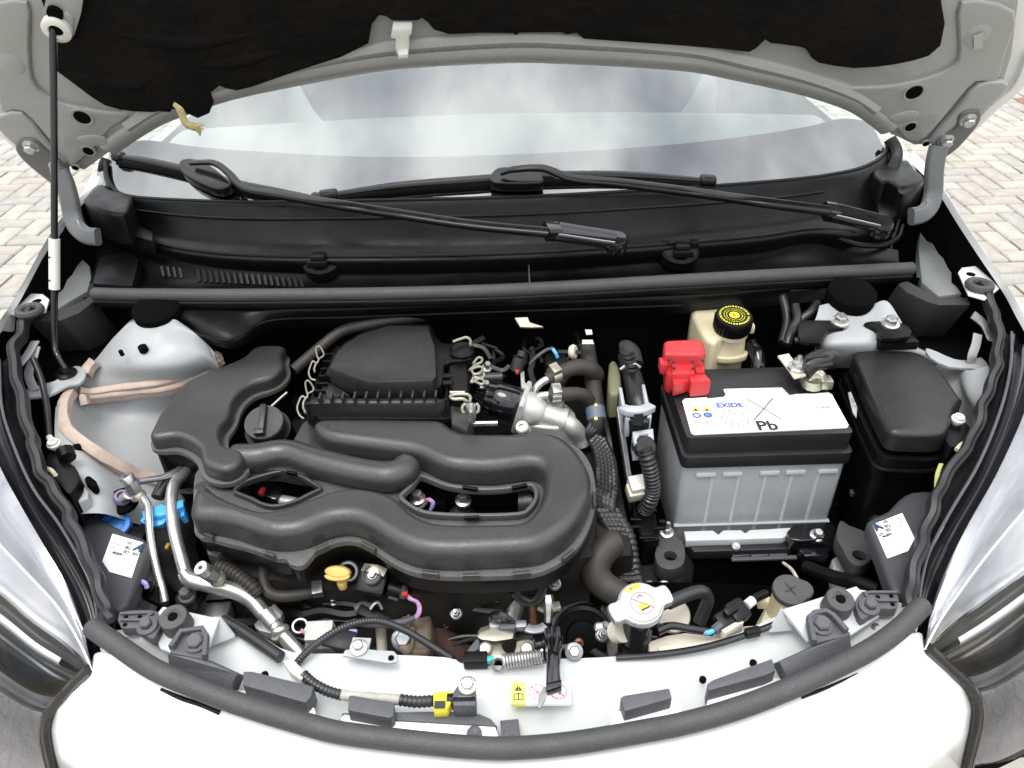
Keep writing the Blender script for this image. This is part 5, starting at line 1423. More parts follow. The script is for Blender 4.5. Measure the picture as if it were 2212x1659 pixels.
for dx in (-8, 0, 8): mk('loom_strand', tube([U(1290 + dx, 905, .82), U(1276 + dx, 930, .81), U(1262 + dx * .5, 945, .80)], .004, 5, 8), M_conduit, hs)
hose('fat brown radiator hose bending to the radiator cap', [(1332, 1172, .765), (1318, 1178, .765), (1296, 1200, .76), (1286, 1232, .75), (1300, 1260, .74), (1330, 1280, .735), (1365, 1300, .73)], [.0165, .0178, .018, .0178, .0172, .0165, .016], name='radiator_hose', seg=18)
fb = thing('firewall_fittings', 'pale bracket and white labels on the dark firewall', 'bracket', U(1180, 720, .86))
mk('pale_bracket', prism(UL([(1112, 686), (1140, 685), (1144, 696), (1175, 706), (1150, 707), (1124, 706)], .905), V((0, .01, -.008))), M_creamw, fb, bevel=.001)
for q in (((1264, 712), (1278, 712), (1280, 722), (1267, 723)), ((1258, 734), (1280, 734), (1283, 743), (1258, 743))):
    mk('white_tag', prism(UL(q, .885), V((0, .003, -.003))), M_wplast, fb)
mk('grommet', lathe([(.009, -.004), (.011, 0), (.009, .004), (.0001, .004)], U(1238, 760, .87), (.9, -.4, .2), 16), M_creamw, fb)
mk('cable', tube([U(1205, 760, .87), U(1236, 760, .87), U(1256, 762, .87)], .003, 4, 6), M_conduit, fb)

# ================================================================== wiring connector tower left of the battery
tw = thing('wiring_connector_tower', 'tall wiring connector with grey clips and ribbed conduit beside the battery', 'connector', U(1395, 1110, .66))
mk('sleeve', tube([U(x, y, z) for x, y, z in ((1352, 768, .86), (1360, 795, .852), (1370, 830, .845), (1378, 868, .835), (1384, 884, .83))], [.0125, .013, .014, .0155, .0155], 6, 16), M_conduit, tw)
mk('tape_wrap', tube([U(x, y, z) for x, y, z in ((1338, 752, .872), (1350, 752, .872), (1362, 765, .868), (1368, 790, .86))], [.007, .0125, .0145, .0145], 6, 14), M_tape, tw)
for k in range(5): mk('tape_ridge', tube([U(1340 + k * 3, 760 + k * 9, .878 - k * .003), U(1352 + k * 3, 766 + k * 9, .884 - k * .003), U(1368 + k * 2, 760 + k * 10, .880 - k * .003)], .0022, 5, 6), M_tape, tw)
mk('cable_tie', tube([U(1341, 797, .862), U(1355, 788, .872), U(1370, 786, .872), U(1382, 793, .862)], .002, 6, 6), M_wplast, tw)
M_gclip = mat('light_grey_clip', (.40, .42, .46), .4, var=.1, vscale=40)
for q in (((1336, 836), (1344, 836), (1352, 882), (1346, 888)), ((1386, 830), (1393, 829), (1404, 880), (1396, 882))):
    mk('clip_arm', prism(UL(q, .856), .02), M_gclip, tw, bevel=.0015)
mk('clip_bridge', sweep(cr(UL([(1346, 884, .858), (1360, 888, .862), (1385, 888, .862), (1406, 880, .858)]), 4), rrect(.014, .010, .002), UPZ), M_gclip, tw)
for q in (((1350, 888), (1360, 890), (1362, 905), (1352, 905)), ((1396, 884), (1407, 882), (1408, 900), (1398, 902))):
    mk('clip_leg', prism(UL(q, .855), .03), M_gclip, tw, bevel=.0015)
mk('plug', box(U(1379, 908, .842), (.028, .032, .026), basis((0, -.1, 1), (1, -.2, 0))), M_conduit, tw, bevel=.004)
mk('plug_ridge', box(U(1379, 905, .860), (.012, .03, .006), basis((0, -.1, 1), (1, -.2, 0))), M_cowl, tw, bevel=.002)
gc = mk('grey_latch', prism(UL([(1366, 932), (1411, 925), (1413, 950), (1370, 957)], .848), .03, [UL([(1380, 938), (1400, 935), (1400, 946), (1382, 949)], .848)]), M_gclip, tw, bevel=.0015)
mk('collar', lathe([(.0125, -.015), (.0145, -.006), (.0145, .004), (.012, .007), (.010, .007), (.0001, .006)], U(1392, 966, .838), (.1, -.6, .4), 22), M_conduit, tw)
mk('conduit', corr([U(x, y, z) for x, y, z in ((1392, 968, .840), (1400, 995, .825), (1408, 1030, .80), (1410, 1060, .775), (1402, 1086, .755), (1394, 1100, .74))], .0108, .0056, .15, 18), M_conduit, tw, label='thick black ribbed conduit')
mk('channel', prism(UL([(1362, 1060), (1380, 1100), (1416, 1102), (1420, 1130), (1426, 1165), (1392, 1170), (1370, 1130)], .735), .05), M_black, tw, bevel=.004)
for q in (((1383, 1104), (1418, 1102)), ((1362, 1122), (1384, 1122)), ((1424, 1125), (1445, 1128)), ((1412, 1141), (1438, 1140)), ((1382, 1162), (1415, 1161)), ((1362, 1138), (1384, 1138))):
    mk('channel_rib', sweep(UL(q, .742), rrect(.005, .004, .001), UPZ), M_cowl, tw)
mk('metal_rail', sweep(cr(UL([(1334, 872, .83), (1344, 940, .80), (1354, 1010, .765), (1362, 1060, .74), (1368, 1120, .70)]), 5), rrect(.007, .014, .001), V((0, -.4, .9))), M_steel, tw, label='dull metal rail edge beside the conduit')
mk('pale_relay', box(U(1378, 1048, .775), (.024, .022, .02), basis((0, -.4, 1), (1, .2, 0))), M_wplast, tw, bevel=.003)
mk('relay_clip', box(U(1375, 1062, .765), (.026, .02, .02), basis((0, -.4, 1), (1, .2, 0))), M_creamw, tw, bevel=.003)
mk('olive_cap', pillow(c3([(1315, 790), (1330, 786), (1340, 810), (1340, 850), (1326, 858), (1314, 850)], .85, 2), .04, .006), mat('olive_plastic', (.16, .15, .09), .5), tw)

# ================================================================== battery
bat = thing('car_battery', 'grey car battery with black lid and white printed label', 'battery', U(1640, 1165, .66))
ZB = .855
fl_, fr_ = U(1484, 946, ZB), U(1845, 935, ZB)
bxv = (fr_ - fl_).normalized(); byv = V((-bxv.y, bxv.x, 0)).normalized()
W = (fr_ - fl_).length
bl_ = U(1465, 868, ZB)
D = 0.150
def BT(u, v, z): return fl_ + bxv * (u * W) + byv * (v * D) + V((0, 0, z - fl_.z))
def rr_loop(u0, u1, v0, v1, z, r=.006):
    cx = BT((u0 + u1) / 2, (v0 + v1) / 2, z)
    return [cx + bxv * a + byv * b for a, b in rrect((u1 - u0) * W, (v1 - v0) * D, r)]
mk('case', prism(rr_loop(-.005, 1.005, -.01, 1.0, ZB - .042, .008), .142), M_batt, bat, bevel=.002, label='translucent grey battery case')
mk('lid_lip', prism(rr_loop(-.018, 1.018, -.05, 1.03, ZB - .026, .008), .018), M_battlid, bat, bevel=.003)
mk('lid', prism(rr_loop(0, 1, 0, 1, ZB, .006), .03), M_battlid, bat, bevel=.0025, label='black battery lid')
mk('terminal_step', prism(UL([(1528, 858), (1530, 806), (1536, 801), (1696, 799), (1702, 806), (1724, 848), (1706, 851), (1690, 834), (1563, 837), (1566, 854)], ZB + .004), .012), M_battlid, bat, bevel=.0015)
ZL = ZB + .0022
lab = UL([(1474, 866), (1480, 861), (1566, 855), (1568, 851), (1562, 842), (1566, 838), (1686, 834), (1693, 837), (1701, 849), (1708, 852), (1790, 848), (1797, 852), (1833, 918), (1830, 923), (1500, 938), (1493, 934)], ZB + .0016)
label_o = mk('label', prism(lab, .002), M_paper, bat, label='white battery label with recycling print')
def LB(px, py, k=0.0): return U(px, py, ZL + k)
def tx(s, size, px, py, mt, bold=0.0): mk('print', text_geo(s, size, LB(px, py), bxv, byv, bold), mt, label_o)
tx('EXIDE', .0128, 1549, 880, M_inkblue, .0005)
tx('Pb', .0265, 1638, 929, M_ink, .0007)
tx('5AR-', .0100, 1766, 883, M_inkgrey)
def ln(x0, y0, x1, y1, w, mt, k=0.0): mk('print', line_geo(LB(x0, y0, k), LB(x1, y1, k), w, UPZ), mt, label_o)
ln(1611, 860, 1690, 906, .0016, M_inkgrey); ln(1670, 859, 1629, 907, .0020, mat('green_grey_ink', (.10, .15, .15), .4), .0003)
rc = LB(1588, 903); gq = G()
for k in range(3):
    a = math.radians(90 + 120 * k)
    for da in (-42, -8):
        gq.add(ring_geo(rc, bxv, byv, .0165, .0176, math.degrees(a) + da - 10, math.degrees(a) + da + 28, 8))
        gq.add(ring_geo(rc, bxv, byv, .0095, .0105, math.degrees(a) + da - 10, math.degrees(a) + da + 28, 8))
    d0 = bxv * math.cos(a + .55) + byv * math.sin(a + .55); d1 = bxv * math.cos(a - 1.0) + byv * math.sin(a - 1.0)
    gq.add(line_geo(rc + d0 * .008, rc + d0 * .020, .0011, UPZ)); gq.add(line_geo(rc + d1 * .0095, rc + d1 * .0172, .0011, UPZ))
mk('recycling_mark', gq, M_inkgrey, label_o)
bx0 = [(1485, 874), (1536, 872), (1552, 919), (1496, 922)]
for a, b in zip(bx0, bx0[1:] + bx0[:1]): ln(a[0], a[1], b[0], b[1], .0005, M_inkpale)
for px_0 in (1502, 1526):
    mk('warning_triangle', flat_poly([LB(px_0 - 10, 888), LB(px_0 + 10, 888), LB(px_0 - 2, 877)]), M_inkyel, label_o)
    mk('print', flat_poly([LB(px_0 - 3, 887, .0004), LB(px_0 + 6, 887, .0004), LB(px_0, 882, .0004)]), M_ink, label_o)
    tx('A', .009, px_0 - 2, 915, M_inkred); tx('z', .009, px_0 + 8, 914, M_inkred)
mk('blue_sign', ring_geo(LB(1505, 897), bxv, byv, .0030, .0056, 0, 360, 24), M_inkblue, label_o)
mk('blue_sign', ring_geo(LB(1529, 896), bxv, byv, .0001, .0058, 0, 360, 24), mat('mid_blue_ink', (.03, .13, .36), .4), label_o)
mk('print', ring_geo(LB(1529, 896, .0003), bxv, byv, .0018, .0026, 30, 330, 12), M_inkpale, label_o)
M_faint = mat('faint_ink', (.70, .70, .70), .4)
for x0, x1, y in ((1682, 1702, 873), (1686, 1748, 881), (1735, 1805, 896), (1690, 1712, 902)): ln(x0, y, x1, y - 1, .0009, M_faint)
# case ribs, slots and foot
for k in range(5):
    u = .19 + k * .165
    mk('case_rib', sweep([BT(u, -.012, ZB - .066), BT(u, -.012, ZB - .172)], rrect(.0045, .0016, .0005), V((0, -1, 0))), mat('pale_rib', (.52, .54, .55), .3) if k == 0 else MATS['pale_rib'], bat)
M_slot = mat('pale_slot', (.56, .57, .58), .3)
for u0, u1 in ((.085, .205), (.25, .37), (.48, .60), (.79, .90) if False else (.64, .76), (.84, .96)):
    mk('case_slot', box((BT(u0, -.016, ZB - .060) + BT(u1, -.016, ZB - .060)) / 2, ((u1 - u0) * W, .004, .006), (bxv, byv, UPZ)), M_slot, bat, bevel=.001)
mk('case_waist', sweep([BT(-.008, -.014, ZB - .150), BT(1.0, -.014, ZB - .150)], rrect(.003, .006, .001), V((0, -1, 0))), M_batt, bat)
# positive terminal cover
rc_ = thing('terminal_cover', 'red plastic cover over the positive battery terminal', 'cover', U(1480, 850, .85))
mk('rear_hood', pillow(c3s([(1433, 742), (1440, 734), (1510, 731), (1518, 740), (1524, 778), (1500, 781), (1440, 780), (1434, 776)], .893, .905, 2, .900), .035, .005), M_red, rc_)
mk('neck', prism(UL([(1452, 778), (1498, 777), (1502, 806), (1490, 808), (1452, 808)], .888), .025), M_red, rc_, bevel=.003)
mk('front_hood', prism(c3s([(1449, 808), (1484, 806), (1487, 850), (1452, 860)], .858, .880, 1, .880), .02), M_red, rc_, bevel=.003)
mk('front_hood', prism(c3s([(1486, 808), (1524, 806), (1532, 856), (1489, 860)], .858, .883, 1, .883), .024), M_red, rc_, bevel=.003)
mk('side_wing', prism(UL([(1500, 783), (1523, 781), (1522, 804), (1503, 804)], .884), .03), M_red, rc_, bevel=.002)
mk('side_clip', box(U(1432, 790, .885), (.010, .018, .016)), M_red, rc_, bevel=.002)
mk('side_skirt', prism(UL([(1436, 782), (1454, 782), (1452, 812), (1440, 805)], .882), .03), M_red, rc_, bevel=.002)
for x, y in ((1445, 777), (1455, 781), (1496, 781), (1518, 779), (1456, 795), (1498, 795)):
    mk('rivet_hole', lathe([(.0022, -.001), (.0022, .0012), (.0001, .0012)], U(x, y, .9035 if y < 783 else .894), (0, -.1, 1), 10), M_ink, rc_)
# negative terminal
nt = thing('battery_clamp', 'pale metal clamp on the negative battery terminal', 'clamp', U(1755, 835, .85))
mk('post', lathe([(.010, -.01), (.0095, .017), (.008, .018), (.0001, .018)], U(1757, 828, .862), (0, 0, 1), 20), M_steel, nt)
mk('clamp_ring', lathe([(.0102, -.006), (.0132, -.006), (.0132, .006), (.0102, .006)], U(1755, 826, .868), (0, 0, 1), 22), M_yzinc, nt)
mk('clamp_bolt_block', box(U(1778, 826, .866), (.022, .018, .014)), M_yzinc, nt, bevel=.003)
mk('clamp_tab', box(U(1738, 822, .866), (.010, .014, .010)), M_yzinc, nt, bevel=.002)
mk('strap', sweep(cr(UL([(1752, 822, .876), (1765, 812, .885), (1776, 808, .888), (1782, 822, .88)]), 4), rrect(.010, .003, .001), V((.5, -.5, .7))), M_yzinc, nt)
mk('earth_plate', prism(UL([(1680, 768), (1704, 763), (1722, 788), (1742, 810), (1716, 816), (1705, 800)], .884), .003), M_creamw, nt, bevel=.0008)
bolt(U(1722, 792, .888), nt, (0, -.1, 1), .008, .010, M_zinc, stud=.005)
mk('cable_boot', tube([U(x, y, z) for x, y, z in ((1738, 800, .888), (1752, 785, .892), (1778, 776, .892), (1800, 778, .885))], [.010, .013, .015, .012], 5, 12), M_conduit, nt)
for q in (((1740, 775), (1765, 770), (1790, 768)), ((1742, 790), (1770, 790), (1798, 786))): mk('boot_ridge', tube([U(x, y, .905) for x, y in q], .002, 5, 6), M_tape, nt)
mk('cable', tube([U(x, y, z) for x, y, z in ((1718, 736, .88), (1745, 734, .885), (1768, 748, .885), (1780, 768, .885))], .005, 6, 10), M_conduit, nt)
# battery tray and hold down
ty = thing('battery_tray', 'black steel tray and hold down bracket under the battery front', 'tray', U(1620, 1190, .64))
zt = .70
mk('hold_down_strip', prism(UL([(1478, 1148), (1540, 1146), (1552, 1155), (1562, 1146), (1600, 1145), (1610, 1152), (1620, 1145), (1660, 1143), (1708, 1140), (1710, 1152), (1690, 1162), (1600, 1165), (1482, 1168)], zt + .006), .012), M_slot, ty, bevel=.001, label='pale strip at the battery foot')
mk('tray_front', prism(UL([(1478, 1170), (1700, 1160), (1712, 1180), (1710, 1186), (1500, 1192)], zt - .004), .016), M_battlid, ty, bevel=.003)
mk('bracket', pillow(c3([(1700, 1150), (1715, 1134), (1800, 1132), (1806, 1150), (1802, 1168), (1730, 1172), (1706, 1168)], zt + .012, 1), .02, .003), M_gloss, ty)
mk('bracket_skirt', prism(UL([(1712, 1172), (1802, 1166), (1790, 1198), (1740, 1202)], zt), .02), M_gloss, ty, bevel=.003)
bolt(U(1765, 1157, zt + .014), ty, (0, -.25, 1), .0062, .009, M_zinc, flange=1.55)
bolt(U(1590, 1180, zt), ty, (0, -.3, 1), .004, .003, M_zinc)
for x in (1600, 1640, 1680): mk('tray_rib', sweep(UL([(x - 18, 1201), (x + 18, 1197)], zt - .014), rrect(.006, .004, .001), UPZ), M_trimgrey, ty)
mk('tray_rail', sweep(UL([(1580, 1209), (1720, 1204)], zt - .014), rrect(.006, .004, .001), UPZ), M_trimgrey, ty)
mk('tray_floor', prism(UL([(1400, 1130), (1860, 1090), (1860, 1180), (1700, 1215), (1440, 1225)], .66), .04), M_void, ty)
def mount(pts, hole, z, label, bolt_at=None):
    t = thing('rubber_mount', label, 'mount', U(hole[0], hole[1], z - .03))
    hr = [U(hole[0], hole[1], z) + V((.0082 * math.cos(a), .0082 * math.sin(a), 0)) for a in [2 * math.pi * i / 20 for i in range(20)]]
    mk('mount_body', prism(c3(pts, z, 3), .022, [hr]), M_rubber, t, bevel=.002)
    mk('mount_core', prism([p - V((0, 0, .012)) for p in hr], .004), M_void, t)
    if bolt_at: bolt(U(bolt_at[0], bolt_at[1], z + .003), t, (0, -.15, 1), .0062, .008, M_zinc, stud=.010)
    return t
mount([(1420, 1160), (1436, 1146), (1455, 1150), (1464, 1162), (1476, 1172), (1480, 1200), (1472, 1222), (1448, 1230), (1424, 1222), (1415, 1198), (1420, 1178)], (1448, 1200), .722, 'rubber mount with a large hole below the battery corner bolt', (1440, 1150))
mount([(1815, 1125), (1835, 1135), (1870, 1150), (1888, 1180), (1885, 1205), (1862, 1222), (1838, 1215), (1820, 1185), (1808, 1160)], (1857, 1199), .74, 'rubber mount beside the stickered guard right of the battery')

# ================================================================== brake fluid reservoir
br_ = thing('brake_fluid_reservoir', 'cream brake fluid reservoir with black and yellow cap', 'reservoir', U(1583, 800, .80))
pcap = U(1586, 683, .905)
mk('rear_chamber', pillow(c3([(1492, 676), (1510, 660), (1560, 655), (1600, 660), (1612, 690), (1610, 720), (1560, 735), (1545, 748), (1525, 742), (1505, 712)], .872, 2), .06, .008), M_cream, br_)
mk('rear_rib', tube([U(1520, 680, .875), U(1524, 705, .872), U(1532, 735, .866)], .005, 4, 8), M_cream, br_)
mk('front_chamber', grid([[U(x, y, z) for x, y, z in r] for r in (
    ((1556, 712, .875), (1557, 716, .882), (1584, 719, .883), (1610, 715, .882), (1612, 708, .875)),
    ((1553, 740, .858), (1555, 745, .862), (1582, 748, .862), (1607, 744, .862), (1609, 738, .858)),
    ((1546, 770, .838), (1549, 774, .842), (1578, 776, .842), (1605, 772, .842), (1607, 766, .838)))], 3, 3), M_cream, br_)
mk('chamber_band', sweep(cr(UL([(1544, 768, .842), (1550, 776, .842), (1580, 778, .842), (1606, 772, .842), (1611, 764, .842)]), 4), rrect(.006, .010, .002), UPZ), M_cream, br_)
mk('lower_chamber', prism(UL([(1548, 780), (1604, 777), (1603, 760), (1548, 762)], .832), .05), M_cream, br_, bevel=.003)
mk('neck', lathe([(.024, -.03), (.024, -.012), (.0001, -.012)], pcap, (0, -.1, 1), 24), M_cream, br_)
mk('side_lug', box(U(1616, 706, .878), (.016, .02, .014)), M_cream, br_, bevel=.004)
capo = mk('cap', lathe([(.0245, -.024), (.0255, -.022), (.0262, -.001), (.0250, .001), (.0235, .0015), (.0001, .0015)], pcap, (0, -.16, 1), 40), M_black, br_, label='black cap with yellow warning print')
cx_, cy_, cz_ = basis((0, -.16, 1), (1, 0, 0))
for k in range(28):
    a = 2 * math.pi * k / 28
    d = cx_ * math.cos(a) + cy_ * math.sin(a)
    mk('grip_rib', sweep([pcap + d * .0262 - cz_ * .020, pcap + d * .0264 - cz_ * .002], rrect(.0018, .0018, .0004)), M_black, capo)
pt = pcap + cz_ * .0022
mk('print', ring_geo(pt, cx_, cy_, .0001, .0075, 0, 360, 24), M_capyel, capo)
mk('print', ring_geo(pt + cz_ * .0003, cx_, cy_, .0015, .0028, 40, 320, 16), M_ink, capo)
yr = G()
rnd = random.Random(5)
for r0, step in ((.0105, 13), (.0140, 11), (.0185, 9)):
    a = 0
    while a < 350:
        w_ = rnd.uniform(3, step)
        yr.add(ring_geo(pt, cx_, cy_, r0, r0 + (.0012 if r0 < .018 else .0030), a, a + w_, 3))
        a += w_ + rnd.uniform(2, 5)
mk('print', yr, M_capyel, capo)

# ================================================================== fuse box
fz_ = thing('fuse_box', 'black fuse box with domed lid beside the battery', 'fuse box', U(1960, 1080, .70))
lidp = [(1848, 757), (1870, 753), (1930, 753), (1978, 756), (2010, 772), (2034, 795), (2056, 826), (2078, 870), (2070, 890), (2052, 915), (2042, 950), (2034, 966), (2005, 970), (1960, 969), (1920, 966), (1910, 960), (1890, 920), (1868, 870), (1846, 810), (1838, 775)]
mk('lid', pillow(c3s(lidp, .852, .876, 2, .868), .028, .007, steps=4), M_plast2, fz_, label='smooth charcoal fuse box lid')
mk('lid_skirt', prism(offset2(ccw(c3s(lidp, .852, .876, 2, .838)), -.005), .03), M_black, fz_, bevel=.003)
mk('lid_lip', tube(offset2(ccw(c3s(lidp, .852, .876, 2, .822)), -.007), .0028, 1, 6, closed=True), M_cowl, fz_)
mk('body', prism(c3s(lidp, .852, .876, 2, .806), .12), M_black, fz_, bevel=.003)
mk('side_catch', tube([U(1846, 810, .86), U(1862, 862, .845), U(1872, 905, .83)], .0028, 4, 6), M_cowl, fz_)
mk('side_sticker', prism(UL([(1832, 848), (1838, 846), (1852, 880), (1850, 902), (1842, 890)], .852), .002), mat('grey_sticker', (.42, .42, .42), .4, var=.5, vscale=120, var2=(.12, .12, .12)), fz_)
mk('hinge_tab', box(U(1935, 740, .885), (.055, .02, .014)), M_black, fz_, bevel=.003)
for k in range(6): mk('tab_rib', box(U(1916 + k * 7, 737, .893), (.0018, .016, .003)), M_cowl, fz_)
mk('front_stub', tube([U(2045, 915, .845), U(2050, 945, .835), U(2030, 975, .81)], .016, 4, 10), M_black, fz_)
for i_, (q, pb) in enumerate(((([(1725, 708), (1735, 692), (1800, 692), (1822, 690), (1830, 700), (1822, 708), (1790, 711), (1780, 725), (1770, 740), (1730, 736)], .902), (1814, 694)), (([(1866, 700), (1880, 694), (1930, 694), (1962, 704), (1966, 726), (1905, 730), (1895, 712), (1880, 706)], .902), (1923, 699)))):
    t = thing('tower_bracket', ('black metal bracket bolted to the strut tower beside the brake reservoir', 'black metal bracket bolted to the strut tower behind the fuse box lid')[i_], 'bracket', U(pb[0], pb[1], .88))
    mk('bracket_plate', prism(c3(q[0], q[1], 2), .006), M_black, t, bevel=.001)
    bolt(U(pb[0], pb[1], .905), t, (0, -.15, 1), .0085, .010, M_zinc, flange=1.5)
ch = thing('cable_harness', 'black cables hanging behind the battery towards the strut tower', 'cable', U(1720, 700, .86))
for q in ([(1766, 655, .90), (1750, 675, .895), (1725, 695, .885), (1708, 720, .88), (1700, 745, .87)], [(1718, 660, .90), (1722, 690, .89), (1708, 715, .88), (1702, 740, .87)], [(1690, 640, .90), (1700, 690, .88), (1690, 740, .86)]):
    mk('cable', tube(UL(q), .0065, 6, 10), M_conduit, ch)
mk('big_hose', tube([U(x, y, z) for x, y, z in ((1622, 745, .85), (1636, 768, .845), (1638, 800, .83), (1630, 830, .81))], .011, 6, 12), M_gloss, ch)

# ================================================================== guards with stickers
def guard(pts, z, stick, letters, label, slab, zs):
    g_ = thing('headlight_guard', label, 'guard', UL(pts, z)[0] - V((0, 0, .03)))
    mk('guard_plate', pillow(c3(pts, z, 2), .02, .006), M_trimgrey if False else M_guard, g_)
    s = mk('sticker', prism(UL(stick, z + .0072), .001), M_paper, g_, label=slab)
    P = UL(stick, z + .0078)
    return g_, s, P
M_guard = mat('guard_plastic', (.046, .047, .053), .5, bump=.1, bscale=350, var=.15, vscale=14, rvar=.06)
gL, sL, PL = guard([(174, 1115), (203, 1117), (240, 1135), (278, 1156), (308, 1166), (325, 1180), (324, 1200), (300, 1260), (278, 1312), (250, 1330), (228, 1322), (205, 1270), (186, 1210)], .80,
    [(243, 1153), (309, 1172), (284, 1248), (236, 1235), (221, 1212)], None, 'dark plastic guard with a white sticker beside the blue washer cap', 'white sticker with a large letter A', .80)
gR, sR, PR = guard([(1872, 1142), (1878, 1128), (1892, 1120), (1918, 1108), (1940, 1084), (1968, 1068), (2016, 1064), (2012, 1110), (1990, 1180), (1968, 1250), (1958, 1290), (1935, 1288), (1920, 1272), (1898, 1210)], .80,
    [(1885, 1133), (1949, 1108), (1976, 1163), (1962, 1190), (1917, 1206)], None, 'dark plastic guard with a white sticker beside the fuse box', 'white sticker with a large letter A', .80)
def sticker_print(P, s, left):
    xd = (P[1] - P[0]).normalized(); yd = V((-xd.y, xd.x, 0)); zz = P[0].z + .0003
    def t(sx, size, x, y, mt, b=0.0): mk('print', text_geo(sx, size, U(x, y, zz), xd, yd, b), mt, s)
    def l(x0, y0, x1, y1, w_, mt): mk('print', line_geo(U(x0, y0, zz), U(x1, y1, zz), w_, UPZ), mt, s)
    if left:
        t('A', .0150, 287, 1187, M_inknavy, .0009)
        t('HI', .0058, 272, 1174, M_ink, .0001); t('BG', .0062, 268, 1184, M_ink, .0001); t('ED', .0062, 264, 1193, M_ink, .0001); t('RH', .0062, 283, 1198, M_ink, .0001)
        t('M.LEDV', .0040, 242, 1194, M_ink, .0002)
        for x, y in ((246, 1163), (255, 1166), (244, 1172), (252, 1174), (259, 1176), (242, 1181)): l(x, y, x + 6, y + 2, .0014, M_inkpale)
        for y in (1204, 1212): l(240, y, 282, y + 10, .0007, MATS['faint_ink'])
        t('x', .004, 263, 1217, M_inkgrey); t('y', .004, 260, 1229, M_inkgrey)
    else:
        t('A', .0150, 1894, 1146, M_inknavy, .0009)
        t('HS', .0058, 1910, 1131, M_ink, .0001); t('BG', .0062, 1914, 1140, M_ink, .0001); t('LH', .0062, 1900, 1158, M_ink, .0001); t('ED', .0062, 1917, 1149, M_ink, .0001)
        t('M.LEDV', .0040, 1909, 1161, M_ink, .0002)
        for x, y in ((1926, 1124), (1936, 1120), (1932, 1132), (1942, 1128), (1934, 1138), (1944, 1135)): l(x, y, x + 7, y - 2, .0014, M_inkpale)
        for y in (1172, 1180): l(1914, y, 1955, y - 13, .0007, MATS['faint_ink'])
        t('x', .004, 1932, 1173, M_inkgrey); t('y', .004, 1936, 1184, M_inkgrey)
sticker_print(PL, sL, True); sticker_print(PR, sR, False)
# ================================================================== prop rod
pr = thing('prop_rod', 'black prop rod with a white sleeve holding the bonnet up', 'prop rod', U(143, 806, .87))
top_ = B(126, 34, .022); bot_ = U(140, 796, .885)
b2 = U(118, 738, .915)
def on(px, py):
    # point of the rod line at a picture row, straight between b2 and the bonnet grommet
    k = (738 - py) / (738 - 34.0)
    best = None
    for i in range(401):
        t = i / 400
        p = b2.lerp(top_, t)
        q = project(p)
        if best is None or abs(q[1] - py) < best[0]: best = (abs(q[1] - py), p)
    return best[1]
mk('rod', tube([top_ + V((0, .0, .004)), on(0, 260), on(0, 480), on(0, 620), b2, U(126, 770, .90), bot_], .0042, 6, 12), M_gloss, pr)
mk('rod_tip', tube([top_, top_ + V((.010, .004, .004))], .004, 3, 8), M_gloss, pr)
mk('sleeve', tube([on(0, 516), on(0, 624)], .0068, 3, 14), M_wplast, pr, label='white plastic sleeve on the prop rod')
for y in (552, 602): mk('sleeve_dot', lathe([(.0014, 0), (.0014, .001), (.0001, .001)], on(0, y) + V((-.003, -.0064, .001)), (0, -1, .2), 8), M_ink, pr)
mk('grommet', lathe([(.0145, -.006), (.0145, .0), (.012, .002), (.008, .003), (.007, .008), (.005, .010), (.0001, .010)], U(142, 806, .8685), (0, -.05, 1), 26), M_black, pr)
cw = thing('washer_hose', 'thin black washer hose hanging down beside the prop rod shelf', 'hose', U(108, 940, .84))
mk('hose_body', tube([U(x, y, z) for x, y, z in ((72, 775, .90), (88, 815, .885), (98, 860, .87), (104, 905, .862), (107, 948, .858))], .0042, 6, 10), M_conduit, cw)

# ---- side marker plugs with white caps
def plug(cap_at, body, z, label):
    t = thing('lamp_connector', label, 'connector', U(cap_at[0], cap_at[1], z - .05))
    mk('connector_body', prism(c3(body, z - .008, 2), .05), M_black, t, bevel=.004)
    p = U(cap_at[0], cap_at[1], z)
    mk('white_cap', lathe([(.005, -.012), (.0055, -.003), (.0080, -.002), (.0080, .001), (.0064, .002), (.0058, .005), (.0038, .005), (.0035, .002), (.0001, .002)], p, (0, -.15, 1), 22), M_wplast, t, label='small white plastic adjuster cap')
    return t
t1 = plug((116, 959), [(110, 972), (132, 966), (146, 985), (140, 1000), (160, 1005), (172, 1030), (166, 1050), (150, 1066), (138, 1058), (120, 1035), (100, 1020), (98, 990)], .872, 'black lamp connector with white cap beside the washer hose')
mk('cap_stem', tube([U(107, 945, .868), U(114, 958, .872)], .004, 3, 8), M_wplast, t1)
mk('cream_ring', tube([U(96, 1012, .868), U(110, 1016, .87), U(122, 1030, .862)], .0028, 5, 8), M_cream, t1)
mk('rear_lug', tube([U(140, 972, .87), U(146, 990, .866)], .010, 3, 10), M_black, t1)
t2 = plug((2070, 905), [(2050, 915), (2085, 910), (2100, 935), (2090, 955), (2060, 965), (2042, 950)], .872, 'black lamp connector with white cap beside the fuse box lid')
mk('cream_ring', tube([U(2066, 972, .868), U(2078, 960, .87), U(2094, 955, .87)], .0028, 5, 8), M_cream, t2)
wv = thing('lamp_wires', 'thin yellow green wires below the fuse box', 'wire', U(2022, 1050, .80))
for d in (0, 3, 6): mk('wire', tube([U(x + d, y, z) for x, y, z in ((2030, 1002, .84), (2022, 1025, .835), (2020, 1054, .83))], .0011, 5, 6), M_wyg, wv)
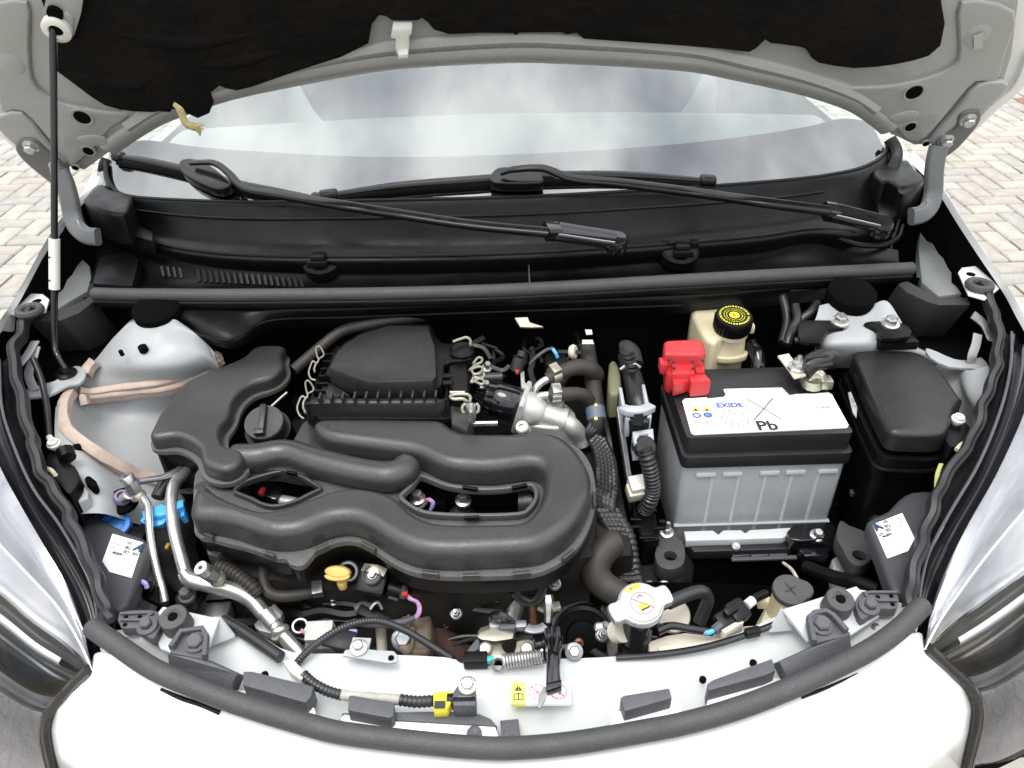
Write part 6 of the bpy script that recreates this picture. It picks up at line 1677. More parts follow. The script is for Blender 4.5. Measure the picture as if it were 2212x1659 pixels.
# wing bits on the left
wb_ = thing('wing_clip_block', 'small grey plastic block on the inner wing near the blue cap', 'block', U(180, 1080, .82))
mk('block_body', pillow(c3([(164, 1056), (180, 1048), (192, 1064), (192, 1078), (172, 1088), (164, 1080)], .845, 1), .02, .003), M_bay, wb_)
pv = thing('purple_grommet', 'purple rubber grommet around a pipe stub on the inner wing', 'grommet', U(262, 1078, .80))
mk('hole_plate', lathe([(.018, -.003), (.018, .002), (.0001, .002)], U(266, 1082, .812), (.1, -.3, 1), 20), M_void, pv)
mk('ring', lathe([(.0098, -.004), (.0102, .003), (.008, .007), (.0055, .007), (.005, .003), (.0001, .003)], U(265, 1076, .816), (.2, -.3, 1), 24), M_purple, pv)
mk('stub', tube([U(266, 1076, .82), U(278, 1068, .83)], .006, 3, 10), M_alup, pv)

# ================================================================== air conditioning pipes
ap = thing('air_conditioning_pipe', 'thick bare aluminium air conditioning pipe bending down to the front', 'pipe', U(640, 1410, .72))
mk('pipe', tube([U(x, y, z) for x, y, z in ((415, 1005, .80), (396, 1026, .81), (377, 1046, .815), (371, 1072, .815), (372, 1110, .812), (378, 1155, .805), (390, 1200, .795), (401, 1240, .785))], .0074, 7, 16), M_alup, ap)
mk('pipe_elbow', tube([U(x, y, z) for x, y, z in ((399, 1238, .785), (412, 1252, .783), (450, 1262, .78), (500, 1274, .772), (540, 1294, .762), (570, 1326, .752), (600, 1360, .745), (634, 1398, .735), (664, 1430, .725)) ], [.0085, .0092, .0094, .0092, .0090, .0086, .0082, .0082, .0082], 7, 16), M_alup, ap)
mk('pipe_collar', tube([U(576, 1326, .752), U(596, 1350, .748)], .0112, 3, 16), M_alup, ap)
mk('pipe_bead', lathe([(.0075, -.006), (.0112, -.003), (.0120, 0), (.0112, .003), (.0075, .006)], U(604, 1366, .744), (.55, -.6, -.3), 20), M_alup, ap)
mk('pipe_bracket', prism(UL([(548, 1348), (566, 1330), (590, 1352), (585, 1368), (560, 1362), (552, 1356)], .748), .012), M_steel, ap, bevel=.0015)
mk('pipe_bracket', prism(UL([(584, 1310), (592, 1303), (612, 1322), (606, 1334)], .76), .012), M_steel, ap, bevel=.0015)
def hexcap(p, ax, r, h, label, t):
    x, y, z = basis(ax)
    c = mk('valve_cap', lathe([(r, 0), (r, h * .62), (r * .97, h * .64)], p, ax, 6), M_steel, t, label=label)
    mk('cap_top', lathe([(r * .98, h * .60), (r * .98, h * .95), (r * .9, h), (.0001, h)], p, ax, 28), M_zinc, c)
    mk('cap_dimple', lathe([(.0022, 0), (.0022, .0006), (.0001, .0006)], V(p) + z * h, ax, 10), M_ink, c)
    mk('valve_collar', lathe([(r * 1.05, -.008), (r * 1.1, -.004), (r * .9, 0)], p, ax, 22), M_yzinc, c)
hexcap(U(464, 1246, .80), (-.30, -.28, .9), .0086, .026, 'silver hexagonal service valve cap', ap)
sp_ = thing('service_pipe', 'slim aluminium pipe with a silver service valve cap near the blue clips', 'pipe', U(355, 1290, .74))
mk('pipe', tube([U(x, y, z) for x, y, z in ((298, 1066, .822), (310, 1076, .822), (320, 1094, .82), (322, 1120, .818), (324, 1150, .81), (330, 1190, .80), (340, 1235, .785), (350, 1270, .775), (356, 1300, .765))], .0046, 7, 12), M_alup, sp_)
mk('branch', tube([U(x, y, z) for x, y, z in ((300, 1040, .83), (325, 1036, .825), (350, 1032, .82), (378, 1022, .815), (392, 1012, .81))], [.0042, .0042, .0042, .0056, .005], 6, 12), M_steel, sp_)
hexcap(U(294, 1064, .828), (-.30, .16, .95), .0086, .025, 'silver hexagonal service valve cap beside the purple grommet', sp_)
bc = thing('blue_pipe_clip', 'sky blue plastic clip holding the aluminium pipes', 'clip', U(345, 1120, .78))
mk('clip_body', pillow(c3([(329, 1098), (352, 1090), (362, 1096), (362, 1112), (350, 1116), (330, 1118)], .812, 1), .02, .003), M_blue, bc)
mk('clip_body', pillow(c3([(307, 1104), (317, 1102), (318, 1122), (310, 1124)], .812, 1), .02, .003), M_blue, bc)
mk('clip_body', pillow(c3([(378, 1084), (395, 1080), (396, 1094), (380, 1100)], .815, 1), .02, .003), M_blue, bc)
for q in (((312, 1126), (330, 1134), (352, 1132), (362, 1118)), ((330, 1122), (345, 1126), (360, 1114)), ((384, 1104), (396, 1110), (398, 1122))):
    mk('clip_strap', sweep(cr(UL(q, .802), 3), rrect(.006, .012, .001), V((0, -.5, .86))), M_blue, bc)
wc = thing('washer_filler', 'round blue washer filler lid half hidden behind the stickered guard', 'cap', U(250, 1130, .77))
mk('cap_disc', lathe([(.018, -.015), (.019, -.003), (.0182, .0015), (.013, .002), (.0125, -.001), (.007, .003), (.0001, .0035)], U(247, 1134, .794), (.1, -.25, 1), 32), M_bluecap, wc)
mk('cap_tab', box(U(214, 1118, .79), (.013, .008, .004)), M_bluecap, wc, bevel=.001)
mk('filler_plate', prism(UL([(270, 1110), (300, 1100), (315, 1130), (312, 1160), (280, 1160)], .772), .02), M_black, wc, bevel=.004)
mk('filler_clip', box(U(296, 1160, .785), (.022, .026, .012)), M_cowl, wc, bevel=.002)
dk = thing('bay_pump_block', 'black pump block with a yellow mark behind the aluminium pipe', 'pump', U(350, 1200, .66))
mk('pump_body', prism(c3([(330, 1080), (420, 1060), (425, 1180), (440, 1240), (400, 1280), (350, 1260), (320, 1180)], .755, 2), .12), M_black, dk, bevel=.006)
mk('pump_hose', tube([U(340, 1075, .80), U(352, 1050, .805), U(366, 1030, .81)], .008, 4, 10), M_conduit, dk)
mk('yellow_mark', box(U(362, 1180, .765), (.004, .008, .003)), M_inkyel, dk)
lc = thing('round_lamp_connector', 'round black connector below the stickered guard left of the pipe', 'connector', U(325, 1290, .74))
mk('connector_body', lathe([(.0105, -.025), (.0112, .0), (.0095, .004), (.007, .004), (.0065, .0), (.0001, .0)], U(325, 1278, .775), (-.3, -.3, .9), 24), M_black, lc)
mk('connector_bridge', box(U(322, 1268, .785), (.009, .013, .008)), M_black, lc, bevel=.003)
mk('wire', tube([U(306, 1256, .795), U(314, 1260, .795), U(318, 1270, .79)], .0026, 4, 6), M_wlilac, lc)
mk('painted_leg', prism(UL([(300, 1190), (330, 1180), (345, 1250), (320, 1320), (290, 1320)], .735), .02), M_bay, car, bevel=.004)
mk('painted_leg', prism(UL([(1795, 1205), (1820, 1190), (1840, 1225), (1835, 1262), (1800, 1250)], .70), .03), M_bay, car, bevel=.008)
mt_ = thing('body_mount', 'dark hexagon bolt on a round rubber body mount under the pipe', 'bolt', U(403, 1290, .74))
mk('washer', lathe([(.014, -.010), (.0145, .0), (.012, .003), (.0095, .003), (.009, .001), (.0001, .001)], U(404, 1292, .752), (0, -.2, 1), 26), M_black, mt_)
mk('hex_head', bolt_geo(U(404, 1287, .758), (0, -.2, 1), .0072, .010, 1.35), M_trimgrey, mt_, sharp=30)
mk('arm_pressing', prism(c3([(430, 1290), (470, 1280), (500, 1300), (480, 1340), (440, 1340), (420, 1320)], .725, 2), .05), M_alu if False else M_steel, mt_, bevel=.006)

# ---- corrugated tube and brown bypass hose, dipstick, sensor
cz = thing('ribbed_breather_tube', 'dark ribbed tube behind the silver valve cap', 'tube', U(545, 1280, .74))
mk('tube_body', corr([U(x, y, z) for x, y, z in ((470, 1222, .785), (495, 1232, .782), (520, 1248, .778), (545, 1268, .772), (560, 1285, .765))], .0092, .0050, .16, 18), M_hose, cz)
hose('brown bypass hose with clamp ending in a pale pipe below the runner', [(572, 1222, .775), (570, 1250, .77), (578, 1276, .765), (606, 1288, .762), (650, 1284, .762), (688, 1277, .762), (700, 1275, .762)], .0068, clamps=[(5, M_steel)])
pp = thing('pale_metal_pipe', 'short pale metal pipe with a torn label under the dipstick', 'pipe', U(735, 1280, .74))
mk('pipe', tube([U(700, 1274, .762), U(720, 1270, .764), U(748, 1262, .768)], .0038, 4, 10), M_yzinc, pp)
mk('torn_label', prism(UL([(712, 1278), (744, 1270), (750, 1300), (736, 1304), (716, 1308)], .752), .002), mat('torn_label_paper', (.62, .60, .56), .6, var=.9, vscale=90, var2=(.10, .07, .06)), pp)
ds = thing('oil_dipstick', 'yellow oval oil dipstick handle in front of the intake', 'dipstick', U(730, 1262, .74))
dsx = basis((0, -.75, .66), (1, -.05, 0))
pd = U(729, 1236, .80)
mk('handle', pillow([pd + dsx[0] * (.0145 * math.cos(a)) + dsx[1] * (.0068 * math.sin(a) - .0012 * math.cos(a)) for a in [2 * math.pi * i / 32 for i in range(32)]], .010, .0035, dsx[2]), M_dip, ds)
mk('handle_lip', tube([pd + dsx[0] * (.0125 * math.cos(a)) + dsx[1] * (-.003 + .0045 * math.sin(a)) + dsx[2] * .0005 for a in [math.pi + math.pi * i / 14 for i in range(15)]], .0024, 2, 8), M_dip, ds)
mk('stem', lathe([(.0052, -.010), (.006, -.003), (.0055, 0)], U(738, 1256, .785), (0, -.1, 1), 16), M_dip, ds)
mk('guide_tube', tube([U(738, 1258, .778), U(742, 1275, .76), U(745, 1300, .73)], .006, 3, 10), M_black, ds)
mk('guide_ring', tube([U(752, 1234, .79) + V((.010 * math.cos(a), 0.006 * math.sin(a), .008 * math.sin(a))) for a in [2 * math.pi * i / 14 for i in range(14)]], .0022, 2, 6, closed=True), M_steel, ds)
sn = thing('map_sensor', 'black bolted sensor with a two pin plug below the intake lip', 'sensor', U(810, 1280, .74))
sx_ = basis((0, -.45, .9), (1, -.22, 0))
ps = U(806, 1258, .785)
mk('sensor_body', box(ps, (.032, .028, .018), sx_), M_cowl, sn, bevel=.004)
mk('sensor_cup', lathe([(.0105, -.002), (.0105, .007), (.009, .008), (.0085, .003), (.0001, .003)], ps + sx_[2] * .010 + sx_[1] * .004, sx_[2], 20), M_trimgrey, sn)
bolt(ps + sx_[2] * .012 + sx_[1] * .005, sn, sx_[2], .0042, .006, M_steel)
mk('mount_strip', sweep(cr(UL([(786, 1226, .80), (800, 1228, .804), (815, 1230, .804), (832, 1238, .80)]), 4), rrect(.010, .004, .001), V((0, -.3, .9))), M_yzinc, sn)
mk('plug', tube([U(840, 1270, .782), U(872, 1280, .778)], .0085, 3, 14), M_cowl, sn)
mk('plug_lower', tube([U(842, 1285, .775), U(862, 1291, .773)], .005, 3, 12), M_trimgrey, sn)
mk('plug_face', box(U(874, 1282, .779), (.008, .017, .016), sx_), M_black, sn, bevel=.002)
mk('plug_wire', tube([U(x, y, z) for x, y, z in ((874, 1285, .78), (885, 1293, .778), (900, 1300, .775), (905, 1312, .77), (903, 1325, .765), (896, 1334, .76))], .0022, 6, 8), M_wlilac, sn)
mk('plug_wire', tube([U(x, y, z) for x, y, z in ((875, 1282, .78), (890, 1294, .779), (902, 1300, .776), (908, 1312, .771), (906, 1326, .766), (898, 1336, .76))], .0018, 6, 8), M_wpink, sn)
mk('red_seal', box(U(875, 1284, .783), (.006, .006, .006)), M_wred, sn)
mk('wire_sleeve', tube([U(x, y, z) for x, y, z in ((897, 1334, .76), (870, 1344, .758), (840, 1348, .756), (800, 1347, .752), (775, 1346, .75))], [.003, .0045, .0048, .0045, .004], 6, 10), M_trimgrey, sn)
mk('lower_clip', sweep(cr(UL([(800, 1316, .765), (808, 1305, .768), (818, 1302, .768), (826, 1316, .762)]), 4), rrect(.004, .003, .001)), M_steel, sn)

# ---- tangle of wiring in front of the engine
tg_ = thing('front_wiring', 'dark wiring and grey relay behind the front crossmember', 'wiring', U(700, 1390, .70))
for q, r_ in (([(660, 1330, .74), (700, 1322, .745), (750, 1330, .745), (790, 1322, .745)], .008), ([(680, 1350, .735), (730, 1340, .74), (780, 1345, .74), (820, 1330, .74)], .007), ([(700, 1310, .745), (740, 1306, .748), (780, 1312, .748)], .006), ([(600, 1320, .72), (650, 1330, .73), (690, 1345, .73)], .010), ([(640, 1290, .74), (660, 1310, .74), (700, 1330, .74)], .006)):
    mk('cable', tube(UL(q), r_, 6, 8), M_black, tg_)
mk('relay', box(U(692, 1368, .745), (.030, .022, .020), basis((0, -.3, 1), (1, .02, 0))), mat('pale_relay_grey', (.50, .49, .46), .5, var=.2, vscale=60), tg_, bevel=.002)
mk('relay_foot', box(U(695, 1388, .738), (.034, .020, .016), basis((0, -.3, 1), (1, .02, 0))), M_trimgrey, tg_, bevel=.002)
mk('plug', box(U(735, 1384, .742), (.038, .022, .018), basis((0, -.3, 1), (1, -.25, 0))), M_cowl, tg_, bevel=.003)
mk('plug_tail', box(U(762, 1378, .744), (.010, .016, .012)), M_wlilac, tg_, bevel=.002)
mk('wire_ring', tube([U(648, 1352, .745) + V((.008 * math.cos(a), .007 * math.sin(a), .003 * math.sin(a))) for a in [2 * math.pi * i / 14 for i in range(14)]], .0016, 2, 6, closed=True), M_steel, tg_)
mk('wire', tube([U(650, 1360, .745), U(660, 1368, .742), U(668, 1378, .738)], .002, 4, 6), M_wpink, tg_)
mk('grey_cable', tube([U(770, 1318, .75), U(785, 1312, .752), U(805, 1316, .75)], .007, 4, 10), M_trimgrey, tg_)
mk('cable_guide', box(U(808, 1332, .752), (.04, .012, .012), basis((0, -.3, 1), (1, -.5, 0))), M_black, tg_, bevel=.002)
lm = thing('ribbed_loom_arch', 'black ribbed wiring loom arching over the front crossmember', 'wiring', U(640, 1430, .79))
mk('loom', corr([U(x, y, z) for x, y, z in ((642, 1432, .797), (660, 1412, .802), (690, 1386, .806), (740, 1356, .806), (790, 1342, .802), (830, 1344, .798), (880, 1364, .792), (930, 1394, .786), (978, 1424, .784))], .0042, .0032, .15, 12), M_conduit, lm)
fl3 = thing('front_hose', 'black rubber hose entering under the bracket of the front crossmember', 'hose', U(600, 1415, .77))
mk('hose_body', tube([U(x, y, z) for x, y, z in ((482, 1340, .80), (520, 1362, .803), (565, 1392, .806), (606, 1420, .806))], .0062, 6, 14), M_conduit, fl3)
# earth bracket on the slam panel
eb = thing('earth_bracket', 'white metal earth tab with bolt on the front crossmember', 'bracket', U(775, 1412, .79))
mk('tab', prism(UL([(762, 1376), (802, 1378), (796, 1402), (812, 1404), (850, 1406), (860, 1416), (856, 1430), (840, 1432), (740, 1416), (745, 1404), (755, 1402)], .808), .003), M_bay, eb, bevel=.0008)
bolt(U(775, 1399, .811), eb, (0, -.2, 1), .0055, .006, M_zinc, flange=1.6)
mk('tab_hole', lathe([(.0030, 0), (.0030, .0012), (.0001, .0012)], U(845, 1422, .808), (0, 0, 1), 14), M_void, eb)

# ================================================================== bonnet latch
la = thing('bonnet_latch', 'bonnet latch with spring and black release lever', 'latch', U(1110, 1420, .74))
mk('latch_plate', prism(UL([(1034, 1392), (1050, 1382), (1082, 1384), (1086, 1402), (1096, 1412), (1108, 1412), (1114, 1400), (1116, 1384), (1140, 1380), (1162, 1388), (1160, 1410), (1130, 1424), (1060, 1420), (1036, 1410)], .79), V((0, .018, -.03))), M_yzinc, la, bevel=.002)
mk('upper_plate', prism(UL([(1030, 1376), (1036, 1366), (1072, 1354), (1080, 1362), (1110, 1368), (1108, 1380), (1070, 1386), (1040, 1382)], .80), V((0, .012, -.008))), M_yzinc, la, bevel=.0015)
mk('claw', tube([U(x, y, z) for x, y, z in ((1062, 1340, .80), (1068, 1332, .805), (1088, 1334, .808), (1112, 1346, .802))], [.004, .006, .006, .002], 5, 8), M_gloss, la)
mk('pawl', box(U(1096, 1355, .795), (.018, .016, .016)), M_trimgrey, la, bevel=.004)
for x, y in ((1070, 1352), (1125, 1352)): mk('guide_block', box(U(x, y, .797), (.013, .010, .009)), M_steel, la, bevel=.003)
for x, y in ((1048, 1402), (1138, 1402)): mk('rivet', lathe([(.0070, -.004), (.0070, .001), (.005, .003), (.0001, .0034)], U(x, y, .795), (0, -.5, .85), 20), M_yzinc, la)
mk('spring', coil(U(1088, 1428, .803), U(1172, 1418, .806), .0060, .0014, 13), M_zinc, la, label='bright coil spring')
mk('spring_eye', tube([U(1076, 1434, .803) + V((.006 * math.cos(a), .003 * math.sin(a), .006 * math.sin(a))) for a in [2 * math.pi * i / 12 for i in range(12)]], .0018, 2, 6, closed=True), M_zinc, la)
mk('cable_holder', prism(UL([(1012, 1400), (1030, 1378), (1036, 1384), (1034, 1400), (1010, 1420), (1004, 1418)], .80), .02), M_trimgrey, la, bevel=.002)
mk('switch_body', box(U(1028, 1426, .80), (.024, .013, .013)), M_black, la, bevel=.002)
mk('teal_tab', box(U(1056, 1426, .803), (.012, .006, .006)), M_teal, la, bevel=.001)
lv = mk('release_lever', grid([[U(x, y, z) for x, y, z in r] for r in (
    ((1176, 1358, .818), (1186, 1354, .826), (1202, 1354, .826), (1212, 1360, .818)),
    ((1176, 1378, .822), (1186, 1374, .830), (1204, 1374, .830), (1216, 1384, .822)),
    ((1180, 1410, .824), (1186, 1406, .832), (1204, 1404, .832), (1212, 1410, .824)),
    ((1180, 1450, .826), (1184, 1447, .832), (1206, 1445, .832), (1210, 1448, .826)),
    ((1178, 1488, .826), (1184, 1484, .831), (1206, 1478, .831), (1214, 1480, .826)))], 4, 4, .004, (0, .2, -.9)), M_gloss, la, label='black pressed steel release lever')
for q in ([(1190, 1358, .829), (1190, 1380, .832), (1192, 1410, .833)], [(1204, 1358, .828), (1206, 1382, .831), (1200, 1412, .833)]): mk('lever_rib', tube(UL(q), .003, 5, 8), M_gloss, la)
mk('lever_tip', prism(UL([(1182, 1478), (1186, 1490), (1177, 1514), (1166, 1530), (1160, 1526), (1164, 1502), (1172, 1486)], .829), .003), M_steel, la, bevel=.001)
mk('lever_foot', prism(UL([(1178, 1474), (1214, 1466), (1214, 1482), (1180, 1492)], .833), .01), M_gloss, la, bevel=.002)
mk('pivot_block', prism(UL([(1148, 1364), (1176, 1358), (1178, 1392), (1158, 1394)], .806), .03), M_gloss, la, bevel=.003)
mk('stop_bracket', sweep(cr(UL([(1138, 1356, .815), (1150, 1360, .815), (1168, 1358, .815), (1178, 1352, .815)]), 4), rrect(.010, .003, .001)), M_steel, la)
bolt(U(1240, 1408, .80), eng, (0, -.5, .85), .006, .006, M_steel, name='shroud_bolt')

# ---- warning sticker on the slam panel
ws_ = thing('warning_sticker', 'white and yellow warning sticker on the front crossmember behind the lever', 'sticker', U(1165, 1500, .80))
zS = .8025
c00, c10, c01 = U(1104, 1523, zS), U(1234, 1521, zS), U(1104, 1475, zS)
sxd = (c10 - c00).normalized(); syd = V((-sxd.y, sxd.x, 0)); sw, sh = (c10 - c00).length, (c01 - c00).length
slope = V((0, .012, .004)).normalized()
def ST(u, v, k=0.0): return c00 + sxd * (u * sw) + syd * (v * sh) + V((0, 0, .0016 + k))
mk('white_field', prism([ST(.25, 0), ST(1, 0), ST(1, 1), ST(.25, 1)], .004), M_paper, ws_)
mk('yellow_field', prism([ST(0, 0), ST(.249, 0), ST(.249, 1), ST(0, 1)], .004), M_signyel, ws_)
mk('print', flat_poly([ST(.06, .58, .0004), ST(.19, .58, .0004), ST(.125, .86, .0004)]), M_ink, ws_)
mk('print', text_geo('!', .008, ST(.11, .62, .0007), sxd, syd), M_signyel, ws_)
bk = [ST(u, v, .0004) for u, v in ((.05, .16), (.125, .20), (.20, .16), (.20, .42), (.125, .46), (.05, .42))]
for a, b in zip(bk, bk[1:] + bk[:1]): mk('print', line_geo(a, b, .0010, UPZ), M_ink, ws_)
mk('print', line_geo(bk[1], bk[4], .0010, UPZ), M_ink, ws_)
for u in (.44, .80):
    o_ = ST(u, .52, .0004)
    mk('prohibition_ring', ring_geo(o_, sxd, syd, sh * .31, sh * .35, 0, 360, 32), M_inkred, ws_)
    d = (sxd * -.7 + syd * .7)
    mk('prohibition_bar', line_geo(o_ + d * sh * .31, o_ - d * sh * .31, .0012, UPZ), M_inkred, ws_)
mk('print', flat_poly([ST(.80, .36, .0003), ST(.84, .42, .0003), ST(.86, .70, .0003), ST(.82, .55, .0003)]), M_ink, ws_)
mk('print', ring_geo(ST(.47, .45, .0003), sxd, syd, .002, .0028, 0, 360, 12), M_inkgrey, ws_)

# ================================================================== radiator cap and neighbours
rk = thing('radiator_filler', 'silver radiator filler cap with two ears and a red warning print', 'radiator cap', U(1385, 1400, .74))
pk = U(1384, 1304, .832)
capn = V((0, -.20, 1)).normalized()
ex = basis(capn, (1, .36, 0))
ears = []
for i in range(72):
    a = 2 * math.pi * i / 72
    r0 = .0235
    w = min(1, max(0, abs(math.cos(a)) - .90) / .055)
    r0 += .0105 * (w ** .9 if w > 0 else 0)
    ears.append(pk + ex[0] * (r0 * math.cos(a)) + ex[1] * (r0 * math.sin(a)))
M_cap = mat('cap_steel', (.66, .66, .65), .30, metal=.75, var=.15, vscale=20, rvar=.08)
ck = mk('cap_skirt', pillow(ears, .009, .0026, capn), M_cap, rk)
mk('cap_dome', lathe([(.0222, 0), (.0218, .003), (.020, .0048), (.008, .0055), (.0001, .0055)], pk, capn, 40), mat('cap_white_face', (.60, .59, .56), .34, metal=.3, var=.06, vscale=30), rk, label='pale printed top of the radiator cap')
KS = .72
fp = pk + capn * .0062
mk('prohibition_ring', ring_geo(fp - ex[1] * 0.00216, ex[0], ex[1], 0.0114, 0.0123, 0, 360, 40), mat('pink_ink', (.62, .16, .18), .4), ck)
d = (-ex[0] * .72 + ex[1] * .68)
mk('prohibition_bar', line_geo(fp - ex[1] * 0.00216 + d * .0114, fp - ex[1] * 0.00216 - d * .0114, .0012, capn), MATS['pink_ink'], ck)
mk('print', flat_poly([fp + ex[0] * -0.00576 + ex[1] * -0.00936, fp + ex[0] * 0.00432 + ex[1] * -0.00864, fp + ex[0] * 0.00504 + ex[1] * -0.00288, fp + ex[0] * -0.00576 + ex[1] * -0.00360]), M_inkorange, ck)
mk('print', flat_poly([fp + capn * .0003 + ex[0] * -0.00432 + ex[1] * -0.01008, fp + capn * .0003 + ex[0] * 0.00504 + ex[1] * -0.00936, fp + capn * .0003 + ex[0] * 0.00504 + ex[1] * -0.00792, fp + capn * .0003 + ex[0] * -0.00432 + ex[1] * -0.00864]), M_ink, ck)
mk('print', ring_geo(fp + ex[0] * 0.00072 + ex[1] * 0.00432, ex[0], ex[1], .0014, .0029, -30, 200, 12), M_inkgrey, ck)
arc = [fp + ex[0] * (0.01908 * math.cos(math.radians(a))) + ex[1] * (0.01908 * math.sin(math.radians(a))) for a in range(65, 126, 6)] + [fp + ex[0] * (0.01368 * math.cos(math.radians(a))) + ex[1] * (0.01368 * math.sin(math.radians(a))) for a in range(119, 70, -6)]
mk('warning_band', flat_poly(arc), M_inkyel, ck)
mk('print', flat_poly([fp + capn * .0003 + ex[0] * x + ex[1] * y for x, y in ((-.0061, .0140), (-.0014, .0148), (-.0036, .0180))]), M_inkred, ck)
mk('print', ring_geo(fp + capn * .0003 + ex[0] * 0.00360 + ex[1] * 0.01620, ex[0], ex[1], .0009, .0022, 0, 300, 14), M_inkorange, ck)
for s in (-1, 1): mk('ear_dimple', lathe([(.0042, 0), (.004, .0008), (.002, .001), (.0016, .0), (.0001, .0)], pk + ex[0] * (s * .0285) + capn * .0022, capn, 18), M_cap, ck)
mk('filler_neck', lathe([(.019, -.09), (.019, -.065), (.0155, -.06), (.0155, -.010), (.0195, -.008), (.0195, -.003), (.0001, -.003)], pk, (0, 0, 1), 28), M_gloss, rk)
mk('neck_base', prism(UL([(1335, 1380), (1360, 1365), (1425, 1372), (1432, 1408), (1345, 1412)], .775), .03), M_gloss, rk, bevel=.004)
mk('neck_clamp', lathe([(.0085, -.006), (.0115, -.006), (.0115, .006), (.0085, .006)], U(1338, 1364, .79), (.5, -.4, .6), 20), M_creamw, rk)
oh = thing('overflow_hose', 'black overflow hose looping from the radiator cap', 'hose', U(1500, 1350, .76))
mk('hose_body', tube([U(x, y, z) for x, y, z in ((1442, 1303, .812), (1470, 1291, .812), (1500, 1280, .81), (1520, 1280, .806), (1528, 1296, .796), (1520, 1320, .782), (1510, 1345, .77))], .0072, 7, 14), M_conduit, oh)
mk('hose_nipple', tube([U(1430, 1308, .812), U(1444, 1302, .812)], .0055, 3, 12), M_black, oh)
fan = thing('fan_cowl', 'cream plastic fan cowl and bottle body behind the front crossmember', 'fan cowl', U(1520, 1400, .70))
mk('cowl_ledge', prism(UL([(1400, 1386), (1440, 1372), (1480, 1366), (1530, 1372), (1600, 1352), (1640, 1350), (1690, 1338), (1680, 1356), (1600, 1385), (1480, 1410), (1404, 1418)], .782), .05), M_creamw, fan, bevel=.004)
mk('ledge_step', prism(UL([(1420, 1396), (1500, 1386), (1560, 1376), (1560, 1384), (1500, 1396), (1424, 1408)], .788), .02), M_creamw, fan, bevel=.003)
mk('ledge_rib', sweep(UL([(1560, 1376), (1600, 1352)], .796), rrect(.005, .018, .001), UPZ), M_creamw, fan)
mk('round_plate', lathe([(.0185, -.01), (.0185, .0), (.017, .002), (.0001, .002)], U(1455, 1330, .775), (0, -.6, .8), 28), M_creamw, fan)
mk('cowl_cable', tube([U(x, y, z) for x, y, z in ((1420, 1362, .80), (1450, 1352, .802), (1490, 1358, .80), (1540, 1366, .797)) ], [.0055, .0042, .004, .0042], 5, 10), M_gloss, fan)
mk('edge_trim', sweep(cr(UL([(1330, 1420, .797), (1440, 1412, .800), (1540, 1394, .803), (1640, 1362, .806), (1690, 1342, .808)]), 5), rrect(.006, .005, .001), UPZ), M_gloss, fan)
mk('trim_clip', box(U(1625, 1366, .808), (.016, .008, .010), basis((0, 0, 1), (1, .2, 0))), M_black, fan, bevel=.002)
wb2 = thing('washer_bottle', 'cream washer bottle with dark grey cap marked with a cross', 'bottle', U(1700, 1350, .70))
pw = U(1707, 1274, .792)
wn_ = V((0, -.16, 1)).normalized(); wx = basis(wn_, (1, .1, 0))
wo_ = []
for i in range(48):
    a = 2 * math.pi * i / 48
    r0 = .0188
    a2 = ((math.degrees(a) + 180) % 360) - 180
    if -45 < a2 < 35: r0 += .0065 * math.cos(math.radians((a2 + 5) * 2.2)) if abs(a2 + 5) < 40 else 0
    wo_.append(pw + wx[0] * (r0 * math.cos(a)) + wx[1] * (r0 * math.sin(a)))
cpp = mk('cap', pillow(wo_, .007, .0015, wn_), M_rubber, wb2, label='dark grey cap with a moulded cross')
for aa in (20, 110):
    d = wx[0] * math.cos(math.radians(aa)) + wx[1] * math.sin(math.radians(aa))
    mk('moulded_cross', prism([pw + wn_ * .0026 + d * .0085, pw + wn_ * .0026 + d.cross(wn_) * .0016, pw + wn_ * .0026 - d * .0085, pw + wn_ * .0026 - d.cross(wn_) * .0016], -wn_ * .002), M_ink, cpp)
mk('neck', lathe([(.024, -.12), (.021, -.07), (.0165, -.03), (.0165, -.006), (.0001, -.006)], pw, (.06, -.0, 1), 28), M_cream, wb2)
mk('bottle_shoulder', prism(UL([(1640, 1345), (1655, 1310), (1700, 1330), (1740, 1330), (1700, 1350)], .755), .05), M_cream, wb2, bevel=.005)
mk('side_lug', pillow(c3([(1636, 1290), (1650, 1285), (1664, 1292), (1660, 1304), (1640, 1303)], .785, 1), .012, .003), M_cream, wb2)
pg = thing('fan_plug', 'black two part plug with a blue wire beside the washer bottle', 'connector', U(1575, 1345, .78))
px_ = basis((0, -.3, .95), (1, .55, .0))
mk('plug_body', box(U(1572, 1338, .80), (.026, .020, .015), px_), M_cowl, pg, bevel=.004)
mk('plug_head', box(U(1592, 1322, .804), (.021, .023, .018), px_), M_cowl, pg, bevel=.005)
mk('plug_ridge', box(U(1578, 1318, .814), (.016, .009, .008), px_), M_cowl, pg, bevel=.003)
mk('lead', tube([U(1612, 1308, .803), U(1630, 1294, .80), U(1655, 1282, .795)], .0045, 5, 10), M_black, pg)
mk('white_band', tube([U(1612, 1308, .806), U(1626, 1297, .806)], .0052, 3, 10), M_wplast, pg)
mk('blue_wire', tube([U(1520, 1366, .798), U(1532, 1366, .80), U(1544, 1360, .80), U(1556, 1350, .80)], .0026, 5, 8), M_wblue, pg)
mk('grey_lead', tube([U(1542, 1362, .80), U(1556, 1350, .802)], .005, 3, 8), M_trimgrey, pg)
rb = thing('bay_cable', 'black cable and thin wire hanging under the battery tray towards the washer bottle', 'cable', U(1750, 1240, .70))
mk('cable', tube([U(x, y, z) for x, y, z in ((1740, 1226, .71), (1780, 1240, .72), (1820, 1252, .73), (1850, 1258, .74), (1900, 1275, .75))], .009, 6, 10), M_black, rb)
